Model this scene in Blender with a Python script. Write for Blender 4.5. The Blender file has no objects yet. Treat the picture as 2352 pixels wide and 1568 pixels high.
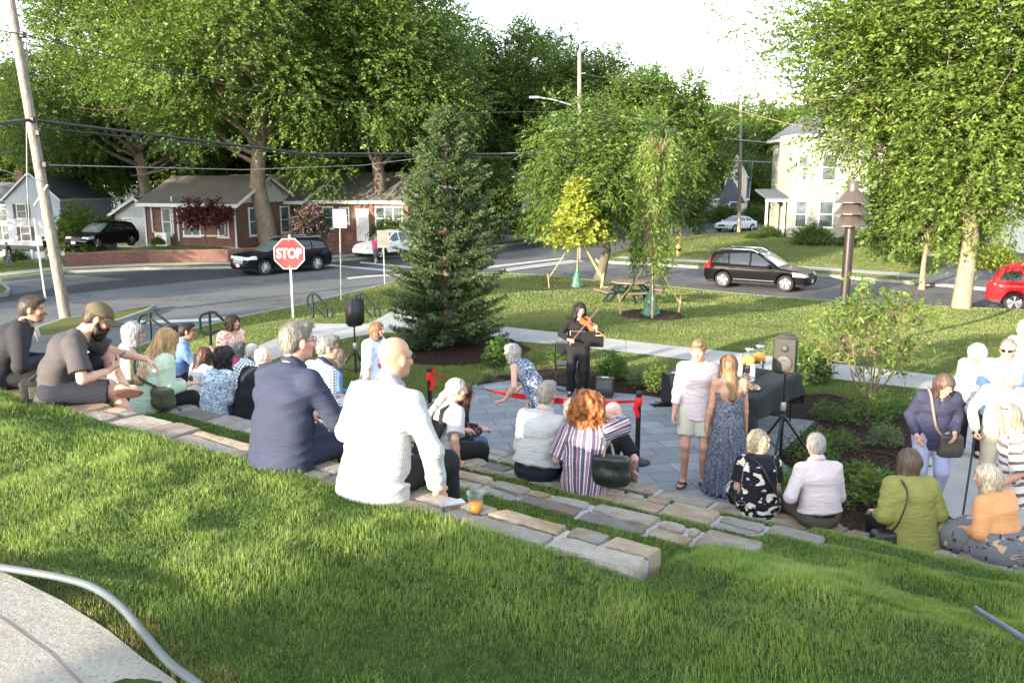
import bpy, bmesh, math, random
import numpy as np
from mathutils import Vector, Matrix
rad = math.radians
SC = bpy.context.scene
COL = SC.collection
# ---------------------------------------------------------------- camera, world, sun, exposure
CAMH, PITCH = 3.6, rad(10.9)
cam = bpy.data.cameras.new('camera'); cam_o = bpy.data.objects.new('camera', cam); COL.objects.link(cam_o)
cam.sensor_width = 36; cam.lens = 36 * 1898 / 2352; cam.clip_start = 0.05; cam.clip_end = 2000
cam_o.location = (0, 0, CAMH); cam_o.rotation_euler = (rad(90) - PITCH, 0, 0)
SC.camera = cam_o
SUN_EL, SUN_PHI = rad(11.0), rad(42)          # the sun stands low behind the camera, to its left
SUN_DIR = Vector((-math.sin(SUN_PHI) * math.cos(SUN_EL), -math.cos(SUN_PHI) * math.cos(SUN_EL), math.sin(SUN_EL)))
W = bpy.data.worlds.new('World'); SC.world = W; W.use_nodes = True
nt = W.node_tree; nt.nodes.clear()
sky = nt.nodes.new('ShaderNodeTexSky'); sky.sky_type = 'NISHITA'; sky.sun_disc = False
sky.sun_elevation = rad(24); sky.sun_rotation = math.atan2(SUN_DIR.x, SUN_DIR.y)
sky.sun_elevation = SUN_EL
sky.altitude = 0; sky.air_density = 1.0; sky.dust_density = 1.0; sky.ozone_density = 1.0
bg = nt.nodes.new('ShaderNodeBackground'); bg.inputs['Strength'].default_value = 0.15
wo = nt.nodes.new('ShaderNodeOutputWorld')
hs = nt.nodes.new('ShaderNodeHueSaturation'); hs.inputs['Saturation'].default_value = .55; nt.links.new(sky.outputs[0], hs.inputs['Color']); nt.links.new(hs.outputs[0], bg.inputs[0]); nt.links.new(bg.outputs[0], wo.inputs[0])
sl = bpy.data.lights.new('sun', 'SUN'); sl.energy = 2.8; sl.angle = rad(0.5); sl.color = (1.0, 0.86, 0.66)
so = bpy.data.objects.new('sun', sl); COL.objects.link(so); so.rotation_euler = SUN_DIR.to_track_quat('Z', 'Y').to_euler()
so.location = (-30, -30, 30)
SC.view_settings.view_transform = 'Standard'; SC.view_settings.look = 'None'
SC.view_settings.exposure = 2.75; SC.view_settings.gamma = 1.0
SC.cycles.max_bounces = 6; SC.cycles.diffuse_bounces = 3; SC.cycles.glossy_bounces = 3; SC.cycles.transmission_bounces = 5; SC.cycles.transparent_max_bounces = 8
SC.cycles.use_adaptive_sampling = True; SC.cycles.adaptive_threshold = 0.02
try:
    SC.cycles.use_denoising = True; SC.cycles.denoiser = 'OPENIMAGEDENOISE'
except Exception: pass
# ---------------------------------------------------------------- placing: a sight line met with a level or a depth
_F, _CX, _CY = 1898., 1176., 784.
def _ray(u, v):
    x = (u - _CX) / _F; y = -(v - _CY) / _F
    c, s = math.cos(PITCH), math.sin(PITCH)
    return Vector((x, c + y * s, -s + y * c))
def G(u, v, z=0.0):
    r = _ray(u, v); t = (z - CAMH) / r.z
    return Vector((r.x * t, r.y * t, z))
def A(u, v, Y):
    r = _ray(u, v); t = Y / r.y
    return Vector((r.x * t, Y, CAMH + r.z * t))
# ---------------------------------------------------------------- tags, objects
def tag(o, label=None, cat=None, group=None, kind=None):
    if label: o['label'] = label
    if cat: o['category'] = cat
    if group: o['group'] = group
    if kind: o['kind'] = kind
    return o
def empty(name, loc, rz=0, label=None, cat=None, group=None):
    o = bpy.data.objects.new(name, None); COL.objects.link(o); o.location = loc; o.rotation_euler = (0, 0, rz)
    o.empty_display_size = .1
    return tag(o, label, cat, group)
def link(name, me, mat=None, parent=None, loc=None, rz=0):
    o = bpy.data.objects.new(name, me); COL.objects.link(o)
    if mat is not None:
        for m in (mat if isinstance(mat, (list, tuple)) else [mat]): me.materials.append(m)
    if parent is not None: o.parent = parent
    if loc is not None: o.location = loc
    if rz: o.rotation_euler = (0, 0, rz)
    return o
def children(o): return [c for c in bpy.data.objects if c.parent == o]
def copy_tree(o, parent=None, loc=None, rz=None, label=None):
    c = o.copy(); COL.objects.link(c); c.parent = parent
    if loc is not None: c.location = loc
    if rz is not None: c.rotation_euler = (0, 0, rz)
    if label: c['label'] = label
    for ch in children(o): copy_tree(ch, c)
    return c
def npmesh(name, V, F, smooth=False, mi=None, col=None):
    """V (n,3); F (m,3|4) array; fast mesh"""
    V = np.asarray(V, np.float32); F = np.asarray(F, np.int32)
    me = bpy.data.meshes.new(name)
    me.vertices.add(len(V)); me.vertices.foreach_set('co', V.ravel())
    k = F.shape[1]
    me.loops.add(F.size); me.loops.foreach_set('vertex_index', F.ravel())
    me.polygons.add(len(F)); me.polygons.foreach_set('loop_start', np.arange(0, F.size, k, dtype=np.int32))
    try: me.polygons.foreach_set('loop_total', np.full(len(F), k, np.int32))
    except Exception: pass
    if mi is not None: me.polygons.foreach_set('material_index', np.asarray(mi, np.int32))
    me.polygons.foreach_set('use_smooth', np.full(len(F), bool(smooth)))
    if col is not None:
        at = me.attributes.new('Col', 'FLOAT_COLOR', 'POINT')
        c = np.ones((len(V), 4), np.float32); c[:, :3] = col
        at.data.foreach_set('color', c.ravel())
    me.update(calc_edges=True); me.validate()
    return me
class MB:
    """collects simple shapes, links them as ONE mesh"""
    def __init__(s): s.v = []; s.f = []; s.m = []; s.sm = []
    def add(s, vs, fs, m=0, smooth=False):
        b = len(s.v); s.v += [tuple(v) for v in vs]; s.f += [tuple(i + b for i in f) for f in fs]
        s.m += [m] * len(fs); s.sm += [smooth] * len(fs); return s
    def box(s, c, d, rz=0, m=0, M=None):
        x, y, z = d[0] / 2, d[1] / 2, d[2] / 2
        vs = [Vector(p) for p in ((-x,-y,-z),(x,-y,-z),(x,y,-z),(-x,y,-z),(-x,-y,z),(x,-y,z),(x,y,z),(-x,y,z))]
        R = M if M is not None else Matrix.Rotation(rz, 3, 'Z')
        vs = [R @ v + Vector(c) for v in vs]
        return s.add(vs, [(3,2,1,0),(4,5,6,7),(0,1,5,4),(1,2,6,5),(2,3,7,6),(3,0,4,7)], m)
    def bbox(s, c, d, b=.01, rz=0, m=0, M=None):
        """box with chamfered edges"""
        bm = bmesh.new(); bmesh.ops.create_cube(bm, size=1)
        for v in bm.verts: v.co = Vector((v.co.x * d[0], v.co.y * d[1], v.co.z * d[2]))
        bmesh.ops.bevel(bm, geom=bm.edges[:], offset=b, segments=2, affect='EDGES', profile=.5)
        R = M if M is not None else Matrix.Rotation(rz, 3, 'Z')
        bm.verts.index_update()
        vs = [R @ v.co + Vector(c) for v in bm.verts]; fs = [[v.index for v in f.verts] for f in bm.faces]
        bm.free(); return s.add(vs, fs, m)
    def tube(s, pts, r, n=8, m=0, cap=True, smooth=True):
        pts = [Vector(p) for p in pts]; k = len(pts)
        rs = r if isinstance(r, (list, tuple)) else [r] * k
        vs = []; fs = []; prev = None
        for i, p in enumerate(pts):
            d = (pts[min(i + 1, k - 1)] - pts[max(i - 1, 0)])
            d = d.normalized() if d.length > 1e-9 else Vector((0, 0, 1))
            if prev is None:
                a = d.orthogonal().normalized()
            else:
                a = (prev - d * prev.dot(d)); a = a.normalized() if a.length > 1e-6 else d.orthogonal().normalized()
            prev = a; b = d.cross(a)
            for j in range(n):
                t = 2 * math.pi * j / n; vs.append(p + (a * math.cos(t) + b * math.sin(t)) * rs[i])
        for i in range(k - 1):
            for j in range(n):
                fs.append((i*n+j, i*n+(j+1)%n, (i+1)*n+(j+1)%n, (i+1)*n+j))
        s.add(vs, fs, m, smooth)
        if cap:
            s.add(vs[:n], [tuple(range(n))[::-1]], m); s.add(vs[-n:], [tuple(range(n))], m)
        return s
    def lathe(s, prof, c=(0,0,0), n=24, m=0, smooth=True, M=None, ph=0):
        vs = []; fs = []; k = len(prof)
        for r, z in prof:
            for j in range(n):
                t = 2 * math.pi * j / n + ph; p = Vector((r * math.cos(t), r * math.sin(t), z))
                if M is not None: p = M @ p
                vs.append(p + Vector(c))
        for i in range(k - 1):
            for j in range(n): fs.append((i*n+j, i*n+(j+1)%n, (i+1)*n+(j+1)%n, (i+1)*n+j))
        s.add(vs, fs, m, smooth)
        if prof[0][0] > 1e-5: s.add(vs[:n], [tuple(range(n))[::-1]], m)
        if prof[-1][0] > 1e-5: s.add(vs[-n:], [tuple(range(n))], m)
        return s
    def prism(s, poly, z0, z1, m=0):
        n = len(poly)
        vs = [(p[0], p[1], z0) for p in poly] + [(p[0], p[1], z1) for p in poly]
        fs = [tuple(range(n))[::-1], tuple(range(n, 2*n))] + [(i, (i+1)%n, n+(i+1)%n, n+i) for i in range(n)]
        return s.add(vs, fs, m)
    def extr(s, poly, o, ax, ay, an, t, m=0):
        """polygon in plane (ax,ay) at o, thickened by t along an"""
        o, ax, ay, an = Vector(o), Vector(ax), Vector(ay), Vector(an); n = len(poly)
        vs = [o + ax*p[0] + ay*p[1] for p in poly] + [o + ax*p[0] + ay*p[1] + an*t for p in poly]
        fs = [tuple(range(n))[::-1], tuple(range(n, 2*n))] + [(i, (i+1)%n, n+(i+1)%n, n+i) for i in range(n)]
        return s.add(vs, fs, m)
    def mesh(s, name):
        me = bpy.data.meshes.new(name); me.from_pydata([tuple(v) for v in s.v], [], s.f)
        me.polygons.foreach_set('material_index', s.m); me.polygons.foreach_set('use_smooth', s.sm)
        bm = bmesh.new(); bm.from_mesh(me); bmesh.ops.recalc_face_normals(bm, faces=bm.faces[:]); bm.to_mesh(me); bm.free()
        me.update(); return me
    def build(s, name, mat, parent=None, loc=None, rz=0):
        return link(name, s.mesh(name), mat, parent, loc, rz)
# ---------------------------------------------------------------- value noise
def _hash(ix, iy, iz, seed):
    h = (ix.astype(np.int64) * 374761393 + iy.astype(np.int64) * 668265263 + iz.astype(np.int64) * 2147483647 + seed * 974711) & 0xffffffff
    h = ((h ^ (h >> 13)) * 1274126177) & 0xffffffff
    h = h ^ (h >> 16)
    return (h & 0xffff).astype(np.float32) / 32767.5 - 1
def vnoise(x, y, z, seed=0):
    x, y, z = np.broadcast_arrays(np.asarray(x, np.float32), np.asarray(y, np.float32), np.asarray(z, np.float32))
    ix, iy, iz = np.floor(x), np.floor(y), np.floor(z)
    fx, fy, fz = x - ix, y - iy, z - iz
    fx = fx*fx*(3-2*fx); fy = fy*fy*(3-2*fy); fz = fz*fz*(3-2*fz)
    ix, iy, iz = ix.astype(np.int64), iy.astype(np.int64), iz.astype(np.int64)
    r = 0
    for a in (0, 1):
        for b in (0, 1):
            for c in (0, 1):
                w = (fx if a else 1-fx) * (fy if b else 1-fy) * (fz if c else 1-fz)
                r = r + w * _hash(ix+a, iy+b, iz+c, seed)
    return r
def fbm(x, y, z=0., o=3, seed=0):
    r = 0; a = 1.; f = 1.
    for i in range(o): r = r + a * vnoise(np.asarray(x)*f, np.asarray(y)*f, np.asarray(z)*f, seed + i); a *= .5; f *= 2.03
    return r
# ---------------------------------------------------------------- materials
class N:
    """tiny node-graph helper"""
    def __init__(s, name):
        s.mat = bpy.data.materials.new(name); s.mat.use_nodes = True; s.t = s.mat.node_tree
        s.b = s.t.nodes['Principled BSDF']; s.out = s.t.nodes['Material Output']
    def n(s, typ, **kw):
        x = s.t.nodes.new(typ)
        for k, v in kw.items(): setattr(x, k, v)
        return x
    def l(s, a, b): s.t.links.new(a, b)
    def co(s, kind='Object', scale=None, rot=None):
        c = s.n('ShaderNodeTexCoord').outputs[kind]
        if scale is None and rot is None: return c
        m = s.n('ShaderNodeMapping')
        if scale is not None: m.inputs['Scale'].default_value = scale if isinstance(scale, (tuple, list)) else (scale,)*3
        if rot is not None: m.inputs['Rotation'].default_value = rot
        s.l(c, m.inputs[0]); return m.outputs[0]
    def noise(s, vec, scale, detail=4, rough=.55, dist=0):
        x = s.n('ShaderNodeTexNoise'); x.inputs['Scale'].default_value = scale; x.inputs['Detail'].default_value = detail
        x.inputs['Roughness'].default_value = rough; x.inputs['Distortion'].default_value = dist
        s.l(vec, x.inputs['Vector']); return x.outputs['Fac']
    def voro(s, vec, scale, feature='F1', out='Distance', rnd=1):
        x = s.n('ShaderNodeTexVoronoi', feature=feature); x.inputs['Scale'].default_value = scale; x.inputs['Randomness'].default_value = rnd
        s.l(vec, x.inputs['Vector']); return x.outputs[out]
    def wave(s, vec, scale, dist=0, axis='X', profile='SIN', dscale=1):
        x = s.n('ShaderNodeTexWave', bands_direction=axis, wave_profile=profile)
        x.inputs['Scale'].default_value = scale; x.inputs['Distortion'].default_value = dist; x.inputs['Detail Scale'].default_value = dscale
        s.l(vec, x.inputs['Vector']); return x.outputs['Fac']
    def ramp(s, f, stops, interp='LINEAR'):
        r = s.n('ShaderNodeValToRGB'); r.color_ramp.interpolation = interp
        e = r.color_ramp.elements
        while len(e) < len(stops): e.new(.5)
        for i, (p, c) in enumerate(stops):
            e[i].position = p; e[i].color = (c[0], c[1], c[2], 1) if not isinstance(c, (int, float)) else (c, c, c, 1)
        s.l(f, r.inputs[0]); return r.outputs[0]
    def mix(s, f, a, b, mode='MIX'):
        m = s.n('ShaderNodeMix', data_type='RGBA', blend_type=mode)
        for i, x in ((0, f), (6, a), (7, b)):
            if isinstance(x, (int, float)): m.inputs[i].default_value = x if i == 0 else (x, x, x, 1)
            elif isinstance(x, (tuple, list)): m.inputs[i].default_value = (x[0], x[1], x[2], 1)
            else: s.l(x, m.inputs[i])
        return m.outputs[2]
    def math(s, op, a, b=0., clamp=False):
        m = s.n('ShaderNodeMath', operation=op, use_clamp=clamp)
        for i, x in ((0, a), (1, b)):
            if isinstance(x, (int, float)): m.inputs[i].default_value = x
            else: s.l(x, m.inputs[i])
        return m.outputs[0]
    def sep(s, vec):
        x = s.n('ShaderNodeSeparateXYZ'); s.l(vec, x.inputs[0]); return x.outputs
    def attr(s, name, out='Color'):
        a = s.n('ShaderNodeAttribute'); a.attribute_name = name; return a.outputs[out]
    def bump(s, h, strength=.3, dist=.01):
        b = s.n('ShaderNodeBump'); b.inputs['Strength'].default_value = strength; b.inputs['Distance'].default_value = dist
        s.l(h, b.inputs['Height']); s.l(b.outputs[0], s.b.inputs['Normal']); return s
    def set(s, col=None, rough=None, metal=None, spec=None, **kw):
        def put(k, x):
            i = s.b.inputs[k]
            if isinstance(x, (int, float)): i.default_value = x
            elif isinstance(x, (tuple, list)): i.default_value = tuple(x[:3]) + (1,)*(len(i.default_value) - 3)
            else: s.l(x, i)
        if col is not None: put('Base Color', col)
        if rough is not None: put('Roughness', rough)
        if metal is not None: put('Metallic', metal)
        if spec is not None: put('Specular IOR Level', spec)
        for k, v in kw.items(): put(k, v)
        return s
_MC = {}
def plain(name, col, rough=.6, metal=0, spec=.4, var=.12, scale=6., bump=0., bscale=60., coat=0.):
    key = (name, tuple(col), rough, metal)
    if key in _MC: return _MC[key]
    g = N(name); v = g.co()
    if var:
        f = g.noise(v, scale, 5); lo = tuple(c * (1 - var) for c in col); hi = tuple(min(1, c * (1 + var)) for c in col)
        g.set(g.ramp(f, [(.3, lo), (.7, hi)]), rough, metal, spec)
    else: g.set(tuple(col), rough, metal, spec)
    if bump: g.bump(g.noise(v, bscale, 4), bump, .01)
    if coat: g.set(**{'Coat Weight': coat, 'Coat Roughness': .05})
    _MC[key] = g.mat; return g.mat
# ================================================================ GROUND
from mathutils.geometry import delaunay_2d_cdt
NS, NT = np.array([.559, .829]), np.array([.829, -.559])     # downhill, along the seat walls
def st(x, y): return x * NS[0] + y * NS[1], x * NT[0] + y * NT[1]
def xy(s, t): return s * NS[0] + t * NT[0], s * NS[1] + t * NT[1]
TIERS = [(3.30, 3.585, 1.80), (4.62, 4.925, 1.36), (5.99, 6.30, .91), (7.38, 7.67, .46)]
TEND = [-1.52, -1.40, -1.32, 2.4]
def sstep(a, b, x):
    t = np.clip((x - a) / (b - a), 0, 1); return t * t * (3 - 2 * t)
def seg_dist(x, y, pts):
    d = np.full(np.shape(x), 1e9)
    for (ax, ay), (bx, by) in zip(pts[:-1], pts[1:]):
        vx, vy = bx - ax, by - ay; L = vx*vx + vy*vy + 1e-9
        t = np.clip(((x-ax)*vx + (y-ay)*vy) / L, 0, 1)
        d = np.minimum(d, np.hypot(x - ax - t*vx, y - ay - t*vy))
    return d
def inpoly(x, y, P):
    x = np.asarray(x); y = np.asarray(y); r = np.zeros(x.shape, bool); n = len(P)
    for i in range(n):
        x1, y1 = P[i][:2]; x2, y2 = P[(i+1) % n][:2]
        c = ((y1 > y) != (y2 > y)) & (x < (x2-x1) * (y-y1) / ((y2-y1) if abs(y2-y1) > 1e-9 else 1e-9) + x1)
        r ^= c
    return r
def GP(px, z): return [tuple(G(u, v, z)[:2]) for u, v in px]
ROADZ = -1.0
KERB = GP([(0,925),(200,842),(330,792),(446,755),(577,723),(700,699),(800,673),(930,643),(1010,631),(1130,626),(1250,632),(1400,647),(1560,660),(1640,669),(1760,680),(1900,690),(2050,698),(2200,705),(2352,712)], -.87)
KERB = [(-14, 14.5)] + KERB + [(22.5, 26.3), (40, 17.5)]
WALK = GP([(556,822),(575,803),(640,775),(712,744),(845,744),(868,733),(905,712),(950,694),(985,700),(960,722),(985,742),(1165,752),(1300,766),(1500,790),(1800,822),(2110,858),(2352,884),
           (2352,917),(2110,893),(1800,858),(1500,817),(1300,794),(1165,783),(1000,772),(880,764),(800,776),(720,797),(640,822),(575,850)], 0)
WALKN = GP([(575,850),(640,822),(720,797),(800,776),(880,764),(1000,772),(1165,783),(1300,794),(1500,817),(1800,858),(2110,893),(2352,917)], 0)
WALKF = GP([(556,822),(640,775),(712,744),(845,744),(985,742),(1165,752),(1300,766),(1500,790),(1800,822),(2110,858),(2352,884)], 0)
WALKF2 = WALKF + [(14, 12.0), (30, 4)]
def hill(x, y):
    s, t = st(x, y)
    ramp = np.interp(s, [-6, 0, 3.1, 3.7, 4.75, 5.25, 6.05, 6.55, 7.45, 7.7], [2.05, 1.98, 1.80, 1.73, 1.36, 1.28, .91, .83, .44, .40])
    ter = np.interp(s, [-6, 0, 1.5, 3.0, 3.3, 3.31, 4.5, 4.78, 4.79, 5.9, 6.15, 6.16, 7.2, 7.52, 7.53], [2.05, 2.0, 1.95, 1.835, 1.80, 1.35, 1.355, 1.36, .90, .905, .905, .45, .455, .455, .40])
    w = sstep(-1.85, -1.45, t)
    z = ter * (1 - w) + ramp * w
    z = np.where(s > 7.57, -.03, z)
    return z
def lump(x, y):
    return .032 * fbm(x * 1.3 + 7, y * 1.3, 0, 2, 5) + .019 * fbm(x * 4.1, y * 4.1, 0, 2, 9)
def terr(x, y):
    x = np.asarray(x, float); y = np.asarray(y, float)
    s, t = st(x, y)
    dk = seg_dist(x, y, KERB); dw = seg_dist(x, y, WALKF2)
    f = dw / (dw + dk + 1e-6)
    beyond = y > np.interp(x, [p[0] for p in sorted(WALKF2)], [p[1] for p in sorted(WALKF2)])
    lawn = np.where(beyond, -.87 * sstep(0.0, 1.0, f) + .05 * np.sin(np.clip(dw, 0, 6) / 6 * np.pi), 0.)
    left = sstep(-7.2, -9.5, x) * np.where(s > 7.9, 1, 0)
    lawn = np.where(~beyond & (s > 7.9), np.where(x < -7.0, -.6 * left, lawn), lawn)
    under = np.zeros(x.shape)
    for i, (a, b, z_) in enumerate(TIERS): under = np.where((s > a + .03) & (s < b - .02) & (t < TEND[i] - .03), .14, under)
    h = hill(x, y) - under + np.where(s < 7.3, lump(x, y) * np.where((t < -1.2) & (s > 3.05), .3, 1.), 0)
    return np.where(s < 7.9, h, lawn - .004)
def sheet(name, poly, zf, res, mat, kind='structure', skirt=0., zoff=0., keep=None):
    P = [Vector((p[0], p[1])) for p in poly]; n = len(P)
    xs = [p.x for p in P]; ys = [p.y for p in P]
    Q = []
    for i in range(n):
        a, b = P[i], P[(i+1) % n]; k = max(1, int((b-a).length / max(res, .15)))
        Q += [a.lerp(b, j / k) for j in range(k)]
    gx, gy = np.meshgrid(np.arange(min(xs), max(xs), res), np.arange(min(ys), max(ys), res))
    gx, gy = gx.ravel(), gy.ravel(); ok = inpoly(gx, gy, poly)
    gx, gy = gx[ok], gy[ok]
    ed = seg_dist(gx, gy, [tuple(p) for p in Q] + [tuple(Q[0])]); ok = ed > res * .35
    pts = Q + [Vector((a, b)) for a, b in zip(gx[ok], gy[ok])]
    m = len(Q)
    vo, _, fo, _, _, _ = delaunay_2d_cdt(pts, [(i, (i+1) % m) for i in range(m)], [list(range(m))], 1, 1e-5)
    X = np.array([v[0] for v in vo]); Y = np.array([v[1] for v in vo])
    Z = zf(X, Y) + zoff
    V = np.stack([X, Y, Z], 1); F = np.array([f for f in fo if len(f) == 3], np.int32)
    e1 = V[F[:,1]] - V[F[:,0]]; e2 = V[F[:,2]] - V[F[:,0]]
    fl = (e1[:,0]*e2[:,1] - e1[:,1]*e2[:,0]) < 0; F[fl] = F[fl][:, ::-1]
    if skirt:
        b = len(V); ring = np.arange(m); qx = np.array([p.x for p in Q]); qy = np.array([p.y for p in Q])
        top = np.stack([qx, qy, zf(qx, qy) + zoff], 1); bot = top.copy(); bot[:,2] -= skirt
        V = np.concatenate([V, top, bot]); nx = np.roll(ring, -1)
        F = np.concatenate([F, np.stack([b+ring, b+m+ring, b+m+nx], 1), np.stack([b+ring, b+m+nx, b+nx], 1)])
    me = npmesh(name, V, F, smooth=not skirt)
    o = link(name, me, mat);
    if kind: o['kind'] = kind
    return o
def flat(z): return lambda x, y: np.full(np.shape(x), z, float)
# ---- materials of the ground
def mat_lawn():
    g = N('lawn'); v = g.co()
    a = g.noise(v, .35, 4, .6); b = g.noise(v, 9, 6, .7); c = g.noise(v, 70, 3, .7)
    ms = g.n('ShaderNodeMapping'); ms.inputs['Scale'].default_value = (.5, 3.2, 1); ms.inputs['Rotation'].default_value = (0, 0, .12); g.l(v, ms.inputs[0])
    d = g.noise(ms.outputs[0], 1.6, 4, .6)
    col = g.ramp(g.math('ADD', g.math('MULTIPLY', a, .5), g.math('MULTIPLY', b, .5)), [(.3, (.065, .098, .028)), (.5, (.115, .145, .042)), (.68, (.18, .18, .068))])
    col = g.mix(g.ramp(d, [(.5, 0.), (.75, .7)]), col, (.26, .23, .10))
    col = g.mix(.55, col, g.ramp(c, [(.3, (.35,.35,.35)), (.7, (1.25,1.25,1.1))]), 'MULTIPLY')
    g.set(col, .9, 0, .1)
    g.bump(g.math('ADD', g.math('MULTIPLY', b, 1.2), c), .9, .05); return g.mat
def mat_soil():
    g = N('turf soil'); v = g.co(); a = g.noise(v, 14, 5)
    g.set(g.ramp(a, [(.3, (.018, .030, .008)), (.7, (.05, .07, .02))]), .95, 0, .05); return g.mat
def mat_asphalt(name, base, crack=True):
    g = N(name); v = g.co(); a = g.noise(v, .25, 5, .6); c = g.noise(v, 160, 2)
    lo = tuple(x * .80 for x in base); hi = tuple(x * 1.2 for x in base)
    col = g.ramp(a, [(.3, lo), (.7, hi)])
    col = g.mix(.35, col, g.ramp(c, [(.3, .5), (.7, 1.4)]), 'MULTIPLY')
    if crack:
        w = g.n('ShaderNodeMapping'); w.inputs['Scale'].default_value = (.12, .3, 1); g.l(v, w.inputs[0])
        nz = g.n('ShaderNodeTexNoise'); nz.inputs['Scale'].default_value = 1.2; nz.inputs['Detail'].default_value = 6; g.l(v, nz.inputs['Vector'])
        mx = g.mix(.35, w.outputs[0], nz.outputs['Color'])
        e = g.voro(mx, 1.1, 'DISTANCE_TO_EDGE')
        col = g.mix(g.ramp(e, [(.004, .75), (.016, 0.)]), col, tuple(x * .45 for x in base))
    g.set(col, .88, 0, .25); g.bump(c, .25, .006); return g.mat
def mat_concrete(name, base, joint=None, jrot=0.):
    g = N(name); v = g.co(); a = g.noise(v, 1.1, 6, .65); c = g.noise(v, 120, 3)
    col = g.ramp(a, [(.3, tuple(x * .86 for x in base)), (.7, tuple(x * 1.1 for x in base))])
    col = g.mix(.3, col, g.ramp(c, [(.35, .6), (.7, 1.25)]), 'MULTIPLY')
    if joint:
        m = g.n('ShaderNodeMapping'); m.inputs['Rotation'].default_value = (0, 0, jrot); g.l(v, m.inputs[0])
        x = g.sep(m.outputs[0])[0]
        f = g.math('ABSOLUTE', g.math('SUBTRACT', g.math('FRACT', g.math('MULTIPLY', x, 1 / joint)), .5))
        col = g.mix(g.ramp(f, [(.488, 0.), (.494, .6)]), col, tuple(x * .45 for x in base))
    g.set(col, .9, 0, .2); g.bump(c, .2, .004); return g.mat
def mat_paver():
    g = N('slate paver'); v = g.co()
    m = g.n('ShaderNodeMapping'); m.inputs['Rotation'].default_value = (0, 0, rad(-12)); g.l(v, m.inputs[0])
    def br(w, h, off, seed):
        b = g.n('ShaderNodeTexBrick'); b.offset = off; b.inputs['Scale'].default_value = 1; b.inputs['Brick Width'].default_value = w; b.inputs['Row Height'].default_value = h
        b.inputs['Mortar Size'].default_value = .006; b.inputs['Mortar Smooth'].default_value = .3; b.inputs['Bias'].default_value = 0
        b.inputs['Color1'].default_value = (.15, .16, .175, 1); b.inputs['Color2'].default_value = (.225, .235, .25, 1); b.inputs['Mortar'].default_value = (.045, .047, .05, 1)
        g.l(m.outputs[0], b.inputs['Vector']); return b
    b = br(.62, .31, .37, 0)
    a = g.noise(v, 2.2, 6, .65)
    ms = g.n('ShaderNodeMapping'); ms.inputs['Scale'].default_value = (1, 7, 1); g.l(m.outputs[0], ms.inputs[0])
    st_ = g.noise(ms.outputs[0], 5, 5, .7)
    col = g.mix(.55, b.outputs['Color'], g.ramp(a, [(.25, .62), (.75, 1.35)]), 'MULTIPLY')
    col = g.mix(g.ramp(st_, [(.62, 0.), (.75, .28)]), col, (.34, .34, .33))
    g.set(col, .75, 0, .3)
    h = g.math('SUBTRACT', g.math('MULTIPLY', st_, .25), b.outputs['Fac']); g.bump(h, .5, .006); return g.mat
def mat_mulch():
    g = N('bark mulch'); v = g.co(); a = g.voro(v, 45, 'F1', 'Color'); c = g.noise(v, 25, 4)
    col = g.ramp(g.sep(a)[0], [(.1, (.010, .006, .005)), (.6, (.028, .016, .012)), (.95, (.06, .036, .026))])
    g.set(g.mix(.4, col, g.ramp(c, [(.3, .5), (.7, 1.4)]), 'MULTIPLY'), .95, 0, .1); g.bump(g.math('ADD', g.sep(a)[1], c), .8, .025); return g.mat
M_LAWN, M_SOIL = mat_lawn(), mat_soil()
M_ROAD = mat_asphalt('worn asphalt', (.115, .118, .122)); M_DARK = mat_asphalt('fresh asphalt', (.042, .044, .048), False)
M_CONC = mat_concrete('concrete walk', (.34, .335, .325), 1.6, rad(8)); M_KERB = mat_concrete('granite kerb', (.24, .24, .235))
M_PAVE, M_MULCH = mat_paver(), mat_mulch()
M_LINE = plain('road paint', (.45, .45, .43), .7, 0, .3, .25, 9)
def mat_old():
    g = N('old concrete'); v = g.co(); a = g.noise(v, 1.6, 6, .65); c = g.noise(v, 90, 4, .7); d = g.voro(v, 28); d2 = g.voro(v, 70)
    col = g.ramp(a, [(.3, (.25, .232, .20)), (.7, (.345, .32, .28))]); col = g.mix(.5, col, g.ramp(c, [(.3, .6), (.7, 1.25)]), 'MULTIPLY'); col = g.mix(g.ramp(d, [(.10, .75), (.2, 0.)]), col, (.13, .12, .11)); col = g.mix(g.ramp(d2, [(.12, .45), (.25, 0.)]), col, (.17, .155, .14))
    g.set(col, .92, 0, .15); g.bump(g.math('ADD', c, g.math('MULTIPLY', d, .6)), .6, .008); return g.mat
M_TERR = mat_old()
# ---- base sheet to the horizon
ga = N('far ground'); vv = ga.co(); ga.set(ga.ramp(ga.noise(vv, .05, 4), [(.3, (.03, .055, .015)), (.7, (.06, .085, .025))]), .95, 0, .1)
n_ = 24; L_ = 900.
gx = np.linspace(-L_, L_, n_); X_, Y_ = np.meshgrid(gx, gx); ii = np.arange(n_*n_).reshape(n_, n_)
tag(link('ground', npmesh('ground', np.stack([X_.ravel(), Y_.ravel(), np.full(n_*n_, -1.06)], 1), np.stack([ii[:-1,:-1], ii[:-1,1:], ii[1:,1:], ii[1:,:-1]], -1).reshape(-1, 4)), ga.mat), kind='structure')
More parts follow.
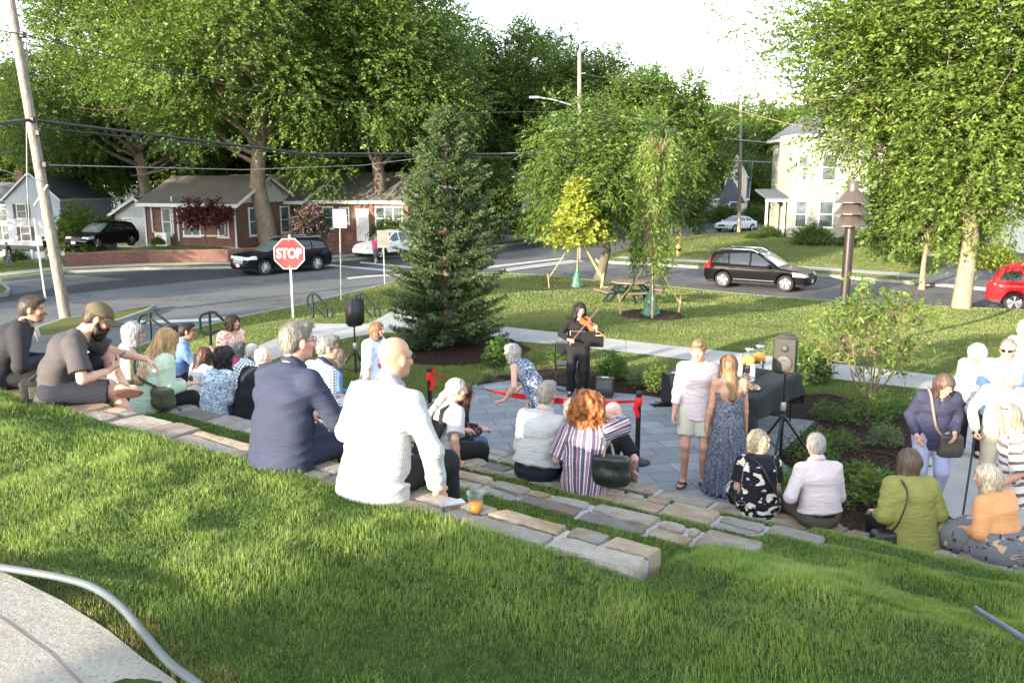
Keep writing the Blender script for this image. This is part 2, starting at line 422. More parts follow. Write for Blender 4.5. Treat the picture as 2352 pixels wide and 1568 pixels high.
# ---- near hill and lawn
NEAR = KERB + [(40, -14), (-26, -14), (-26, 6)]
HILLP = [(-11, -3), (7.2, -3), (7.2, 4.6), xy(7.62, 2.6), xy(7.62, -13.5), (-14, 12)]
def in_hill(x, y):
    s, t = st(x, y); return (s < 7.62)
lawn_o = sheet('lawn', NEAR, terr, .55, M_LAWN, skirt=.2)
def hillsheet():
    xs = np.arange(-13, 8.0, .055); ys = np.arange(-3, 14, .055)
    X, Y = np.meshgrid(xs, ys); s, t = st(X, Y)
    ok = (s < 7.70) & (s > -4) & (t < 6) & (t > -15)
    Z = np.where(ok, terr(X, Y) + .012, -5)
    idx = -np.ones(X.shape, int); idx[ok] = np.arange(ok.sum())
    q = np.stack([idx[:-1,:-1], idx[:-1,1:], idx[1:,1:], idx[1:,:-1]], -1).reshape(-1, 4); q = q[(q >= 0).all(1)]
    return npmesh('hillside', np.stack([X[ok], Y[ok], Z[ok]], 1), q, True)
tag(link('hillside', hillsheet(), M_SOIL), kind='structure')
me = lawn_o.data; co = np.empty(len(me.vertices) * 3, np.float32); me.vertices.foreach_get('co', co); co = co.reshape(-1, 3)
s_, t_ = st(co[:,0], co[:,1]); co[:,2] -= np.where((s_ < 8.3), .6, 0) * np.where(s_ < 7.6, 1, 1); me.vertices.foreach_set('co', co.ravel()); me.update()
# ---- kerb stone along the lawn
def strip(name, line, w, z0, z1, mat, side=1, kind='structure'):
    mb = MB(); L = [Vector((p[0], p[1])) for p in line]; n = len(L); a = []; b = []
    for i, p in enumerate(L):
        d = (L[min(i+1, n-1)] - L[max(i-1, 0)]).normalized(); nn = Vector((-d.y, d.x)) * side
        a.append(p); b.append(p + nn * w)
    for i in range(n - 1):
        q = [a[i], a[i+1], b[i+1], b[i]]
        vs = [(p.x, p.y, z0) for p in q] + [(p.x, p.y, z1) for p in q]
        mb.add(vs, [(4,5,6,7), (0,1,5,4), (2,3,7,6)])
    return tag(mb.build(name, mat), kind=kind)
strip('kerb', KERB, .16, -1.05, -.862, M_KERB, 1)
# ---- roads
R_ = [(-120, 8)] + [(-14, 14.3)] + KERB[1:-1] + [(60, 6), (120, -30), (120, 60), (60, 60), (60, 330), (-10, 330), (-120, 110)]
sheet('road', [(-160, -10), (-60, -20), (160, -20), (160, 40), (160, 330), (-160, 330)], flat(-1.03), 14, M_ROAD)
def pxsheet(name, px, z, mat, res=1.2, kind='structure'):
    return sheet(name, GP(px, z), flat(z), res, mat, kind)
def C4(pts, ox, oy, sc):  # crop pixels to view pixels
    return [((ox + a / sc) * .9408, (oy + b / sc) * .9408) for a, b in pts]
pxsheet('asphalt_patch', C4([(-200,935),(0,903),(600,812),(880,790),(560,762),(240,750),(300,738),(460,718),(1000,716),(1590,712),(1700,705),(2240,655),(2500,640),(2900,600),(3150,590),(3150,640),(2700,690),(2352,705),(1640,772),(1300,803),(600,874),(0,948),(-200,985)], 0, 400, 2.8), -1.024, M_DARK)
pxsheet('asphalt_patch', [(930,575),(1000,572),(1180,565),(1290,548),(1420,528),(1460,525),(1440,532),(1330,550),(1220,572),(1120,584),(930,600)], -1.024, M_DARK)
for i, q in enumerate([[(1115,612),(1290,592),(1300,594),(1120,616)], [(1150,618),(1310,597),(1345,600),(1165,623)], [(738,605),(800,611),(960,625),(955,629),(800,615),(735,609)], [(828,601),(950,613),(948,616),(826,604)],
                       [(220,733),(340,736),(480,731),(592,722),(592,727),(480,737),(340,743),(222,740)], [(795,637),(850,632),(925,629),(925,632),(850,636),(800,641)]]):
    pxsheet('road_line', q, -1.018, M_LINE, .6)
# ---- the walk, the paved court, the planting beds
sheet('path', WALK, flat(.012), .8, M_CONC)
PATIO = [xy(7.60, -10.5), xy(7.60, -.9)] + GP([(1785,1049),(1872,968),(1700,948),(1590,928),(1480,909),(1330,895),(1240,880),(1150,873),(1095,884),(1000,915),(900,945)], 0) + [(-3.6, 13.6)]
sheet('patio', PATIO, flat(.012), .8, M_PAVE)
BED = GP([(1095,884),(1130,866),(1180,858),(1290,846),(1400,858),(1530,884),(1700,915),(1900,905),(1990,925),(2100,938),(2190,945)], 0) + [(6.2, 11.5)] + [(5.0, 8.9), xy(7.60, 1.1), xy(7.60, -.9)] + GP([(1785,1049),(1872,968),(1700,948),(1590,928),(1480,909),(1330,895),(1240,880),(1150,873)], 0)
sheet('planting_bed', BED, flat(.014), .5, M_MULCH)
sheet('path', [xy(7.58, 1.0), (4.75, 8.9), (5.9, 11.6), (7.2, 13.3), (12, 11.5), (10, 6), xy(7.58, 2.6)], flat(.016), .8, M_CONC)
def disc(name, c, r, z, mat, n=28, jit=.08, dome=.05):
    mb = MB(); vs = [(c[0], c[1], z + dome)]; rg = random.Random(int(c[0]*100))
    for k in range(n):
        a = 2*math.pi*k/n; rr = r * (1 + rg.uniform(-jit, jit)); vs.append((c[0] + rr*math.cos(a), c[1] + rr*math.sin(a), z))
    return tag(mb.add(vs, [(0, 1+k, 1+(k+1) % n) for k in range(n)], 0, True).build(name, mat), kind='structure')
SPRUCE = G(1030, 800, 0); disc('planting_bed', SPRUCE, 1.75, .016, M_MULCH, 28, .08, .07)
SAP1, SAP2 = G(1325, 655, -.66), G(1493, 745, -.32)
SAP1.z = float(terr(SAP1.x, SAP1.y)); SAP2.z = float(terr(SAP2.x, SAP2.y))
disc('planting_bed', SAP1, 1.0, SAP1.z + .02, plain('dry soil', (.12, .085, .055), .95), 28, .1, .05)
mb = MB(); rg = np.random.RandomState(3); prof = [(.42, .05), (.55, .06), (.66, .11), (.78, .10), (.93, -.03)]
V_ = []; nn = 40
for r, z in prof:
    for k in range(nn):
        a = 2*math.pi*k/nn; q = 1 + .06*math.sin(3*a+1) + .03*math.sin(7*a); V_.append((SAP2.x + r*q*math.cos(a), SAP2.y + r*q*math.sin(a), SAP2.z + z + rg.uniform(-.012, .012)))
mb.add(V_, [(i*nn+k, i*nn+(k+1) % nn, (i+1)*nn+(k+1) % nn, (i+1)*nn+k) for i in range(len(prof)-1) for k in range(nn)], 0, True)
mb.add([(SAP2.x, SAP2.y, SAP2.z+.03)] + V_[:nn], [(0, 1+k, 1+(k+1) % nn) for k in range(nn)], 0, True)
tag(mb.build('planting_bed', plain('rim mulch', (.045, .028, .02), .95, 0, .1, .4, 20, .8, 40)), kind='structure')
gq = [G(2255,1063,.02), G(2330,1073,.02), G(2335,1090,.02), G(2262,1080,.02)]
mb = MB(); mb.prism([(p.x, p.y) for p in gq], .012, .024); tag(mb.build('mat_strip', plain('dark rubber', (.05, .055, .06), .8)), kind='structure')
# ---- upper concrete walk at the lower left, slabs
UP = [G(u, v, 1.97) for u, v in ((-60,1285),(0,1316),(140,1385),(250,1455),(330,1520),(400,1568),(520,1680),(-60,1700))]
UPP = [(p.x, p.y) for p in UP] + [(-1.2, .4), (-4, .2), (-5.5, 1.2)]
UPP = [(p.x, p.y) for p in UP[:-1]] + [(UP[-2].x, .3), (-6, .3), (-6, UP[0].y)]
def upz(x, y): return np.full(np.shape(x), 1.985)
sheet('pavement', UPP, upz, .2, M_TERR)
jl = [(p.x - .13, p.y - .16) for p in UP[:-1]]; strip('pavement_joint', jl, .008, 1.98, 1.9875, plain('joint dirt', (.16, .14, .115), .95))
# ---- right block across the side street, far block across the main road
def kerbed(name, px, z, mat, zf=None, res=2.):
    P = GP(px, z); return sheet(name, P, zf or flat(z), res, mat, skirt=.25)
RB = GP([(1373,593),(1376,598),(1480,604),(1562,608),(1700,617),(1864,628),(2020,640),(2177,652),(2352,668),(2600,690)], -.9) + [(60, 28), (75, 50)] + GP([(1920,528),(1723,546),(1562,560),(1440,576)], -.9)
_rb_k = RB[:10]
def rbz(x, y): return -.9 + np.clip((seg_dist(x, y, _rb_k) - 2.5) * .05, 0, .55)
sheet('lawn', RB, rbz, 1.2, M_LAWN, skirt=.25)
strip('kerb', _rb_k, .15, -1.04, -.885, M_KERB, -1)
def off(line, d):
    L = [Vector(p) for p in line]; n = len(L); o = []
    for i, p in enumerate(L):
        t = (L[min(i+1, n-1)] - L[max(i-1, 0)]).normalized(); o.append(tuple(p + Vector((-t.y, t.x)) * d))
    return o
sw = off(_rb_k[1:], 1.6); sw2 = off(_rb_k[1:], 3.0)
sheet('pavement', sw + sw2[::-1], lambda x, y: rbz(x, y) + .02, 1., M_CONC)
sheet('driveway', GP([(2085,650),(2200,610),(2352,580),(2500,600),(2500,690),(2352,668),(2177,652)], -.88), lambda x, y: rbz(x, y) + .03, 1.2, M_ROAD)
FK = GP([(-300,660),(0,640),(150,622),(330,614),(540,611),(760,596),(900,586),(1060,571),(1180,558),(1290,541),(1380,530),(1450,521),(1540,511)], -.9)
FB = FK + [(10, 200), (-140, 200), (-140, 60)]
def fbz(x, y):
    d = seg_dist(x, y, FK); return -.9 + .55 * sstep(3.5, 7.5, d) + np.clip(d - 22, 0, 60) * .09 * sstep(-30, -20, x) - 2.9 * sstep(-22, -34, x) * sstep(3, 14, d)
sheet('lawn', FB, fbz, 1.6, M_LAWN, skirt=.25)
strip('kerb', FK, .15, -1.04, -.885, M_KERB, -1)
f1, f2 = off(FK, .9), off(FK, 2.3)
sheet('pavement', f1 + f2[::-1], lambda x, y: fbz(x, y) + .02, 1., M_CONC)
ISL = GP([(88,752),(150,731),(228,722),(300,710),(352,700),(330,712),(240,742),(180,760),(95,772)], -.88)
sheet('grass_island', ISL, flat(-.88), .6, M_LAWN, skirt=.2); strip('kerb', ISL + ISL[:1], .14, -1.04, -.872, M_KERB, 1)
ISL2 = GP([(-80,655),(5,653),(16,664),(10,672),(-90,690)], -.88); sheet('grass_island', ISL2, flat(-.88), .8, M_LAWN, skirt=.2); strip('kerb', ISL2 + ISL2[:1], .14, -1.04, -.872, M_KERB, 1)
# ================================================================ STONE SEAT WALLS
def mat_stone():
    g = N('quarried stone'); v = g.co(); c = g.attr('Col'); a = g.noise(v, 13, 8, .75); b = g.noise(v, 75, 6, .75)
    rust = g.noise(v, 3.3, 4, .6)
    col = g.mix(g.ramp(rust, [(.47, 0.), (.66, .65)]), c, (.27, .165, .085))
    col = g.mix(.6, col, g.ramp(a, [(.25, .55), (.75, 1.35)]), 'MULTIPLY'); col = g.mix(.4, col, g.ramp(b, [(.3, .6), (.7, 1.3)]), 'MULTIPLY')
    g.set(col, .9, 0, .2); g.bump(g.math('ADD', g.math('MULTIPLY', a, 1.5), b), 1., .02); return g.mat
M_STONE = mat_stone(); M_MORT = mat_concrete('mortar', (.36, .355, .345))
SCOL = [(.38,.34,.29), (.43,.39,.34), (.34,.32,.30), (.45,.37,.27), (.39,.36,.32), (.31,.29,.275), (.42,.34,.25), (.21,.195,.185), (.38,.27,.17), (.44,.40,.35)]
def stones(cells, z, rg, thick=.17, seed=0):
    """cells: polygons in (s,t); each stone irregular, its top slightly uneven"""
    V, F, Cc = [], [], []
    for cell in cells:
        P = [Vector(p) for p in cell]; c = sum(P, Vector((0, 0))) / len(P)
        Q = []
        for i in range(len(P)):
            a, b = P[i], P[(i+1) % len(P)]; k = max(2, int((b-a).length / .07))
            for j in range(k):
                p = a.lerp(b, j / k); dn = (p - c).normalized()
                Q.append(p + dn * (rg.uniform(-.012, .006) - (.010 if j == 0 else 0)))
        n = len(Q); b0 = len(V); dz = rg.uniform(.004, .022); tilt = (rg.uniform(-.02, .02), rg.uniform(-.02, .02))
        col = rg.choice(SCOL); k = rg.uniform(.85, 1.15); col = [x * k for x in col]
        rings = [(1.0, -thick), (1.0, -.03), (.985, -.010), (.955, 0.)]
        for q, zz in rings:
            for p in Q:
                r = c + (p - c) * q; x, y = xy(r.x, r.y)
                jj = rg.uniform(-.014, .014) if zz == -thick or zz == -.03 else rg.uniform(-.003, .003)
                V.append((x + jj * .8, y + jj, z + dz + zz + (r.x-c.x)*tilt[0] + (r.y-c.y)*tilt[1] + rg.uniform(-.0015, .0015)))
                Cc.append(col)
        for i in range(len(rings) - 1):
            for j in range(n):
                q = (b0+i*n+j, b0+i*n+(j+1) % n, b0+(i+1)*n+(j+1) % n, b0+(i+1)*n+j); F.append((q[0], q[1], q[2])); F.append((q[0], q[2], q[3]))
        x, y = xy(c.x, c.y); V.append((x, y, z + dz + .003)); Cc.append(col); m = b0 + (len(rings)-1)*n
        for j in range(n): F.append((m+j, m+(j+1) % n, len(V)-1))
    return V, F, Cc
def curve_s(t): return .0022 * (t + 3) ** 2
def tier(i):
    s0, s1, z = TIERS[i]; rg = random.Random(11 + i); t1 = TEND[i]; t = t1; t0 = -13.2; cells = []
    g = .011
    while t > t0:
        L = rg.uniform(.30, .78); ta = t - L; so = curve_s((t + ta) / 2) if i == 3 else 0
        a0, a1 = s0 + so + rg.uniform(-.015, .02), s1 + so + rg.uniform(-.03, .025)
        sk = rg.uniform(-.06, .06)
        if t == t1 and i in (1, 2):                      # squared end block
            L = .34 + .05 * i; ta = t - L; cells.append([(a0, t), (a1, t), (a1, ta + g), (a0, ta + g)])
        elif rg.random() < .42: cells.append([(a0, t-g), (a1, t-g+0*sk), (a1, ta+g), (a0, ta+g)])
        else:
            m0 = a0 + (a1-a0) * rg.uniform(.33, .66); m1 = a0 + (a1-a0) * rg.uniform(.33, .66)
            if rg.random() < .5:
                cells.append([(a0, t-g), (m0-g, t-g), (m1-g, ta+g), (a0, ta+g)]); cells.append([(m0+g, t-g), (a1, t-g), (a1, ta+g), (m1+g, ta+g)])
            else:
                tm = t - L * rg.uniform(.35, .65)
                cells.append([(a0, t-g), (m0-g, t-g), (m0-g, ta+g), (a0, ta+g)])
                cells.append([(m0+g, t-g), (a1, t-g), (a1, tm+g), (m0+g, tm+g+sk)]); cells.append([(m0+g, tm-g+sk), (a1, tm-g), (a1, ta+g), (m0+g, ta+g)])
        t = ta
    V, F, Cc = stones(cells, z, rg)
    me = npmesh('capstones', V, F, False, col=Cc)
    words = ['uppermost stone seat wall on the grassy bank, just behind the two nearest seated men', 'second stone seat wall down the bank, ending in a square pale block', 'third stone seat wall down the bank, under the white shirted man', 'lowest stone seat wall curving along the paved court to the right edge']
    root = empty('stone_seat_wall', (0, 0, 0), 0, words[i], 'seat wall', 'stone seat walls stepping down the grass bank'); root['kind'] = 'thing'
    link('capstones', me, M_STONE, root)
    mb = MB(); k = 40; prev = None
    for j in range(k + 1):
        tt = t0 + (t1 - .03 - t0) * j / k; so = curve_s(tt) if i == 3 else 0
        pr = [(s0 + so + .015, z - .5), (s0 + so + .015, z - .008), (s1 + so - .015, z - .008), (s1 + so - .02, z - .52)]
        cur = [(*xy(s, tt), zz) for s, zz in pr]
        if prev: mb.add(prev + cur, [(q, q+1, q+5, q+4) for q in range(3)])
        if j == k: mb.add(cur, [(0, 1, 2, 3)])
        prev = cur
    mb.build('mortar', M_MORT, root)
    cf = MB(); tt = t1 - .02
    while tt > t0 + 1:
        w = rg.uniform(.22, .5)
        for zz in (z - .30, z - .44):
            so = curve_s(tt) if i == 3 else 0
            p = xy(s1 + so - .035, tt - w / 2); cf.bbox((p[0], p[1], zz), (w - .02, .10, .13), .02, math.atan2(NT[1], NT[0]))
        tt -= w
    cf.build('facing_stones', plain('facing stone', (.31, .295, .27), .9, 0, .2, .35, 5, .6, 30), root)
    return root
for i in range(4): tier(i)
# ================================================================ GRASS BLADES
def blades(n, region, rg, hmin, hmax, wid, seed):
    x = rg.uniform(region[0], region[1], n); y = rg.uniform(region[2], region[3], n)
    return x, y
def cam_px(P):
    c, s = math.cos(PITCH), math.sin(PITCH); z = P[:,2] - CAMH
    d = P[:,1]*c - z*s; up = P[:,1]*s + z*c
    d = np.maximum(d, .01)
    return _CX + _F*P[:,0]/d, _CY - _F*up/d, d
def on_stone(x, y):
    s, t = st(x, y); r = np.zeros(x.shape, bool)
    for i, (a, b, z) in enumerate(TIERS):
        so = curve_s(t) if i == 3 else 0
        r |= (s > a + so - .005) & (s < b + so + .01) & (t < TEND[i] + .01)
    return r
def grass(n, seed):
    rg = np.random.RandomState(seed)
    x = rg.uniform(-9, 6.5, n); y = rg.uniform(1.4, 12, n)
    s, t = st(x, y)
    keep = (s < 7.56) & (s > .1) & ~on_stone(x, y)
    pth = inpoly(x, y, UPP); keep &= ~pth
    x, y = x[keep], y[keep]; s, t = s[keep], t[keep]
    z = terr(x, y) + .008
    P = np.stack([x, y, z], 1); u, v, d = cam_px(P)
    keep = (u > -90) & (u < 2440) & (v < 1660) & (v > 850)
    keep &= rg.uniform(0, 1, len(d)) < np.clip(4.3 / d, 0, 1) ** 1.35
    P = P[keep]; d = d[keep]; s = s[keep]; t = t[keep]; n = len(P)
    x, y, z = P.T
    cl = fbm(x*2.2, y*2.2, 0, 3, 31); cl2 = fbm(x*7, y*7, 1, 2, 37)
    ang = 2.2 * vnoise(x*1.1, y*1.1, 3, 41) + 1.6 * vnoise(x*5, y*5, 5, 43) + rg.normal(0, 1.5, n) + 1.0
    lean = np.clip(.35 + .28 * cl2 + rg.normal(0, .22, n), .02, 1.2)
    h = np.clip((.031 + .015 * cl) * rg.uniform(.55, 1.5, n), .014, .10)
    strip_ = (s > 3.6) & (t < -1.2); h = np.where(strip_, h * 1.05, h)
    edge = seg_dist(x, y, UPP[:7]) < .16;
    w = (.0021 + .0009 * rg.uniform(0, 1, n)) * np.clip(d / 4.2, .85, 1.9)
    dx, dy = np.cos(ang), np.sin(ang); fa = rg.uniform(0, 2*np.pi, n); px, py = np.cos(fa), np.sin(fa)
    V = np.zeros((n, 5, 3), np.float32)
    for k, (f, ww) in enumerate(((0, 1), (0, -1), (.55, .8), (.55, -.8), (1, 0))):
        ho = h * (f * .35 if f == .55 else f) * lean * (1.0 if f < 1 else 1.0)
        V[:,k,0] = x + dx * ho + px * w * .5 * ww; V[:,k,1] = y + dy * ho + py * w * .5 * ww
        V[:,k,2] = z + h * f * (1 - .35 * lean * f)
    V = V.reshape(-1, 3); b = np.arange(n)[:, None] * 5
    F = np.concatenate([b + np.array([[0, 1, 3]]), b + np.array([[0, 3, 2]]), b + np.array([[2, 3, 4]])])
    mixv = np.clip(.5 + .34 * cl + .2 * vnoise(x*.8, y*.8, 2, 77) + .22 * rg.normal(0, 1, n), 0, 1)[:, None]
    c0 = np.array([.064, .132, .026]); c1 = np.array([.235, .33, .078])
    col = c0 * (1 - mixv) + c1 * mixv
    dry = (rg.uniform(0, 1, n) < np.where(edge, .55, .035 + .05 * (cl > .55)))[:, None]
    col = np.where(dry, np.array([.30, .24, .10]) * rg.uniform(.6, 1.1, (n, 1)), col)
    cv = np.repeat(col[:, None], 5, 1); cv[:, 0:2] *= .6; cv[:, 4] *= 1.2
    return npmesh('grass', V, F, False, col=cv.reshape(-1, 3))
def mat_leaf(name, tr=.35, attr=True, col=None, rough=.5, gain=1.):
    g = N(name)
    c = g.attr('Col') if attr else None
    if not attr: g.set(col)
    else: g.set(c)
    g.set(None, rough, 0, .35)
    tb = g.n('ShaderNodeBsdfTranslucent')
    if attr:
        mm = g.mix(1., c, (1.25, 1.25, .55), 'MULTIPLY'); g.l(mm, tb.inputs[0])
    else: tb.inputs[0].default_value = (col[0]*1.3, col[1]*1.3, col[2]*.6, 1)
    ms = g.n('ShaderNodeMixShader'); ms.inputs[0].default_value = tr
    g.l(g.b.outputs[0], ms.inputs[1]); g.l(tb.outputs[0], ms.inputs[2]); g.l(ms.outputs[0], g.out.inputs[0]); return g.mat
M_GRASS = mat_leaf('grass blade', .3, rough=.42)
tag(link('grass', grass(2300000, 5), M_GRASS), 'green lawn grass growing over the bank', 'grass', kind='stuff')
# ---- short turf on the lawns beyond the court, spread evenly as seen
def turf(n, seed):
    rg = np.random.RandomState(seed); u = rg.uniform(-60, 2420, n); v = rg.uniform(540, 960, n); c, s = math.cos(PITCH), math.sin(PITCH)
    xx, yy = (u - _CX)/_F, -(v - _CY)/_F; R = np.stack([xx, c + yy*s, -s + yy*c], 1)
    def hit(zf, z0, it=8):
        z = np.full(n, z0)
        for _ in range(it): t = (z - CAMH)/R[:,2]; X, Y = R[:,0]*t, R[:,1]*t; z = .5*z + .5*zf(X, Y)
        return X, Y, z
    out = []
    for zf, z0, poly, bad in ((terr, -.3, NEAR, [WALK]), (rbz, -.7, RB, [sw + sw2[::-1]]), (fbz, -.6, FB, [f1 + f2[::-1]])):
        X, Y, Z = hit(zf, z0); ok = inpoly(X, Y, poly) & (Y < 75) & (Y > 8)
        for b in bad: ok &= ~inpoly(X, Y, b)
        if zf is terr:
            ss, tt = st(X, Y); ok &= (ss > 7.95) & ~inpoly(X, Y, PATIO) & ~inpoly(X, Y, BED) & (np.hypot(X - SPRUCE.x, Y - SPRUCE.y) > 1.7) & (np.hypot(X - SAP2.x, Y - SAP2.y) > .85) & (np.hypot(X - SAP1.x, Y - SAP1.y) > .9) & ~((X > 4.4) & (Y < 12.2)) & (Y > np.interp(X, [-9, -4], [20, 12]))
        out.append(np.stack([X, Y, Z], 1)[ok])
    P = np.concatenate(out); m = len(P); d = np.hypot(P[:,0], P[:,1]); x, y, z = P.T
    h = (.030 + .010*fbm(x*.9, y*.9, 0, 2, 3))*rg.uniform(.6, 1.3, m); w = .0042*d/9*rg.uniform(.7, 1.3, m); fa = rg.uniform(0, 6.283, m); la = rg.uniform(0, 6.283, m); le = rg.uniform(.1, .7, m)
    V = np.empty((m, 3, 3), np.float32); px, py = np.cos(fa)*w, np.sin(fa)*w
    V[:,0] = np.stack([x - px, y - py, z - .004], 1); V[:,1] = np.stack([x + px, y + py, z - .004], 1); V[:,2] = np.stack([x + np.cos(la)*h*le, y + np.sin(la)*h*le, z + h], 1)
    k = np.clip(.45 + .28*fbm(x*.35, y*.6, 0, 3, 6) + .18*fbm(x*1.5, y*2, 0, 2, 8) + .09*rg.normal(0, 1, m), 0, 1)[:, None]
    col = np.array([.075, .125, .032])*(1-k) + np.array([.185, .22, .068])*k
    dry = rg.uniform(0, 1, m) < .05 + .10*(fbm(x*.5 + 9, y*.5, 0, 3, 12) > .45); col[dry] = np.array([.32, .27, .13])
    return npmesh('lawn_grass', V.reshape(-1, 3), np.arange(m*3).reshape(-1, 3), False, col=np.repeat(col, 3, 0))
tag(link('lawn_grass', turf(900000, 8), M_GRASS), 'short mown grass on the lawns', 'grass', kind='stuff')
# ================================================================ BUILDINGS
def mat_brick(name='red brick', c1=(.105,.042,.032), c2=(.145,.066,.052), mo=(.18,.16,.145)):
    g = N(name); v = g.co('UV') if False else g.co('Object')
    s = g.sep(v); cmb = g.n('ShaderNodeCombineXYZ'); g.l(g.math('ADD', s[0], s[1]), cmb.inputs[0]); g.l(s[2], cmb.inputs[1])
    b = g.n('ShaderNodeTexBrick'); b.inputs['Scale'].default_value = 1; b.inputs['Brick Width'].default_value = .22; b.inputs['Row Height'].default_value = .075; b.inputs['Mortar Size'].default_value = .006
    b.inputs['Color1'].default_value = (*c1, 1); b.inputs['Color2'].default_value = (*c2, 1); b.inputs['Mortar'].default_value = (*mo, 1); g.l(cmb.outputs[0], b.inputs[0])
    n = g.noise(v, .9, 4); g.set(g.mix(.5, b.outputs[0], g.ramp(n, [(.3, .7), (.7, 1.25)]), 'MULTIPLY'), .9, 0, .15); g.bump(b.outputs['Fac'], -.4, .01); return g.mat
def mat_siding(name, col, h=.13, shingle=False):
    g = N(name); v = g.co(); s = g.sep(v)
    if shingle:
        cmb = g.n('ShaderNodeCombineXYZ'); g.l(g.math('ADD', s[0], s[1]), cmb.inputs[0]); g.l(s[2], cmb.inputs[1])
        b = g.n('ShaderNodeTexBrick'); b.inputs['Scale'].default_value = 1; b.inputs['Brick Width'].default_value = .22; b.inputs['Row Height'].default_value = .2; b.inputs['Mortar Size'].default_value = .010
        b.inputs['Color1'].default_value = (*[c*.88 for c in col], 1); b.inputs['Color2'].default_value = (*[c*1.1 for c in col], 1); b.inputs['Mortar'].default_value = (*[c*.5 for c in col], 1); g.l(cmb.outputs[0], b.inputs[0])
        g.set(b.outputs[0], .85, 0, .2); g.bump(b.outputs['Fac'], -.5, .02); return g.mat
    f = g.math('FRACT', g.math('MULTIPLY', s[2], 1/h)); n = g.noise(v, 1.5, 3)
    c = g.mix(g.ramp(f, [(.0, .45), (.12, 0.)]), col, tuple(x*.55 for x in col)); c = g.mix(.3, c, g.ramp(n, [(.3, .8), (.7, 1.15)]), 'MULTIPLY')
    g.set(c, .7, 0, .3); return g.mat
def mat_shingle(name, col):
    g = N(name); v = g.co(); n = g.noise(v, 26, 3, .7); n2 = g.noise(v, .8, 4); s = g.sep(v)
    f = g.math('FRACT', g.math('MULTIPLY', s[2], 7.5))
    c = g.mix(.5, col, g.ramp(n, [(.3, .6), (.7, 1.35)]), 'MULTIPLY'); c = g.mix(.5, c, g.ramp(n2, [(.3, .7), (.7, 1.25)]), 'MULTIPLY'); c = g.mix(g.ramp(f, [(0, .35), (.2, 0.)]), c, tuple(x*.5 for x in col))
    g.set(c, .95, 0, .1); return g.mat
M_BRICK = mat_brick(); M_ROOF = mat_shingle('grey brown roof shingle', (.125, .115, .10)); M_ROOFB = mat_shingle('slate blue roof shingle', (.095, .105, .125))
M_TRIM = plain('white trim', (.60, .60, .58), .6, 0, .3, .06); M_BLUE = mat_siding('pale blue siding', (.36, .41, .46)); M_GSID = mat_siding('grey gable siding', (.42, .43, .43))
M_SHIN = mat_siding('green grey shingle siding', (.25, .262, .22), .2, True); M_CREAM = mat_siding('cream siding', (.55, .50, .42)); M_WHITE = mat_siding('white siding', (.44, .46, .48)); M_PALE = mat_siding('pale grey siding', (.56, .57, .52))
M_SHUT = plain('black shutter', (.02, .022, .028), .6); M_DOORW = plain('white door', (.66, .66, .64), .5)
def mat_glass():
    g = N('window glass'); v = g.co(); n = g.noise(v, 1.4, 2); g.set(g.ramp(n, [(.35, (.035, .05, .055)), (.65, (.10, .13, .135))]), .06, 0, .9); return g.mat
M_GLASS = mat_glass()
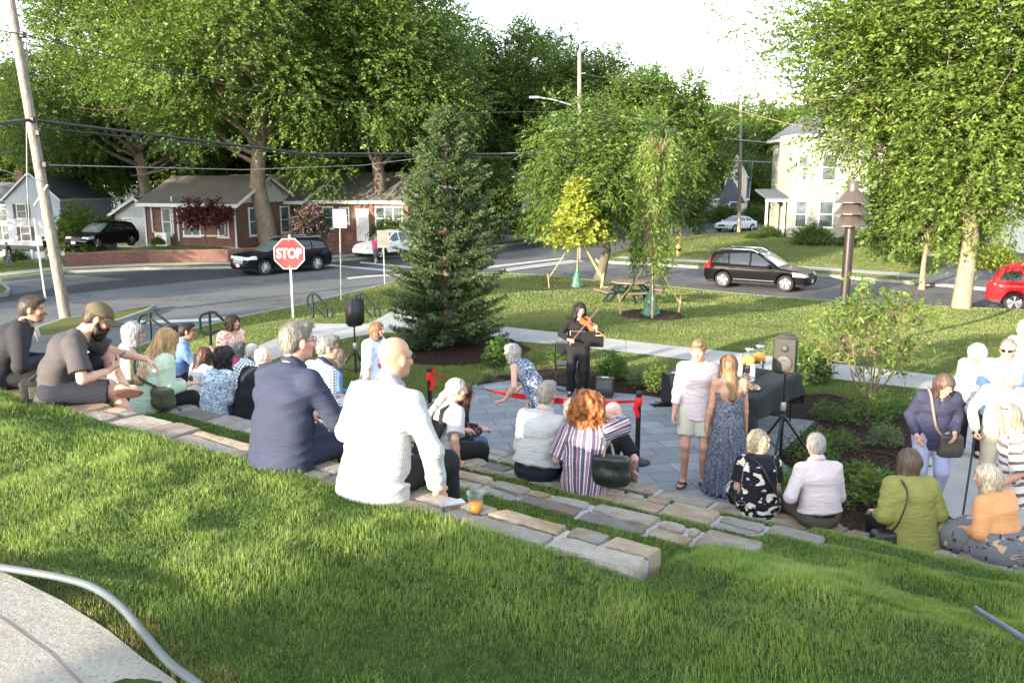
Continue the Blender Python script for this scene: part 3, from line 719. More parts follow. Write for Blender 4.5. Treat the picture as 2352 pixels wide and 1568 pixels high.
class House:
    def __init__(s, loc, rz, label, name='house', cat='house'): s.r = empty(name, loc, rz, label, cat)
    def walls(s, x0, x1, y0, y1, z0, z1, mat, name='wall', gable=None, gmat=None, pitch=.5):
        mb = MB(); mb.box(((x0+x1)/2, (y0+y1)/2, (z0+z1)/2), (x1-x0, y1-y0, z1-z0)); o = mb.build(name, mat, s.r)
        if gable:
            if gable == 'x':            # ridge along x, gables at both x ends
                h = (y1-y0)/2*pitch; P = [(y0, z1), (y1, z1), ((y0+y1)/2, z1+h)]
                for xx in (x0 - .002, x1 - .028): g = MB(); g.extr(P, (xx, 0, 0), (0,1,0), (0,0,1), (1,0,0), .03); g.build('gable', gmat or mat, s.r)
            else:
                h = (x1-x0)/2*pitch; P = [(x0, z1), (x1, z1), ((x0+x1)/2, z1+h)]
                for yy in (y0 - .002, y1 - .028): g = MB(); g.extr(P, (0, yy, 0), (1,0,0), (0,0,1), (0,1,0), .03); g.build('gable', gmat or mat, s.r)
        return o
    def roof(s, x0, x1, y0, y1, z, mat, ax='x', pitch=.5, ov=.35, th=.12, fascia=True):
        mb = MB(); tr = MB()
        if ax == 'x':
            c = (y0+y1)/2; h = (y1-y0)/2*pitch
            for sg, e in ((1, y0), (-1, y1)):
                e2 = e - sg*ov; ze = z - ov*pitch
                mb.extr([(0, 0), (x1-x0+2*ov, 0), (x1-x0+2*ov, 1), (0, 1)], (x0-ov, e2, ze), (1,0,0), (0, c-e2, z+h-ze), (0, 0, 1), th)
                tr.box(((x0+x1)/2, e2 - sg*.012, ze + th/2 - .05), (x1-x0+2*ov+.02, .03, th + .1))
                for xx in (x0-ov-.015, x1+ov+.015): tr.extr([(0,0),(1,0),(1,1),(0,1)], (xx-.014, e2, ze-.10), (0, c-e2, z+h-ze), (0,0,th+.09), (1,0,0), .028)
        else:
            c = (x0+x1)/2; h = (x1-x0)/2*pitch
            for sg, e in ((1, x0), (-1, x1)):
                e2 = e - sg*ov; ze = z - ov*pitch
                mb.extr([(0, 0), (y1-y0+2*ov, 0), (y1-y0+2*ov, 1), (0, 1)], (e2, y0-ov, ze), (0,1,0), (c-e2, 0, z+h-ze), (0, 0, 1), th)
                tr.box((e2 - sg*.012, (y0+y1)/2, ze + th/2 - .05), (.03, y1-y0+2*ov+.02, th + .1))
                for yy in (y0-ov-.015, y1+ov+.015): tr.extr([(0,0),(1,0),(1,1),(0,1)], (e2, yy-.014, ze-.10), (c-e2, 0, z+h-ze), (0,0,th+.09), (0,1,0), .028)
        mb.build('roof', mat, s.r)
        if fascia: tr.build('fascia', M_TRIM, s.r)
    def window(s, cx, cz, w, h, plane, face='y', sgn=-1, shutters=False, bars=(0, 1), frame=.09):
        """on the plane y = plane (face 'y') or x = plane (face 'x'); sgn is the outward side"""
        f = MB(); p = MB()
        if face == 'y': mk = lambda a, b, d: (a, plane + sgn*d, b); sz = lambda ww, hh, t: (ww, t, hh)
        else: mk = lambda a, b, d: (plane + sgn*d, a, b); sz = lambda ww, hh, t: (t, ww, hh)
        for q in (-1, 1): f.box(mk(cx + q*(w/2 + frame/2), cz, .03), sz(frame, h + 2*frame + .04, .06)); f.box(mk(cx, cz + q*(h/2 + frame/2), .025), sz(w, frame, .05))
        f.box(mk(cx, cz - h/2 - frame - .03, .05), sz(w + 2*frame + .08, .05, .10))
        for k in range(bars[0]): f.box(mk(cx - w/2 + w*(k+1)/(bars[0]+1), cz, .022), sz(.07, h, .036))
        for k in range(bars[1]): f.box(mk(cx, cz - h/2 + h*(k+1)/(bars[1]+1), .020), sz(w, .05, .03))
        o = f.build('window', M_TRIM, s.r); p.box(mk(cx, cz, .006), sz(w, h, .008)); p.build('pane', M_GLASS, o)
        if shutters:
            for q in (-1, 1):
                m = MB(); m.box(mk(cx + q*(w/2 + frame + .2), cz, .022), sz(.34, h + .12, .035))
                for k in range(7): m.box(mk(cx + q*(w/2 + frame + .2), cz - h/2 + h*(k+.5)/7, .042), sz(.26, .05, .012))
                m.build('shutter', M_SHUT, s.r)
        return o
    def add(s, name, mb, mat): return mb.build(name, mat, s.r)
# ---- brick house
BZ = -.28; RB_ = rad(-22)
H1 = House((-17.0, 51.5, BZ), RB_, 'low red brick house with a grey-brown roof behind the stop sign')
H1.walls(-7.4, 0, 0, 6.0, -.6, 2.62, M_BRICK, gable='x', gmat=M_GSID, pitch=.52); H1.roof(-7.4, 0, 0, 6.0, 2.62, M_ROOF, 'x', .52)
H1.walls(0.02, 8.7, 6.0, 13, -.6, 2.75, M_BRICK, 'wing_wall', 'x', M_GSID, .48); H1.roof(.4, 8.7, 6.0, 13, 2.75, M_ROOF, 'x', .48)
H1.walls(-7.6, -.02, 6.02, 12, -.6, 2.6, M_BRICK, 'rear_wall'); H1.roof(-7.4, 1.2, 5.0, 12.5, 2.66, M_ROOF, 'x', .44, .3)
m = MB(); m.box((-3.7, .02, -.32), (7.46, .1, .5)); H1.add('foundation', m, mat_concrete('painted foundation', (.33, .33, .30)))
for cx, w, b in ((-5.55, .62, 0), (-3.55, 1.25, 1), (-1.05, .68, 0)): H1.window(cx, 1.38, w, 1.6, 0, 'y', -1, bars=(b, 1))
for cy in (1.6, 4.75): H1.window(cy, 1.42, .82, 1.6, 0, 'x', 1)
for cx, w, b, cz, h in ((1.0, .9, 0, 1.55, 1.3), (2.2, 1.5, 1, 1.55, 1.3), (3.9, .6, 0, 1.7, .9), (7.3, 1.9, 2, 1.55, 1.4)): H1.window(cx, cz, w, h, 6.0, 'y', -1, bars=(b, 1))
m = MB(); m.box((5.3, 5.96, 1.1), (.95, .06, 2.1)); dr = H1.add('door', m, M_DOORW); m = MB(); m.lathe([(0, 0), (.035, .01), (.035, .03), (0, .04)], (5.0, 5.88, 1.0), 8, M=Matrix.Rotation(rad(90), 3, 'X')); m.build('handle', plain('brass', (.5, .36, .14), .3, 1), dr)
m = MB()
for k in range(4): m.box((5.3, 5.75 - .3*k, -.28 + .30 - .13*k - .1), (1.9, .6, .14))
H1.add('front_steps', m, M_BRICK)
m = MB()
for x in (4.4, 6.2):
    for k in range(6): m.tube([(x, 5.9 - .22*k, .1 - .07*k), (x, 5.9 - .22*k, .95 - .09*k)], .014, 5)
    m.tube([(x, 5.95, .98), (x, 4.75, .5)], .02, 5)
H1.add('stair_rail', m, M_SHUT)
m = MB(); W_ = [(-6.7, 2.3, -6.62), (-4.85, 2.9, -4.85)]
for pts in ([(-6.75,-.07,2.35),(-6.75,-.07,.75),(-6.3,-.07,.6),(-5.1,-.07,.62)], [(-5.0,-.07,3.0),(-5.0,-.07,.6)], [(-4.6,-.07,2.3),(-4.6,-.07,.15)], [(-.85,-.07,2.25),(-.85,-.07,.72),(-1.1,-.07,.58),(-3.6,-.07,.56)], [(-7.33,-.07,2.5),(-7.33,-.07,-.25)], [(-.06,-.07,2.5),(-.06,-.07,-.25)]): m.tube(pts, .055, 8)
H1.add('downpipe', m, M_TRIM)
ac = empty('air_conditioner', Matrix.Rotation(RB_, 4, 'Z') @ Vector((-5.3, -.75, 0)) + Vector((-17.0, 51.5, BZ - .1)), RB_, 'white outdoor air conditioner unit against the brick wall', 'air conditioner')
m = MB(); m.bbox((0, 0, .42), (.95, .36, .84), .03); m.box((-.38, 0, -.06), (.06, .3, .14)); m.box((.38, 0, -.06), (.06, .3, .14)); m.build('casing', M_TRIM, ac)
m = MB(); m.lathe([(.05, 0), (.30, 0), (.30, .02), (.27, .025), (.06, .01)], (-.12, -.185, .42), 20, M=Matrix.Rotation(rad(90), 3, 'X')); m.build('fan_grille', plain('grey grille', (.25, .25, .25), .6), ac)
# ---- garage
p = A(290, 558, 60)
H2 = House(p, rad(-22), 'small garage with a white door beside the brick house', 'garage', 'garage')
H2.walls(-.9, 3.6, 0, 6, -.8, 2.05, M_WHITE, gable='y', pitch=.5); H2.roof(-.9, 3.6, 0, 6, 2.05, M_ROOF, 'y', .5)
m = MB(); m.box((1.1, -.03, .8), (2.6, .06, 2.1)); H2.add('door', m, M_DOORW)
# ---- blue house
p = A(22, 560, 62)
H3 = House((p.x, p.y, -1.0), rad(-6), 'pale blue two-storey house with black shutters at the far left')
gw = 6.0
H3.walls(0, gw, 0, 9, -.3, 4.75, M_BLUE, gable='y', pitch=.86); H3.roof(0, gw, 0, 9, 4.75, M_ROOFB, 'y', .86, .22)
H3.walls(-7, .02, 1.2, 8, -.3, 4.2, M_BLUE, 'wing_wall'); H3.roof(-7, 1.0, 1.2, 8, 4.2, M_ROOFB, 'x', .6, .3)
for cx, cz in ((1.75, 3.45), (1.95, 1.15)): H3.window(cx, cz, .95, 1.35, 0, 'y', -1, True)
H3.window(-1.0, 1.15, .95, 1.35, 1.2, 'y', -1, True); H3.window(-1.3, 3.0, .95, 1.15, 1.2, 'y', -1, True); H3.window(4.9, 1.0, .8, 1.2, 0, 'y', -1)
m = MB(); m.box((-1.2, 4.6, 6.6), (.9, .7, 2.0)); H3.add('chimney', m, M_BRICK)
H3.r.scale = (.72,)*3
# ---- shingled house
p = A(1862, 552, 60)
H4 = House((p.x, p.y, p.z), rad(2), 'two-storey green-grey shingled house behind the pagoda lamp')
H4.walls(0, 9, 0, 9, -.8, 7.6, M_SHIN, gable='y', pitch=.7); H4.roof(0, 9, 0, 9, 7.6, M_ROOFB, 'y', .7, .4)
m = MB(); m.prism([(-1.25, 1.1), (.01, -.004), (.01, 4), (-1.25, 4)], -.8, 7.5); H4.add('bay', m, M_SHIN)
for cz in (1.85, 5.15): H4.window(.98, cz, .95, 1.75, 0, 'y', -1); H4.window(4.2, cz, .95, 1.75, 0, 'y', -1); H4.window(7.2, cz, .95, 1.75, 0, 'y', -1)
ax = Vector((1.25, -1.1, 0)).normalized();
for cz in (1.85, 5.15):
    f = MB(); c = Vector((-.62, .55, cz)) + Vector((-.66, -.75, 0)).normalized() * .03; R = Matrix.Rotation(math.atan2(ax.y, ax.x), 3, 'Z')
    for q in (-1, 1): f.box(c + ax*q*.42, (.09, .05, 1.95), M=R); f.box(c + Vector((0,0,q*.93)), (.75, .05, .09), M=R)
    f.box(c, (.75, .04, .05), M=R); o = f.build('window', M_TRIM, H4.r); f = MB(); f.box(c - Vector((-.66,-.75,0)).normalized()*.012, (.75, .02, 1.77), M=R); f.build('pane', M_GLASS, o)
m = MB(); m.extr([(0,0),(1.7,0),(1.7,2.6),(0,2.6)], (-2.95, 1.4, 2.9), (1,0,.0), (0,1,.22), (0,0,1), .14); H4.add('porch_roof', m, M_ROOFB)
m = MB()
for x in (-2.8, -1.5): m.box((x, 1.6, 1.3), (.14, .14, 3.2))
m.box((-2.1, 1.5, 2.8), (1.7, .16, .16)); m.box((-2.1, 1.6, .55), (1.5, .06, .06)); m.box((-2.1, 1.6, .0), (1.5, .06, .06))
for k in range(7): m.box((-2.75 + .2*k, 1.6, .28), (.035, .035, .55))
H4.add('porch', m, M_TRIM)
m = MB(); m.box((-2.1, 2.6, -.35), (1.7, 2.4, .5))
for k in range(4): m.box((-3.1 - .28*k, 2.2, -.35 - .14*k), (.30, 1.4, .5))
H4.add('porch_steps', m, M_WHITE)
m = MB()
for k in range(8): m.tube([(-2.9 - .2*k, 1.45, .45 - .09*k), (-2.9 - .2*k, 1.45, -.3 - .09*k)], .025, 5)
m.tube([(-2.9, 1.45, .5), (-4.5, 1.45, -.2)], .03, 5); H4.add('stair_rail', m, M_TRIM)
# ---- steep roofed house far away
p = A(1668, 497, 96)
H5 = House((p.x, p.y, p.z), rad(-18), 'cream house with a steep grey roof beyond the far sedan')
H5.walls(-4.0, 2.2, 0, 7, -.5, 2.2, M_CREAM); H5.roof(-4.0, 2.2, 0, 7.5, 2.2, M_ROOFB, 'x', 1.1, .25)
H5.walls(-.3, 2.1, -.6, 3, -.5, 4.6, M_CREAM, 'cross_gable', 'y', None, 1.9); H5.roof(-.3, 2.1, -.6, 3, 4.6, M_ROOFB, 'y', 1.9, .12, .1)
H5.walls(-3.6, -1.7, 1.2, 4, 2.0, 4.6, M_CREAM, 'dormer'); H5.roof(-3.6, -1.7, 1.2, 4, 4.6, M_ROOFB, 'y', .5, .15, .1)
H5.window(1.0, 4.5, .4, 1.0, -.6, 'y', -1); H5.window(.9, 1.0, .9, 1.2, -.6, 'y', -1); H5.window(-2.6, 1.0, .9, 1.2, 0, 'y', -1); H5.window(-2.65, 3.6, .8, .9, 1.2, 'y', -1)
m = MB(); m.extr([(0,0),(3.0,0),(1.1,3.4)], (-.9, -.62, 1.5), (1,0,0), (0,0,1), (0,1,0), .2); H5.add('entry_gable', m, M_ROOFB)
# ---- half hidden white house and the house at the right edge
p = A(1125, 560, 68)
H6 = House((p.x, p.y, p.z), rad(-12), 'white house mostly hidden by trees right of the spruce')
H6.walls(-3.5, 4.4, 0, 8, -.6, 4.1, M_WHITE, gable='y', pitch=.75); H6.roof(-3.5, 4.4, 0, 8, 4.1, M_ROOFB, 'y', .75, .3)
for cx, cz in ((-1.9, 1.4), (.5, 1.4), (2.8, 1.4), (-.6, 3.6), (2.2, 3.6)): H6.window(cx, cz, .9, 1.3, 0, 'y', -1)
m = MB()
for k in range(12): m.box((-.2 + .3*k, -1.2, .3), (.05, .05, .9))
m.box((1.5, -1.2, .78), (3.7, .07, .07)); H6.add('porch_rail', m, M_TRIM)
p = A(2292, 590, 47)
H7 = House((p.x, p.y, p.z), rad(-8), 'pale sided house cut off by the right edge behind the yellow bush')
H7.walls(0, 9, 0, 8, -.8, 5.6, M_PALE, gable='x', pitch=.7); H7.roof(0, 9, 0, 8, 5.6, M_ROOFB, 'x', .7, .35); H7.window(3, 3.8, .9, 1.4, 0, 'y', -1); H7.window(3, 1.0, .9, 1.4, 0, 'y', -1)
m = MB(); m.box((4.5, -.03, -.5), (9.02, .1, .5)); H7.add('foundation', m, mat_concrete('block foundation', (.36, .35, .33)))
p = A(822, 470, 96)
H8 = House((p.x, p.y, -1), rad(-10), 'white gabled house far behind, glimpsed above the brick roof')
H8.walls(-1.6, 3.4, 0, 6, 0, 5.4, M_WHITE, gable='y', pitch=.8); H8.roof(-1.6, 3.4, 0, 6, 5.4, M_ROOF, 'y', .8, .2); H8.window(1, 5.2, .8, 1.0, 0, 'y', -1)
# ---- brick retaining wall, white fence
def retaining(px0, px1, d, hgt, label, th=.3):
    L = off([p for p in FK], d); pr = []
    for i, p in enumerate(L):
        u = _CX + _F * p[0] / (p[1] * .985)
        pr.append((u, p))
    pts = [p for u, p in pr if px0 <= u <= px1]
    def at(u0):
        for (a, pa), (b, pb) in zip(pr[:-1], pr[1:]):
            if a <= u0 <= b: t = (u0-a)/(b-a); return (pa[0]+(pb[0]-pa[0])*t, pa[1]+(pb[1]-pa[1])*t)
    pts = [at(px0)] + pts + [at(px1)]
    r = empty('brick_wall', (0, 0, 0), 0, label, 'garden wall'); r['kind'] = 'thing'; mb, cp = MB(), MB(); inn = off(pts, th); o1, o2 = off(pts, -.03), off(pts, th + .03)
    for i in range(len(pts) - 1):
        q = [pts[i], pts[i+1], inn[i+1], inn[i]]; mb.prism(q, -1.1, -.86 + hgt); cp.prism([o1[i], o1[i+1], o2[i+1], o2[i]], -.86 + hgt, -.86 + hgt + .07)
    mb.build('brickwork', M_BRICK, r); cp.build('coping', mat_brick('coping brick', (.16,.075,.06), (.20,.10,.08)), r)
retaining(135, 830, 2.5, .62, 'long low brick retaining wall below the brick house lawn'); retaining(862, 1290, 2.6, .66, 'low brick retaining wall running behind the spruce and the white car')
r = empty('picket_fence', A(-30, 600, 50), rad(4), 'white fence in front of the pale blue house at the left edge', 'fence'); m = MB(); m.box((2.0, 0, .1), (5.2, .04, .95))
m.build('boards', M_WHITE, r); m = MB()
for k in range(4): m.box((-.5 + 1.6*k, -.04, .12), (.12, .12, 1.15))
m.build('post', M_TRIM, r)
# ---- unseen building added behind the camera, its ridge set to shade the right foreground
sd = Vector((SUN_DIR.x, SUN_DIR.y)).normalized(); H9p = Vector((0, 7)) + sd * 25
H9 = House((H9p.x, H9p.y, 1.7), math.atan2(sd.x, -sd.y), 'low unseen building added behind the viewpoint to shade the court', 'shade_building', 'building')
H9.walls(2.2, 18, 0, 9, -1, 3.1, M_BRICK, gable='x', pitch=.2); H9.roof(2.2, 18, 0, 9, 3.1, M_ROOF, 'x', .2)
for cx in (4, 7, 10, 13, 16): H9.window(cx, 1.5, 1.6, 1.5, 9, 'y', 1)
# ================================================================ VEGETATION
def frames(d):
    d = d / (np.linalg.norm(d, axis=1, keepdims=True) + 1e-9)
    ref = np.where(np.abs(d[:, 2:3]) < .9, np.array([[0, 0, 1.]]), np.array([[1., 0, 0]]))
    a = np.cross(d, ref); a /= np.linalg.norm(a, axis=1, keepdims=True) + 1e-9
    return d, a, np.cross(a, d)
def leaf_mesh(name, P, D, Nn, L, Wd, col, fold=.0):
    """one kite-shaped leaf per row: base P, direction D, normal Nn, length L, width Wd"""
    n = len(P); D = D / (np.linalg.norm(D, axis=1, keepdims=True) + 1e-9)
    S = np.cross(D, Nn); S /= np.linalg.norm(S, axis=1, keepdims=True) + 1e-9
    L = np.broadcast_to(np.asarray(L, float), (n,))[:, None]; Wd = np.broadcast_to(np.asarray(Wd, float), (n,))[:, None]
    V = np.empty((n, 4, 3), np.float32)
    V[:,0] = P; V[:,1] = P + D*L*.45 + S*Wd*.5 ; V[:,2] = P + D*L; V[:,3] = P + D*L*.45 - S*Wd*.5
    b = np.arange(n)[:, None] * 4
    F = np.concatenate([b + np.array([[0, 1, 2]]), b + np.array([[0, 2, 3]])])
    return npmesh(name, V.reshape(-1, 3), F, False, col=np.repeat(col, 4, 0))
def twig_leaves(rg, starts, dirs, tl, nl, leaf, wid, droop, colf, flat_=.6):
    """leaves set alternately along twigs; returns arrays for leaf_mesh"""
    n = len(starts); d, a, b = frames(dirs)
    t = (np.arange(nl) + .5) / nl
    T = tl[:, None] * t[None]                                   # n, nl
    P = starts[:, None] + d[:, None] * T[..., None]
    P[..., 2] -= droop * (T ** 2) / (tl[:, None] + 1e-6)
    P += rg.normal(0, .05, P.shape) * tl[:, None, None] * .5
    side = np.where(np.arange(nl) % 2 == 0, 1, -1)[None, :, None]
    h = np.cross(d, np.array([0, 0, 1.])); h /= np.linalg.norm(h, axis=1, keepdims=True) + 1e-6
    LD = h[:, None] * side * .8 + d[:, None] * .65 + rg.normal(0, .35, P.shape); LD[..., 2] -= droop * .6 + .15
    Nn = rg.normal(0, 1 - flat_, P.shape) + np.array([0, 0, flat_]) + d[:, None] * .25
    m = n * nl
    k = rg.uniform(.45, 1.35, m)
    return P.reshape(m, 3), LD.reshape(m, 3), Nn.reshape(m, 3), leaf * k, wid * k, colf(rg, m, P.reshape(m, 3))
def two(c0, c1, cl=.5):
    c0, c1 = np.array(c0), np.array(c1)
    def f(rg, m, P):
        k = np.clip(.5 + .22 * rg.normal(0, 1, m) + cl * .5 * fbm(P[:,0]*.9, P[:,1]*.9, P[:,2]*.9, 2, 3), 0, 1)[:, None]
        return (c0 * (1 - k) + c1 * k) * rg.uniform(.65, 1.35, (m, 1))
    return f
def mat_bark(name, col):
    g = N(name); v = g.co(); m = g.n('ShaderNodeMapping'); m.inputs['Scale'].default_value = (9, 9, 1.6); g.l(v, m.inputs[0])
    a = g.noise(m.outputs[0], 2.2, 5, .7); b = g.noise(v, 1.2, 3)
    c = g.ramp(a, [(.3, tuple(x*.45 for x in col)), (.7, tuple(x*1.25 for x in col))]); c = g.mix(.4, c, g.ramp(b, [(.3, .6), (.7, 1.3)]), 'MULTIPLY')
    g.set(c, .95, 0, .1); g.bump(a, .9, .03); return g.mat
BARK = mat_bark('grey bark', (.13, .11, .09)); BARKL = mat_bark('pale bark', (.27, .22, .165)); BARKT = mat_bark('young bark', (.24, .17, .11))
def limb(mb, p0, p1, r0, r1, rg, bend=.12, n=6, k=7):
    p0, p1 = Vector(p0), Vector(p1); L = (p1-p0).length; off = Vector((rg.normal(0,1), rg.normal(0,1), rg.normal(0,.5))) * bend * L
    pts = []; rr = []
    for i in range(n):
        t = i / (n-1); pts.append(p0.lerp(p1, t) + off * math.sin(math.pi * t) * .6 + Vector((0,0,-.08*L*math.sin(math.pi*t)))); rr.append(r0 + (r1-r0) * t ** .8)
    mb.tube(pts, rr, k); return pts
def crown_blobs(rg, n, c, rx, ry, rz, br, shape='round'):
    out = []
    while len(out) < n:
        q = rg.normal(0, 1, 3); q /= np.linalg.norm(q); r = rg.uniform(.25, 1) ** .5
        if shape == 'round' and q[2] < -.75: continue
        k = 1.
        if shape == 'cone': k = np.clip(1.15 - .5 * (q[2]*r + 1), .25, 1)
        if shape == 'vase': k = np.clip(.55 + .35 * (q[2]*r + 1), .4, 1)
        p = np.array(c) + q * r * np.array([rx*k, ry*k, rz]) * (1 + .16 * rg.normal())
        out.append((p, br * rg.uniform(.7, 1.3)))
    return out
def tree_meshes(seed, H, W, cb, leaf=.26, wid=.17, nblob=70, ntw=60, nl=8, tw=1.0, col=None, bark=BARK, tr=.3, shape='round', droop=.25, rz=None, tref=None, lean=0., limbs=26):
    """trunk and crown meshes about the tree's base"""
    rg = np.random.RandomState(seed); cz = (H + cb) / 2; rz = rz or (H - cb) / 2 * .92; br = W * .13
    blobs = crown_blobs(rg, nblob, (lean, 0, cz), W/2*.86, W/2*.86, rz, br, shape)
    S, D = [], []
    cc = np.array([lean*.5, 0, cb + (H-cb)*.35])
    for p, r in blobs:
        q = rg.normal(0, 1, (ntw, 3)); q /= np.linalg.norm(q, axis=1, keepdims=True); rr = rg.uniform(.2, 1, (ntw, 1)) ** .6
        st_ = p + q * rr * r * np.array([1, 1, .72])
        out = st_ - cc; out /= np.linalg.norm(out, axis=1, keepdims=True) + 1e-6
        S.append(st_); D.append(q * .8 + out * .7 + rg.normal(0, .35, (ntw, 3)) + np.array([0, 0, .15 - droop*.5]))
    S = np.concatenate(S); D = np.concatenate(D)
    tl = tw * rg.uniform(.6, 1.3, len(S))
    arr = twig_leaves(rg, S, D, tl, nl, leaf, wid, droop, col)
    crown = leaf_mesh('crown', *arr)
    mb = MB(); tr_ = tref or H * .022
    th = cb + (H - cb) * .45
    pts = [Vector((0, 0, -.3)), Vector((0, 0, .0)), Vector((rg.normal(0, .03)*th, rg.normal(0, .03)*th, th*.3)), Vector((lean*.3 + rg.normal(0,.03)*th, rg.normal(0,.03)*th, th*.65)), Vector((lean*.6, 0, th)), Vector((lean, 0, cb + (H-cb)*.8))]
    mb.tube(pts, [tr_*1.7, tr_*1.35, tr_, tr_*.85, tr_*.6, tr_*.12], 10)
    order = sorted(blobs, key=lambda b: -b[1])[:limbs]
    for p, r in order:
        zz = np.clip(cb*.75 + (p[2]-cb) * .45, cb * .55, th); f = zz / th
        a = Vector((lean*.5*f, 0, zz)); m = limb(mb, a, p, tr_ * (.55 - .25*f), tr_ * .06, rg, .10)
        for _ in range(2):
            e = p + rg.normal(0, 1, 3) * r * .9; limb(mb, m[3], e, tr_*.12, tr_*.03, rg, .1, 5, 5)
    return mb.mesh('trunk'), crown
def put_tree(name, meshes, mats, loc, rz, label, cat='tree', group=None, sc=1.):
    r = empty(name, loc, rz, label, cat, group); r.scale = (sc, sc, sc)
    for nm, me, mt in zip(('trunk', 'crown'), meshes, mats):
        if not me.materials: me.materials.append(mt)
        o = bpy.data.objects.new(nm, me); COL.objects.link(o); o.parent = r
    return r
M_LEAF = mat_leaf('tree leaf', .42)
DG = two((.045, .085, .018), (.115, .175, .034)); MG = two((.052, .102, .022), (.135, .20, .042)); LG = two((.065, .115, .022), (.165, .23, .045)); YG = two((.18, .23, .03), (.32, .35, .06), .2)
GRP = 'tall broadleaf trees behind the houses'
oakA = tree_meshes(1, 20, 17, 3.4, .175, .11, 165, 84, 16, 1.0, MG, tr=.3)
oakB = tree_meshes(2, 18, 13, 2.8, .175, .11, 140, 80, 15, .95, MG)
oakC = tree_meshes(3, 16, 12, 2.5, .175, .11, 135, 80, 15, .95, MG)
lowD = tree_meshes(4, 10, 10, .6, .26, .17, 90, 64, 9, .9, DG, limbs=10)
rndA = tree_meshes(5, 12, 9, 1.0, .20, .125, 130, 70, 11, .8, MG, limbs=16)
def bt(me, u, Y, H, H0, label, name='oak_tree', z=-.4, rz=None, grp=None, bk=BARK):
    x = (u - _CX) / _F * Y * .985
    return put_tree(name, me, (bk, M_LEAF), (x, Y, z), rz if rz is not None else u * .7, label, 'tree', grp, H / H0)
bt(oakA, 322, 62, 19.8, 20, 'huge oak with a pale trunk rising behind the left end of the brick house', bk=BARKL)
bt(oakA, 612, 53.5, 22.5, 20, 'massive oak with a thick grey trunk standing right in front of the brick house', z=-.35, rz=2.2)
bt(oakB, 872, 56, 19, 18, 'tall oak with a dark trunk by the front steps of the brick house', rz=.4)
bt(oakB, 165, 66, 14.2, 18, 'tall oak at the left edge behind the pale blue house', rz=3.3, grp=None)
bt(oakC, 4, 72, 13.6, 16, 'broad oak seen at the far left behind the leaning pole', rz=1.2)
bt(oakC, 480, 72, 20.5, 16, 'oak crown filling the top of the picture between the two biggest oaks', rz=2.8)
bt(oakC, 740, 74, 21.5, 16, 'oak crown rising high behind the roof ridge of the brick house', rz=.9)
bt(oakB, 965, 72, 19.0, 18, 'oak whose crown ends the left mass of foliage, behind the spruce tip', rz=5.1)
bt(oakB, 1185, 72, 17.2, 18, 'tall oak behind the street lamp arm, open gaps in its crown', rz=1.9)
bt(oakC, 1310, 76, 16.6, 16, 'oak at the right end of the tall trees, behind the pole with the lamp arm', rz=4.2)
bt(oakC, 1075, 80, 14.5, 16, 'darker oak in the dip of the skyline behind the spruce', rz=2.)
for k, (u, Y, H, lab) in enumerate([(60, 82, 12, 'low dark tree behind the blue house roof'), (215, 76, 11, 'dark undergrowth tree between the blue house and the brick house'), (330, 80, 12, 'dark low tree behind the garage'), (450, 82, 13, 'dark low tree above the left half of the brick roof'),
      (570, 82, 12, 'dark low tree above the middle of the brick roof'), (690, 80, 12, 'dark low tree above the gable of the brick house'), (800, 82, 12, 'dark low tree above the right wing of the brick house'), (930, 76, 11, 'dark low tree just left of the spruce'),
      (1045, 70, 9, 'dark low tree hiding the white house behind the spruce'), (1160, 74, 10, 'dark low tree above the roof of the half hidden white house'), (1275, 84, 12, 'dark low tree behind the drooping street tree'), (1390, 86, 13, 'dark low tree left of the round dense maple')]):
    bt(lowD, u, Y, H, 10, lab, 'understory_tree', rz=k*1.3, z=1.5)
bt(rndA, 1512, 64, 12.6, 12, 'dense rounded maple against the open sky, behind the weeping sapling', 'maple_tree')
bt(rndA, 1440, 88, 11.5, 12, 'pointed green tree behind the left side of the rounded maple', 'maple_tree', rz=.2)
for k, (u, Y, H, lab) in enumerate([(1625, 100, 13, 'far rounded tree just right of the dense maple'), (1690, 118, 15, 'far rounded tree behind the thin bare pole'), (1765, 112, 14.5, 'far rounded tree between the pole and the shingled house'), (1850, 120, 16, 'far tree above the shingled house roof'), (1990, 100, 14, 'far tree behind the pagoda lamp'), (2150, 90, 13, 'far tree behind the large street tree'), (2330, 80, 12, 'far tree behind the house at the right edge'), (1560, 130, 12, 'hazy far tree over the road')]):
    bt(rndA, u, Y, H, 12, lab, 'shade_tree', rz=k*1.7+.5)
bt(lowD, 1752, 100, 7.5, 10, 'dark tree filling the gap left of the shingled house', 'yard_tree', z=-1, rz=3)
bt(lowD, 1545, 72, 6.0, 10, 'dark bushy tree at the foot of the rounded maple', 'yard_tree', z=-1, rz=5)
bt(lowD, 1100, 63, 6.5, 10, 'dark leafy tree beside the half hidden white house', 'yard_tree', z=-.6, rz=1)
# ---- the drooping street tree behind the yellow sapling
zel = tree_meshes(7, 7.9, 7.6, 1.7, .24, .060, 120, 70, 10, .75, MG, BARKT, shape='round', droop=.5, tref=.2, limbs=26)
p = G(1376, 641, -.83); put_tree('drooping_tree', zel, (BARK, M_LEAF), p, 0, 'round drooping street tree with narrow hanging leaves behind the yellow sapling', 'tree')
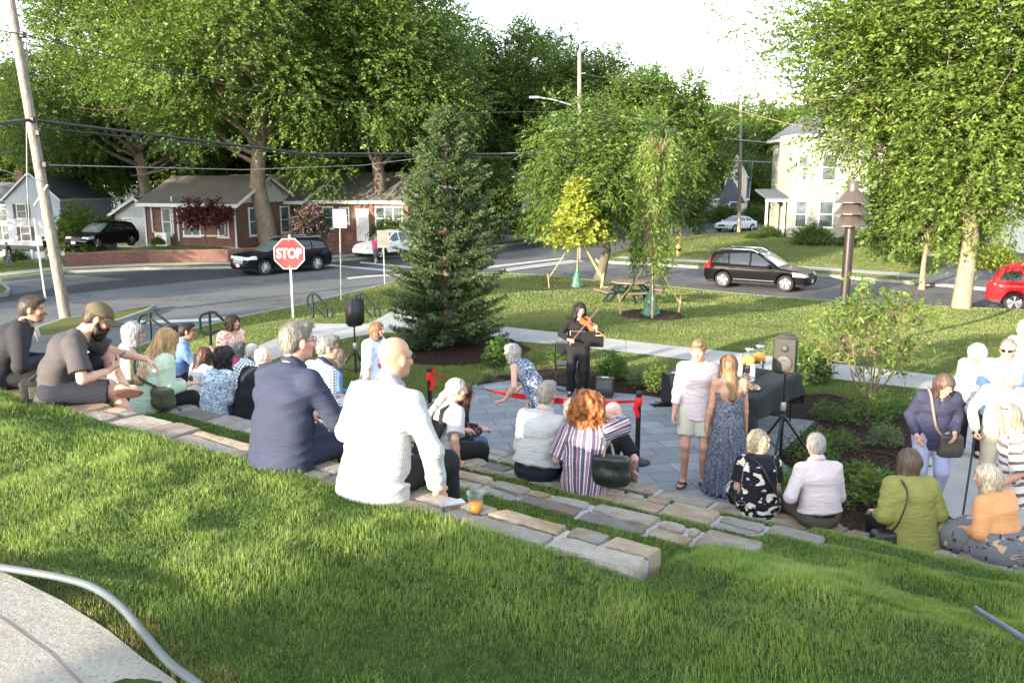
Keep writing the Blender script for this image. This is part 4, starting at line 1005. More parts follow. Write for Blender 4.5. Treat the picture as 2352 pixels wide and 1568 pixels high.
# ---- the large street tree on the right, near enough to show its sprays
big = tree_meshes(8, 15.2, 15.6, 3.4, .165, .075, 290, 76, 15, .95, LG, BARKL, shape='vase', droop=.08, tref=.25, limbs=46)
p = G(2207, 706, -.86)
put_tree('street_tree', big, (BARKL, M_LEAF), p, .6, 'large spreading street tree with a thick pale trunk forking low, at the right', 'tree')
p = G(2118, 655, -.85); put_tree('street_tree', tree_meshes(9, 5.6, 5.4, 1.3, .2, .11, 70, 60, 9, .6, MG, BARKL, tref=.10), (BARKL, M_LEAF), p, 0, 'smaller street tree across the side street, with a slim trunk', 'tree')
# ---- staked saplings
def sapling(name, base, H, seed, weep, label):
    rg = np.random.RandomState(seed); r = empty(name, base, 0, label, 'young tree'); mb = MB()
    tk = [Vector((0,0,-.1)), Vector((.02,0,H*.3)), Vector((0,.02,H*.6)), Vector((.03,0,H*.97))]; mb.tube(tk, [.045,.038,.026,.008], 7)
    S, D = [], []
    if weep:
        for k in range(80):
            z = H * (.32 + .64 * rg.uniform() ** .8); a = rg.uniform(0, 6.283); rr = .52 * (1 - .35 * (z/H)) * rg.uniform(.3, 1)
            b = Vector((rr*math.cos(a), rr*math.sin(a), z + .25)); limb(mb, (0,0,z-.35), b, .013, .005, rg, .1, 5, 5)
            L = rg.uniform(.5, 1.3); pts = [b, b + Vector((.06*math.cos(a), .06*math.sin(a), -.1)), b + Vector((.10*math.cos(a), .1*math.sin(a), -L*.5)), b + Vector((.11*math.cos(a), .11*math.sin(a), -L))]; mb.tube(pts, .004, 4)
            for j in range(9):
                f = j / 9; S.append(np.array(b) + np.array([.1*math.cos(a), .1*math.sin(a), -L*f])); D.append(np.array([math.cos(a)*.4, math.sin(a)*.4, -.8]) + rg.normal(0, .3, 3))
        arr = twig_leaves(rg, np.array(S), np.array(D), np.full(len(S), .28), 9, .13, .038, .3, LG, .4)
    else:
        for k in range(120):
            f = rg.uniform(); z = H * (.42 + .52 * f); a = rg.uniform(0, 6.283); rr = (1.75 if f < .35 else 1.0) * (1.08 - f) * rg.uniform(.55, 1.)
            b = Vector((rr*math.cos(a), rr*math.sin(a), z + .1 - .25*(f < .25))); limb(mb, (0,0,z-.12), b, .014, .004, rg, .08, 5, 5)
            for j in range(9): q = (j+2)/10.; S.append(np.array([0,0,z-.12])*(1-q) + np.array(b)*q + rg.normal(0,.07,3)); D.append(np.array([math.cos(a), math.sin(a), .1]) + rg.normal(0,.5,3))
        arr = twig_leaves(rg, np.array(S), np.array(D), np.full(len(S), .32), 10, .19, .10, .25, YG, .5)
    me = mb.mesh('trunk'); me.materials.append(BARKT); o = bpy.data.objects.new('trunk', me); COL.objects.link(o); o.parent = r
    link('crown', leaf_mesh('crown', *arr), M_LEAF, r); return r
SAPH1, SAPH2 = 4.75, 5.0
sapling('sapling', SAP1, SAPH1, 21, False, 'yellow-green staked sapling in front of the drooping tree'); sapling('sapling', SAP2, SAPH2, 22, True, 'tall thin weeping sapling staked beside the picnic table')
# ---- spruce
def spruce(base, H, R, seed):
    rg = np.random.RandomState(seed); r = empty('spruce_tree', base, 0, 'dark conical spruce standing on the lawn in the middle', 'tree')
    mb = MB(); mb.tube([(0,0,-.1),(0,0,H*.5),(.02,0,H)], [.13,.075,.012], 8)
    P, D, Nn, L, Cc = [], [], [], [], []
    z = .18
    while z < H - .12:
        f = z / H; prof = R * float(np.interp(f, [0, .1, .25, .45, .62, .78, .9, .97, 1], [.98, 1.02, 1.02, .86, .72, .50, .25, .09, .03])); nb = int(17 - 6*f)
        for k in range(nb):
            a = rg.uniform(0, 6.283); bl = prof * rg.uniform(.72, 1.14) + .05; dz = -.18 + .5*f
            u = np.array([math.cos(a), math.sin(a), 0]); zz = z + rg.uniform(-.06, .06)
            ns = int(bl / .062) + 2; pts = []
            for j in range(ns):
                t = j / (ns-1); q = u * bl * t; q[2] = zz + bl * (dz * t + .26 * t*t); pts.append(q)
            mb.tube([Vector(pts[0]), Vector(pts[ns//2]), Vector(pts[-1])], [.013, .009, .003], 4, cap=False)
            s = np.array([-u[1], u[0], 0])
            for j in range(1, ns):
                t = j / (ns-1)
                if t < .22: continue
                tl = .30 * bl * (1 - t) * .9 + .10
                for sd in (1, -1, 0):
                    d = u * (1.0 if sd == 0 else .75) + s * sd * .8 + np.array([0, 0, .12 + .15*rg.normal()])
                    m = max(2, int(tl / .07)) if sd else 2
                    for e in range(m):
                        pos = pts[j] + d * tl * e / m * .9
                        for w in range(3):
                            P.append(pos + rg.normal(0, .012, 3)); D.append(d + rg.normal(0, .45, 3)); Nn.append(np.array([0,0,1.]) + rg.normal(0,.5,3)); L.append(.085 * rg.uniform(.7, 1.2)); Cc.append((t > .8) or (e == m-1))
        z += .205 * (1 - .25*f)
    for k in range(260):                                   # the leader shoots
        z = H - rg.uniform(0, .7); P.append(np.array([rg.normal(0,.03), rg.normal(0,.03), z])); D.append(np.array([rg.normal(0,.5), rg.normal(0,.5), .5])); Nn.append(rg.normal(0,1,3)); L.append(.09); Cc.append(True)
    P, D, Nn, L, Cc = map(np.array, (P, D, Nn, L, Cc)); m = len(P)
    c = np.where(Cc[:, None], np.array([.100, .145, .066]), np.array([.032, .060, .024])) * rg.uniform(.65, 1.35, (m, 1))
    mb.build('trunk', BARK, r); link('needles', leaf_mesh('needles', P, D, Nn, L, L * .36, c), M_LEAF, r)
spruce(SPRUCE, 5.15, 1.14, 5)
# ---- the sparse young tree in the right bed
def multistem(base, seed, label):
    rg = np.random.RandomState(seed); r = empty('young_tree', base, 0, label, 'young tree'); mb = MB(); S, D = [], []
    def grow(p, d, L, rr, lev):
        e = p + d * L; m = limb(mb, p, e, rr, rr * .55, rg, .06, 5, 6)
        if lev >= 1:
            for q in np.linspace(.6, 1, 2):
                if lev >= 3 and rg.uniform() < .55: S.append(np.array(p.lerp(e, q))); D.append(np.array(d) + rg.normal(0, .6, 3) + np.array([0,0,.1]))
        if lev < 4:
            for k in range(3 if lev else 2):
                dd = (d + Vector((rg.normal(0, .55), rg.normal(0, .55), rg.normal(.10, .35)))).normalized(); st_ = p.lerp(e, rg.uniform(.5, 1.)); grow(st_, dd, L * rg.uniform(.62, .85), rr * .58, lev + 1)
    for a, tl in ((.2, .30), (2.4, .5), (4.4, .55), (5.5, .25), (1.2, .7), (3.4, .2), (0., .8), (3.3, .75)): grow(Vector((.05*math.cos(a), .05*math.sin(a), 0)), Vector((math.cos(a)*tl, math.sin(a)*tl, 1)).normalized(), .66, .017, 0)
    arr = twig_leaves(rg, np.array(S), np.array(D), np.full(len(S), .16), 5, .085, .036, .25, LG, .35)
    r.scale = (1.0, 1.0, 1.25); mb.build('branches', BARKT, r); link('leaves', leaf_mesh('leaves', *arr), M_LEAF, r)
multistem(G(1998, 914, .02), 44, 'sparse young tree with many thin stems in front of the brown lamp post')
# ---- shrubs and perennials
def shrub_mesh(seed, W, H, leaf, wid, n, col, nl=6, droop=.15, dome=True, up=.4):
    rg = np.random.RandomState(seed); q = rg.normal(0, 1, (n, 3)); q /= np.linalg.norm(q, axis=1, keepdims=True); q[:,2] = np.abs(q[:,2])
    rr = rg.uniform(.15, 1, (n, 1)) ** .5; lumpy = 1 + .18 * vnoise(q[:,0]*2.5, q[:,1]*2.5, q[:,2]*2.5, seed)[:, None]
    S = q * rr * lumpy * np.array([W/2, W/2, H*.85]); S[:,2] += .02
    D = q + rg.normal(0, .5, (n, 3)) + np.array([0, 0, up])
    arr = twig_leaves(rg, S, D, rg.uniform(.5, 1.2, n) * leaf * 2.4, nl, leaf, wid, droop, col, .4)
    mb = MB()
    for k in range(9): limb(mb, (rg.normal(0,.05), rg.normal(0,.05), -.02), S[rg.randint(n)], .012, .004, rg, .1, 4, 5)
    return leaf_mesh('foliage', *arr), mb.mesh('stems')
def shrub(name, loc, me, label, cat='shrub', group=None, rz=0, sc=1., mat=None):
    r = empty(name, loc, rz, label, cat, group); r.scale = (sc,)*3
    for nm, m, mt in (('foliage', me[0], mat or M_LEAF), ('stems', me[1], BARK)):
        if not m.materials: m.materials.append(mt)
        o = bpy.data.objects.new(nm, m); COL.objects.link(o); o.parent = r
    return r
PERG = two((.045, .095, .02), (.12, .2, .04)); GREYG = two((.07, .11, .05), (.16, .20, .11), .2)
perA = shrub_mesh(31, .62, .62, .075, .032, 420, PERG); perB = shrub_mesh(32, .45, .28, .06, .014, 260, GREYG, up=.8); rose = shrub_mesh(33, 1.0, .62, .05, .03, 270, PERG, up=.2); fern = shrub_mesh(34, .4, .34, .10, .03, 130, LG, up=.5)
for u, v, me, sc, lab in [(1148, 838, perA, .9, 'leafy perennial at the right skirt of the spruce'), (1292, 832, perA, .7, 'leafy plant behind the folding chair'), (1407, 868, perA, .8, 'round leafy plant right of the violinist'), (1468, 886, perB, .9, 'small grey-green tuft in the bark bed nearest the violinist'), (1513, 893, fern, 1., 'bright ferny plant between the tuft and the floor monitor'),
       (1560, 900, perB, .7, 'tiny tuft beside the black mixer amplifier'), (1180, 862, perB, .7, 'small pale tuft at the edge of the spruce shadow'), (1120, 876, perB, .6, 'small tuft by the left end of the court'), (1862, 872, perA, 1.1, 'leafy stems at the far corner of the black table'),
       (1900, 960, rose, .5, 'rose bush in the bark bed just behind the tripod speaker'), (1985, 968, rose, .75, 'rose bush at the foot of the sparse young tree'), (1935, 1030, rose, .5, 'rose bush in front of the pink shirted man'), (1860, 1045, rose, .7, 'low rose bush beside the paving corner'), (2035, 950, rose, .6, 'small rose bush at the right of the sparse young tree'), (1885, 1085, rose, .6, 'low sprawling rose bush near the tripod leg'),
       (2035, 1022, perB, .9, 'grey-green tuft alone in the bark bed'), (1975, 1105, fern, .65, 'feathery plant by the pink shirted man'), (2010, 1165, fern, 1.1, 'ferny plant beside the green blouse'), (1800, 1150, fern, .9, 'small ferny plant by the flowered dress')]:
    shrub('perennial' if me is not rose else 'rose_bush', G(u, v, .02), me, lab, 'plant' if me is not rose else 'shrub', None, u * 1.3, sc)
yel = two((.30, .28, .02), (.50, .46, .06), .2); rhod = two((.03, .05, .015), (.07, .09, .03)); ros = two((.30, .12, .28), (.48, .26, .46), .2); redm = two((.05, .010, .012), (.12, .025, .022), .2)
YB = shrub_mesh(41, 2.2, 1.25, .14, .07, 1000, yel); GB = shrub_mesh(42, 2.6, 1.5, .14, .07, 1700, DG); PB = shrub_mesh(43, 2.2, 2.2, .16, .10, 1100, lambda r, m, P: np.where((r.uniform(0,1,m) < .24)[:, None], ros(r, m, P), rhod(r, m, P)))
shrub('yellow_bush', G(2282, 618, -.75), YB, 'bright yellow bush by the driveway at the right edge', 'bush')
shrub('clipped_bush', G(1868, 566, -.55), GB, 'broad round clipped bush under the shingled house window', 'bush'); shrub('clipped_bush', G(1762, 552, -.6), GB, 'dark bush at the foot of the porch steps', 'bush', sc=.75, rz=1); shrub('clipped_bush', G(1728, 556, -.6), GB, 'smallest dark bush left of the porch steps', 'bush', sc=.5, rz=2)
shrub('clipped_bush', G(1960, 572, -.6), GB, 'bush half behind the pagoda lamp post', 'bush', sc=.8, rz=3); shrub('clipped_bush', G(2240, 590, -.6), GB, 'low bush behind the trunk of the large street tree', 'bush', sc=.6, rz=4); shrub('clipped_bush', G(2085, 600, -.6), GB, 'dim bush under the smaller street tree', 'bush', sc=.55, rz=2)
shrub('rhododendron', A(712, 543, 51.5), PB, 'purple flowering rhododendron against the brick house wall', 'bush')
shrub('leafy_bush', A(185, 575, 56), shrub_mesh(45, 3.0, 3.4, .2, .11, 1400, LG), 'pale green small tree in front of the blue house', 'bush'); shrub('leafy_bush', A(255, 555, 60), GB, 'dark bush left of the garage', 'bush', sc=1.2)
shrub('leafy_bush', A(905, 545, 55), GB, 'dark bush by the brick house steps', 'bush', sc=1.1, rz=2); shrub('leafy_bush', A(363, 562, 50.5), GB, 'low dark bush beside the air conditioner', 'bush', sc=.32, rz=1); shrub('leafy_bush', A(1225, 540, 62), GB, 'dark shrub in front of the half hidden white house', 'bush', sc=1.4, rz=1)
shrub('leafy_bush', A(1735, 515, 84), GB, 'hedge-like shrub behind the parked white sedan', 'bush', sc=1.3, rz=1); shrub('leafy_bush', A(1660, 512, 86), GB, 'hedge-like shrub before the steep grey roof', 'bush', sc=1.3, rz=4)
shrub('leafy_bush', A(40, 612, 50), GB, 'low roadside shrub by the white fence', 'bush', sc=.7, rz=4)
jm = tree_meshes(46, 2.9, 2.9, 1.0, .15, .09, 26, 34, 7, .4, redm, BARK, tref=.05, droop=.2, limbs=14)
put_tree('japanese_maple', jm, (BARK, M_LEAF), A(476, 568, 49.5), 0, 'small dark red maple in front of the brick house', 'tree')
# ---- unseen trees added left of and behind the camera to shade street and lawn
for k, (x, y, me, H, H0, lab) in enumerate([(-38, 33, lowD, 12, 10, 'farthest tree added for shade beyond the left edge, across from the blue house'), (-45, 45, lowD, 14, 10, 'tree added for shade beyond the left edge near the end of the street'), (-34, 18, rndA, 9.6, 12, 'round tree added for shade beyond the left edge by the corner'),
      (-30, 3, rndA, 8.6, 12, 'round tree added for shade left of the hillside, out of view'), (-31, 24, lowD, 8.8, 10, 'bushy tree added for shade beyond the left edge beside the street'), (-33.5, 39.5, lowD, 7.6, 10, 'bushy tree added for shade beyond the left edge opposite the garage'), (-58, 62, lowD, 13, 10, 'tall tree added for shade beyond the left edge beside the blue house'), (-27, -10, rndA, 8.2, 12, 'tree added for shade behind the viewpoint beside the low building')]):
    put_tree('shade_tree', me, (BARK, M_LEAF), (x, y, .5), k, lab, 'tree', 'trees added outside the view for shade', H / H0)
# ================================================================ SOLIDS FROM BLENDED SHAPES
def surf_net(d, org, h):
    """d: values on a grid; returns vertices, quads of the zero surface"""
    s = d < 0
    nx, ny, nz = d.shape
    c = np.zeros((nx-1, ny-1, nz-1), np.int8)
    for a in (0, 1):
        for b in (0, 1):
            for e in (0, 1): c += s[a:nx-1+a, b:ny-1+b, e:nz-1+e]
    act = (c > 0) & (c < 8); idx = np.full(c.shape, -1, np.int64); n = int(act.sum()); idx[act] = np.arange(n)
    I, J, K = np.nonzero(act)
    acc = np.zeros((n, 3), np.float32); cnt = np.zeros(n, np.float32)
    cor = [(a, b, e) for a in (0, 1) for b in (0, 1) for e in (0, 1)]
    val = {q: d[I+q[0], J+q[1], K+q[2]] for q in cor}
    for p in cor:
        for ax in range(3):
            if p[ax]: continue
            q = tuple(1 if i == ax else p[i] for i in range(3)); v0, v1 = val[p], val[q]
            m = (v0 < 0) != (v1 < 0); t = np.where(m, v0 / np.where(m, v0 - v1, 1), 0)
            for i in range(3): acc[:, i] += np.where(m, p[i] + (t if i == ax else 0), 0)
            cnt += m
    V = (np.stack([I, J, K], 1) + acc / np.maximum(cnt, 1)[:, None]) * h + np.asarray(org)
    F = []
    def quads(A, B, q, fl):
        q = np.stack(q, 1); ok = (q >= 0).all(1); q = q[ok]; f = fl[ok]; q[f] = q[f][:, ::-1]; F.append(q)
    for ax in range(3):
        sl0 = [slice(1, -1)] * 3; sl1 = [slice(1, -1)] * 3; sl0[ax] = slice(0, -1); sl1[ax] = slice(1, None)
        e = s[tuple(sl0)] != s[tuple(sl1)]; i, j, k = np.nonzero(e); f = s[tuple(sl0)][i, j, k]
        o = [i + (0 if ax == 0 else 1), j + (0 if ax == 1 else 1), k + (0 if ax == 2 else 1)]
        u, w = [(1, 2), (2, 0), (0, 1)][ax]
        def at(du, dw):
            g = [o[0].copy(), o[1].copy(), o[2].copy()]; g[u] = g[u] - du; g[w] = g[w] - dw; return idx[g[0], g[1], g[2]]
        quads(None, None, [at(1,1), at(0,1), at(0,0), at(1,0)], ~f)
    return V.astype(np.float32), np.concatenate(F).astype(np.int32)
def smin(a, b, k):
    if k <= 0: return np.minimum(a, b)
    h = np.maximum(k - np.abs(a - b), 0) / k; return np.minimum(a, b) - h*h*k*.25
def v3(p): return np.asarray(p, np.float32)
class Cap:
    """tapered capsule from a to b; lat/wid widen it sideways; cut0/cut1 end it flat"""
    def __init__(s, a, b, r0, r1, lat=None, w0=1., w1=None, k=.03, cut0=False, cut1=False):
        s.a, s.b, s.r0, s.r1, s.k, s.cut0, s.cut1 = v3(a), v3(b), r0, r1, k, cut0, cut1
        s.w0, s.w1 = w0, (w0 if w1 is None else w1); s.lat = None if lat is None else v3(lat) / np.linalg.norm(lat)
        R = max(r0*s.w0, r1*s.w1, r0, r1); s.lo = np.minimum(s.a, s.b) - R; s.hi = np.maximum(s.a, s.b) + R
    def ev(s, P):
        ba = s.b - s.a; L2 = float(ba @ ba) + 1e-12; pa = P - s.a; t0 = pa @ ba / L2; t = np.clip(t0, 0, 1)
        q = pa - t[..., None] * ba; r = s.r0 + (s.r1 - s.r0) * t
        if s.lat is not None:
            w = s.w0 + (s.w1 - s.w0) * t; l = q @ s.lat; q2 = np.einsum('...i,...i', q, q) - l*l
            d = (np.sqrt(np.maximum(q2 + (l / w) ** 2, 1e-12)) - r)
        else: d = np.sqrt(np.einsum('...i,...i', q, q)) - r
        L = math.sqrt(L2)
        if s.cut0: d = np.maximum(d, -t0 * L)
        if s.cut1: d = np.maximum(d, (t0 - 1) * L)
        return d
class Ell:
    def __init__(s, c, r, R=None, k=.02):
        s.c, s.r, s.k = v3(c), v3(r), k; s.R = None if R is None else np.asarray(R, np.float32); m = max(r); s.lo = s.c - m; s.hi = s.c + m
    def ev(s, P):
        q = P - s.c
        if s.R is not None: q = q @ s.R          # columns of R are the axes
        k0 = np.sqrt(np.einsum('...i,...i', q / s.r, q / s.r)); k1 = np.sqrt(np.einsum('...i,...i', q / s.r**2, q / s.r**2)) + 1e-9
        return k0 * (k0 - 1) / k1
class RBox:
    def __init__(s, c, half, R=None, r=.01, k=.01):
        s.c, s.h, s.rr, s.k = v3(c), v3(half), r, k; s.R = None if R is None else np.asarray(R, np.float32); m = float(np.linalg.norm(half)); s.lo = s.c - m; s.hi = s.c + m
    def ev(s, P):
        q = P - s.c
        if s.R is not None: q = q @ s.R
        q = np.abs(q) - s.h + s.rr; o = np.maximum(q, 0)
        return np.sqrt(np.einsum('...i,...i', o, o)) + np.minimum(q.max(-1), 0) - s.rr
class Field:
    """blend of shapes, minus shapes, within half-spaces"""
    def __init__(s, add, sub=(), clip=(), disp=None): s.add, s.sub, s.clip, s.disp = list(add), list(sub), list(clip), disp
    def ev(s, P):
        d = np.full(P.shape[:-1], 1e3, np.float32)
        for p in s.add: d = smin(d, p.ev(P), p.k)
        if s.disp is not None: d = d + s.disp(P)
        for p in s.sub: d = -smin(-d, p.ev(P), p.k)
        for n, c in s.clip: d = np.maximum(d, P @ v3(n) - c)
        return d
    def grid(s, h, pad=.03):
        lo = np.min([p.lo for p in s.add], 0) - pad; hi = np.max([p.hi for p in s.add], 0) + pad
        n = np.ceil((hi - lo) / h).astype(int) + 1
        ax = [lo[i] + h * np.arange(n[i], dtype=np.float32) for i in range(3)]
        d = np.full(n, .5, np.float32)
        def box(p, m):
            a = np.clip(np.floor((p.lo - m - lo) / h).astype(int), 0, n); b = np.clip(np.ceil((p.hi + m - lo) / h).astype(int) + 1, 0, n)
            if (b <= a).any(): return None, None
            sl = tuple(slice(a[i], b[i]) for i in range(3)); g = np.stack(np.meshgrid(*[ax[i][sl[i]] for i in range(3)], indexing='ij'), -1); return sl, g
        for p in s.add:
            sl, g = box(p, p.k + 2*h)
            if sl: d[sl] = smin(d[sl], p.ev(g), p.k)
        if s.disp is not None or s.clip:
            near = np.abs(d) < .12; i = np.nonzero(near); P = np.stack([ax[0][i[0]], ax[1][i[1]], ax[2][i[2]]], -1)
            if s.disp is not None: d[near] += s.disp(P)
        for p in s.sub:
            sl, g = box(p, p.k + 2*h)
            if sl: d[sl] = -smin(-d[sl], p.ev(g), p.k)
        if s.clip:
            G_ = [a.reshape([-1 if i == j else 1 for j in range(3)]) for i, a in enumerate(ax)]
            for nn, c in s.clip: d = np.maximum(d, (G_[0]*nn[0] + G_[1]*nn[1] + G_[2]*nn[2] - c).astype(np.float32))
        d[0] = d[-1] = .1; d[:,0] = d[:,-1] = .1; d[:,:,0] = d[:,:,-1] = .1
        return d, lo
    def mesh(s, h):
        d, lo = s.grid(h)
        if not (d < 0).any(): return np.zeros((0, 3)), np.zeros((0, 4), int)
        return surf_net(d, lo, h)
def vnormals(V, F):
    n = np.cross(V[F[:,2]] - V[F[:,0]], V[F[:,3]] - V[F[:,1]]); o = np.zeros_like(V)
    for i in range(4): np.add.at(o, F[:,i], n)
    return o / (np.linalg.norm(o, axis=1, keepdims=True) + 1e-9)
def smooth_mesh(V, F, it=1, lam=.5):
    E = np.concatenate([F[:, [0,1]], F[:, [1,2]], F[:, [2,3]], F[:, [3,0]]]); n = len(V)
    for _ in range(it):
        s = np.zeros_like(V); c = np.zeros(n, np.float32)
        np.add.at(s, E[:,0], V[E[:,1]]); np.add.at(c, E[:,0], 1); V = V + lam * (s / np.maximum(c, 1)[:, None] - V)
    return V
# ================================================================ VEHICLES
M_TYRE = plain('tyre rubber', (.018, .018, .019), .85, 0, .2, .2, 8); M_RIM = plain('alloy', (.55, .55, .56), .25, .9, .5, .05); M_RIMD = plain('dark hub', (.05,.05,.055), .5, .4)
M_CHROME = plain('bright trim', (.62, .62, .63), .15, 1, .5, .03); M_BLACKP = plain('black plastic', (.02, .02, .022), .55, 0, .4, .15)
M_CGLASS = plain('car glass', (.012, .015, .017), .04, 0, .9, .0); M_CGLASSL = plain('car glass clear', (.10, .12, .125), .05, 0, .9, .2, 2.)
M_LAMP = plain('headlamp', (.55, .56, .56), .1, .3, .8, .2, 20); M_RED = plain('tail lamp red', (.42, .012, .012), .15, 0, .6, .1); M_PLATE = plain('number plate', (.6, .6, .58), .5, 0, .4, .3, 25); M_AMBER = plain('side marker', (.5, .12, .02), .2)
def car_paint(name, col):
    return plain(name, col, .6, .0, .06, .05, 1.2, 0, 0, .3)
def poly_field(P, X, Z):
    """signed distance to a closed polygon"""
    d = np.full(X.shape, 1e9); n = len(P)
    for i in range(n):
        (ax, az), (bx, bz) = P[i], P[(i+1) % n]; vx, vz = bx-ax, bz-az; t = np.clip(((X-ax)*vx + (Z-az)*vz) / (vx*vx+vz*vz+1e-9), 0, 1)
        d = np.minimum(d, np.hypot(X-ax-t*vx, Z-az-t*vz))
    return np.where(inpoly(X, Z, P), -d, d)
def car(loc, yaw, spec, label, group=None, cat='car', name='parked_car', detail=True, kind='suv'):
    """local frame: nose towards +X, left side +Y, wheels on z = 0"""
    S = spec; L, Wd, H = S['L'], S['W'], S['H']; hw = Wd/2; h = S.get('h', .034)
    xr, xf = -L/2, L/2; wr = S['wr']; fx, rx = S['fx'], S['rx']; belt = S['belt']
    low = [(x, z) for x, z in S['low']]; cab = S['cab']
    xs = np.arange(xr - .1, xf + .1, h); ys = np.arange(-hw - .08, hw + .08, h); zs = np.arange(.08, H + .1, h)
    X, Y, Z = np.meshgrid(xs, ys, zs, indexing='ij')
    X2, Z2 = X[:,0,:], Z[:,0,:]
    ext = lambda P2, half, r: np.maximum(np.maximum((P2 + r)[:, None, :], -1e3), -1e3)
    pl = poly_field(low, X2, Z2)[:, None, :]; pc = poly_field(cab, X2, Z2)[:, None, :]
    tx = np.clip(np.abs(X) / (L/2), 0, 1); half = hw * (1 - .16 * np.clip((tx - .72)/.28, 0, 1) ** 2.2)
    half = half - .05 * np.clip((Z - belt)/.2, 0, 1) - .035 * np.clip((.42 - Z)/.25, 0, 1) + .012*np.cos((Z-belt*.8)*9)
    ay = np.abs(Y)
    def rnd(a, b, r):
        a = a + r; b = b + r; return np.sqrt(np.maximum(a, 0)**2 + np.maximum(b, 0)**2) + np.minimum(np.maximum(a, b), 0) - r
    body = rnd(np.broadcast_to(pl, X.shape), ay - half, .10)
    chalf = hw*.955 - .30 * np.clip((Z - belt) / (H - belt), 0, 1.2) ** 1.25 * (hw/.95)
    cabd = rnd(np.broadcast_to(pc, X.shape), ay - chalf, .10)
    d = smin(body, cabd, .05)
    arch = np.full(X.shape, -1e3)
    for wx in (fx, rx):
        rr = np.hypot(X - wx, Z - wr) - (wr + .055); rr = np.maximum(rr, -(ay - (hw - .34))); d = np.maximum(d, -rr)
    d[0] = d[-1] = .1; d[:,0] = d[:,-1] = .1; d[:,:,0] = d[:,:,-1] = .1
    V, F = surf_net(d.astype(np.float32), (xs[0], ys[0], zs[0]), h); V = smooth_mesh(V, F, 1, .4)
    C = V[F].mean(1); Nn = np.cross(V[F[:,2]] - V[F[:,0]], V[F[:,3]] - V[F[:,1]]); Nn /= np.linalg.norm(Nn, axis=1, keepdims=True) + 1e-9
    root = empty(name, loc, yaw, label, cat, group)
    lab = np.zeros(len(F), int)
    side = (np.abs(Nn[:,1]) > .55)
    wins = S['wins']; k = 1; names = {}
    for P in wins:
        for sg in (1, -1):
            m = side & (C[:,1]*sg > 0) & inpoly(C[:,0], C[:,2], P) & (lab == 0); lab[m] = k; names[k] = ('window', M_CGLASS); k += 1
    (wx0, wz0), (wx1, wz1) = S['wind']; m = (lab == 0) & (Nn[:,0] > .25) & (C[:,2] > wz0) & (C[:,2] < wz1) & (C[:,0] < wx0 + .05) & (C[:,0] > wx1 - .05) & (np.abs(C[:,1]) < hw*.80); lab[m] = k; names[k] = ('windscreen', M_CGLASSL); k += 1
    rz0, rz1 = S['rearw']; m = (lab == 0) & (Nn[:,0] < -.35) & (C[:,2] > rz0) & (C[:,2] < rz1) & (np.abs(C[:,1]) < hw*.70); lab[m] = k; names[k] = ('rear_window', M_CGLASS); k += 1
    hl = S['hl']
    for sg in (1, -1):
        m = (lab == 0) & (C[:,0] > hl[0]) & (C[:,2] > hl[1]) & (C[:,2] < hl[2]) & (C[:,1]*sg > hl[3]) & (Nn[:,2] < .8); lab[m] = k; names[k] = ('headlight', M_LAMP); k += 1
        tl = S['tl']; m = (lab == 0) & (C[:,0] < tl[0]) & (C[:,2] > tl[1]) & (C[:,2] < tl[2]) & (C[:,1]*sg > tl[3]) & (Nn[:,2] < .8); lab[m] = k; names[k] = ('tail_light', M_RED); k += 1
    gr = S['gr']; m = (lab == 0) & (Nn[:,0] > .5) & (C[:,2] > gr[0]) & (C[:,2] < gr[1]) & (np.abs(C[:,1]) < gr[2]); lab[m] = k; names[k] = ('grille', S.get('grm', M_BLACKP)); k += 1
    m = (lab == 0) & (C[:,2] < S.get('clad', .34)); lab[m] = k; names[k] = ('lower_trim', M_BLACKP); k += 1
    m = (lab == 0) & ((np.abs(np.hypot(C[:,0]-fx, C[:,2]-wr)) < wr + .10) | (np.abs(np.hypot(C[:,0]-rx, C[:,2]-wr)) < wr + .10)) & bool(S.get('archclad', False)); lab[m] = k; names[k] = ('arch_trim', M_BLACKP); k += 1
    names[0] = ('body', S['paint'])
    for q, (nm, mt) in names.items():
        f = F[lab == q]
        if not len(f): continue
        u, inv = np.unique(f, return_inverse=True); vv = V[u]
        link(nm, npmesh(nm, vv, inv.reshape(-1, 4), True), mt, root)
    for wx in (fx, rx):
        for sg in (1, -1):
            w = MB(); M = Matrix.Rotation(rad(-90)*sg, 3, 'X'); y0 = sg*(hw - .12); tw = .115
            w.lathe([(wr*.66, -tw), (wr*.94, -tw), (wr, -tw*.7), (wr, tw*.7), (wr*.94, tw), (wr*.70, tw), (wr*.66, tw*.6)], (wx, y0, wr), 28, M=M)
            wo = w.build('wheel', M_TYRE, root)
            w = MB(); w.lathe([(0, tw*.15), (wr*.66, tw*.15), (wr*.66, tw*.9), (wr*.70, tw*.98), (wr*.70, tw*.8)], (wx, y0, wr), 28, 1, M=M)
            for a in range(S.get('spk', 5)):
                t = 2*math.pi*a/S.get('spk', 5) + .3
                for da in ((-.16, .16) if S.get('spk', 5) < 8 else (0,)):
                    p0 = Vector((wx + math.cos(t)*wr*.12, y0 + sg*tw*.85, wr + math.sin(t)*wr*.12)); p1 = Vector((wx + math.cos(t+da)*wr*.67, y0 + sg*tw*.80, wr + math.sin(t+da)*wr*.67)); w.tube([p0, p1], [.03, .028], 6)
            w.lathe([(0, tw*.98), (.06, tw*.95), (.07, tw*.5)], (wx, y0, wr), 12, 0, M=M)
            w.build('rim', [M_RIM, M_RIMD], wo)
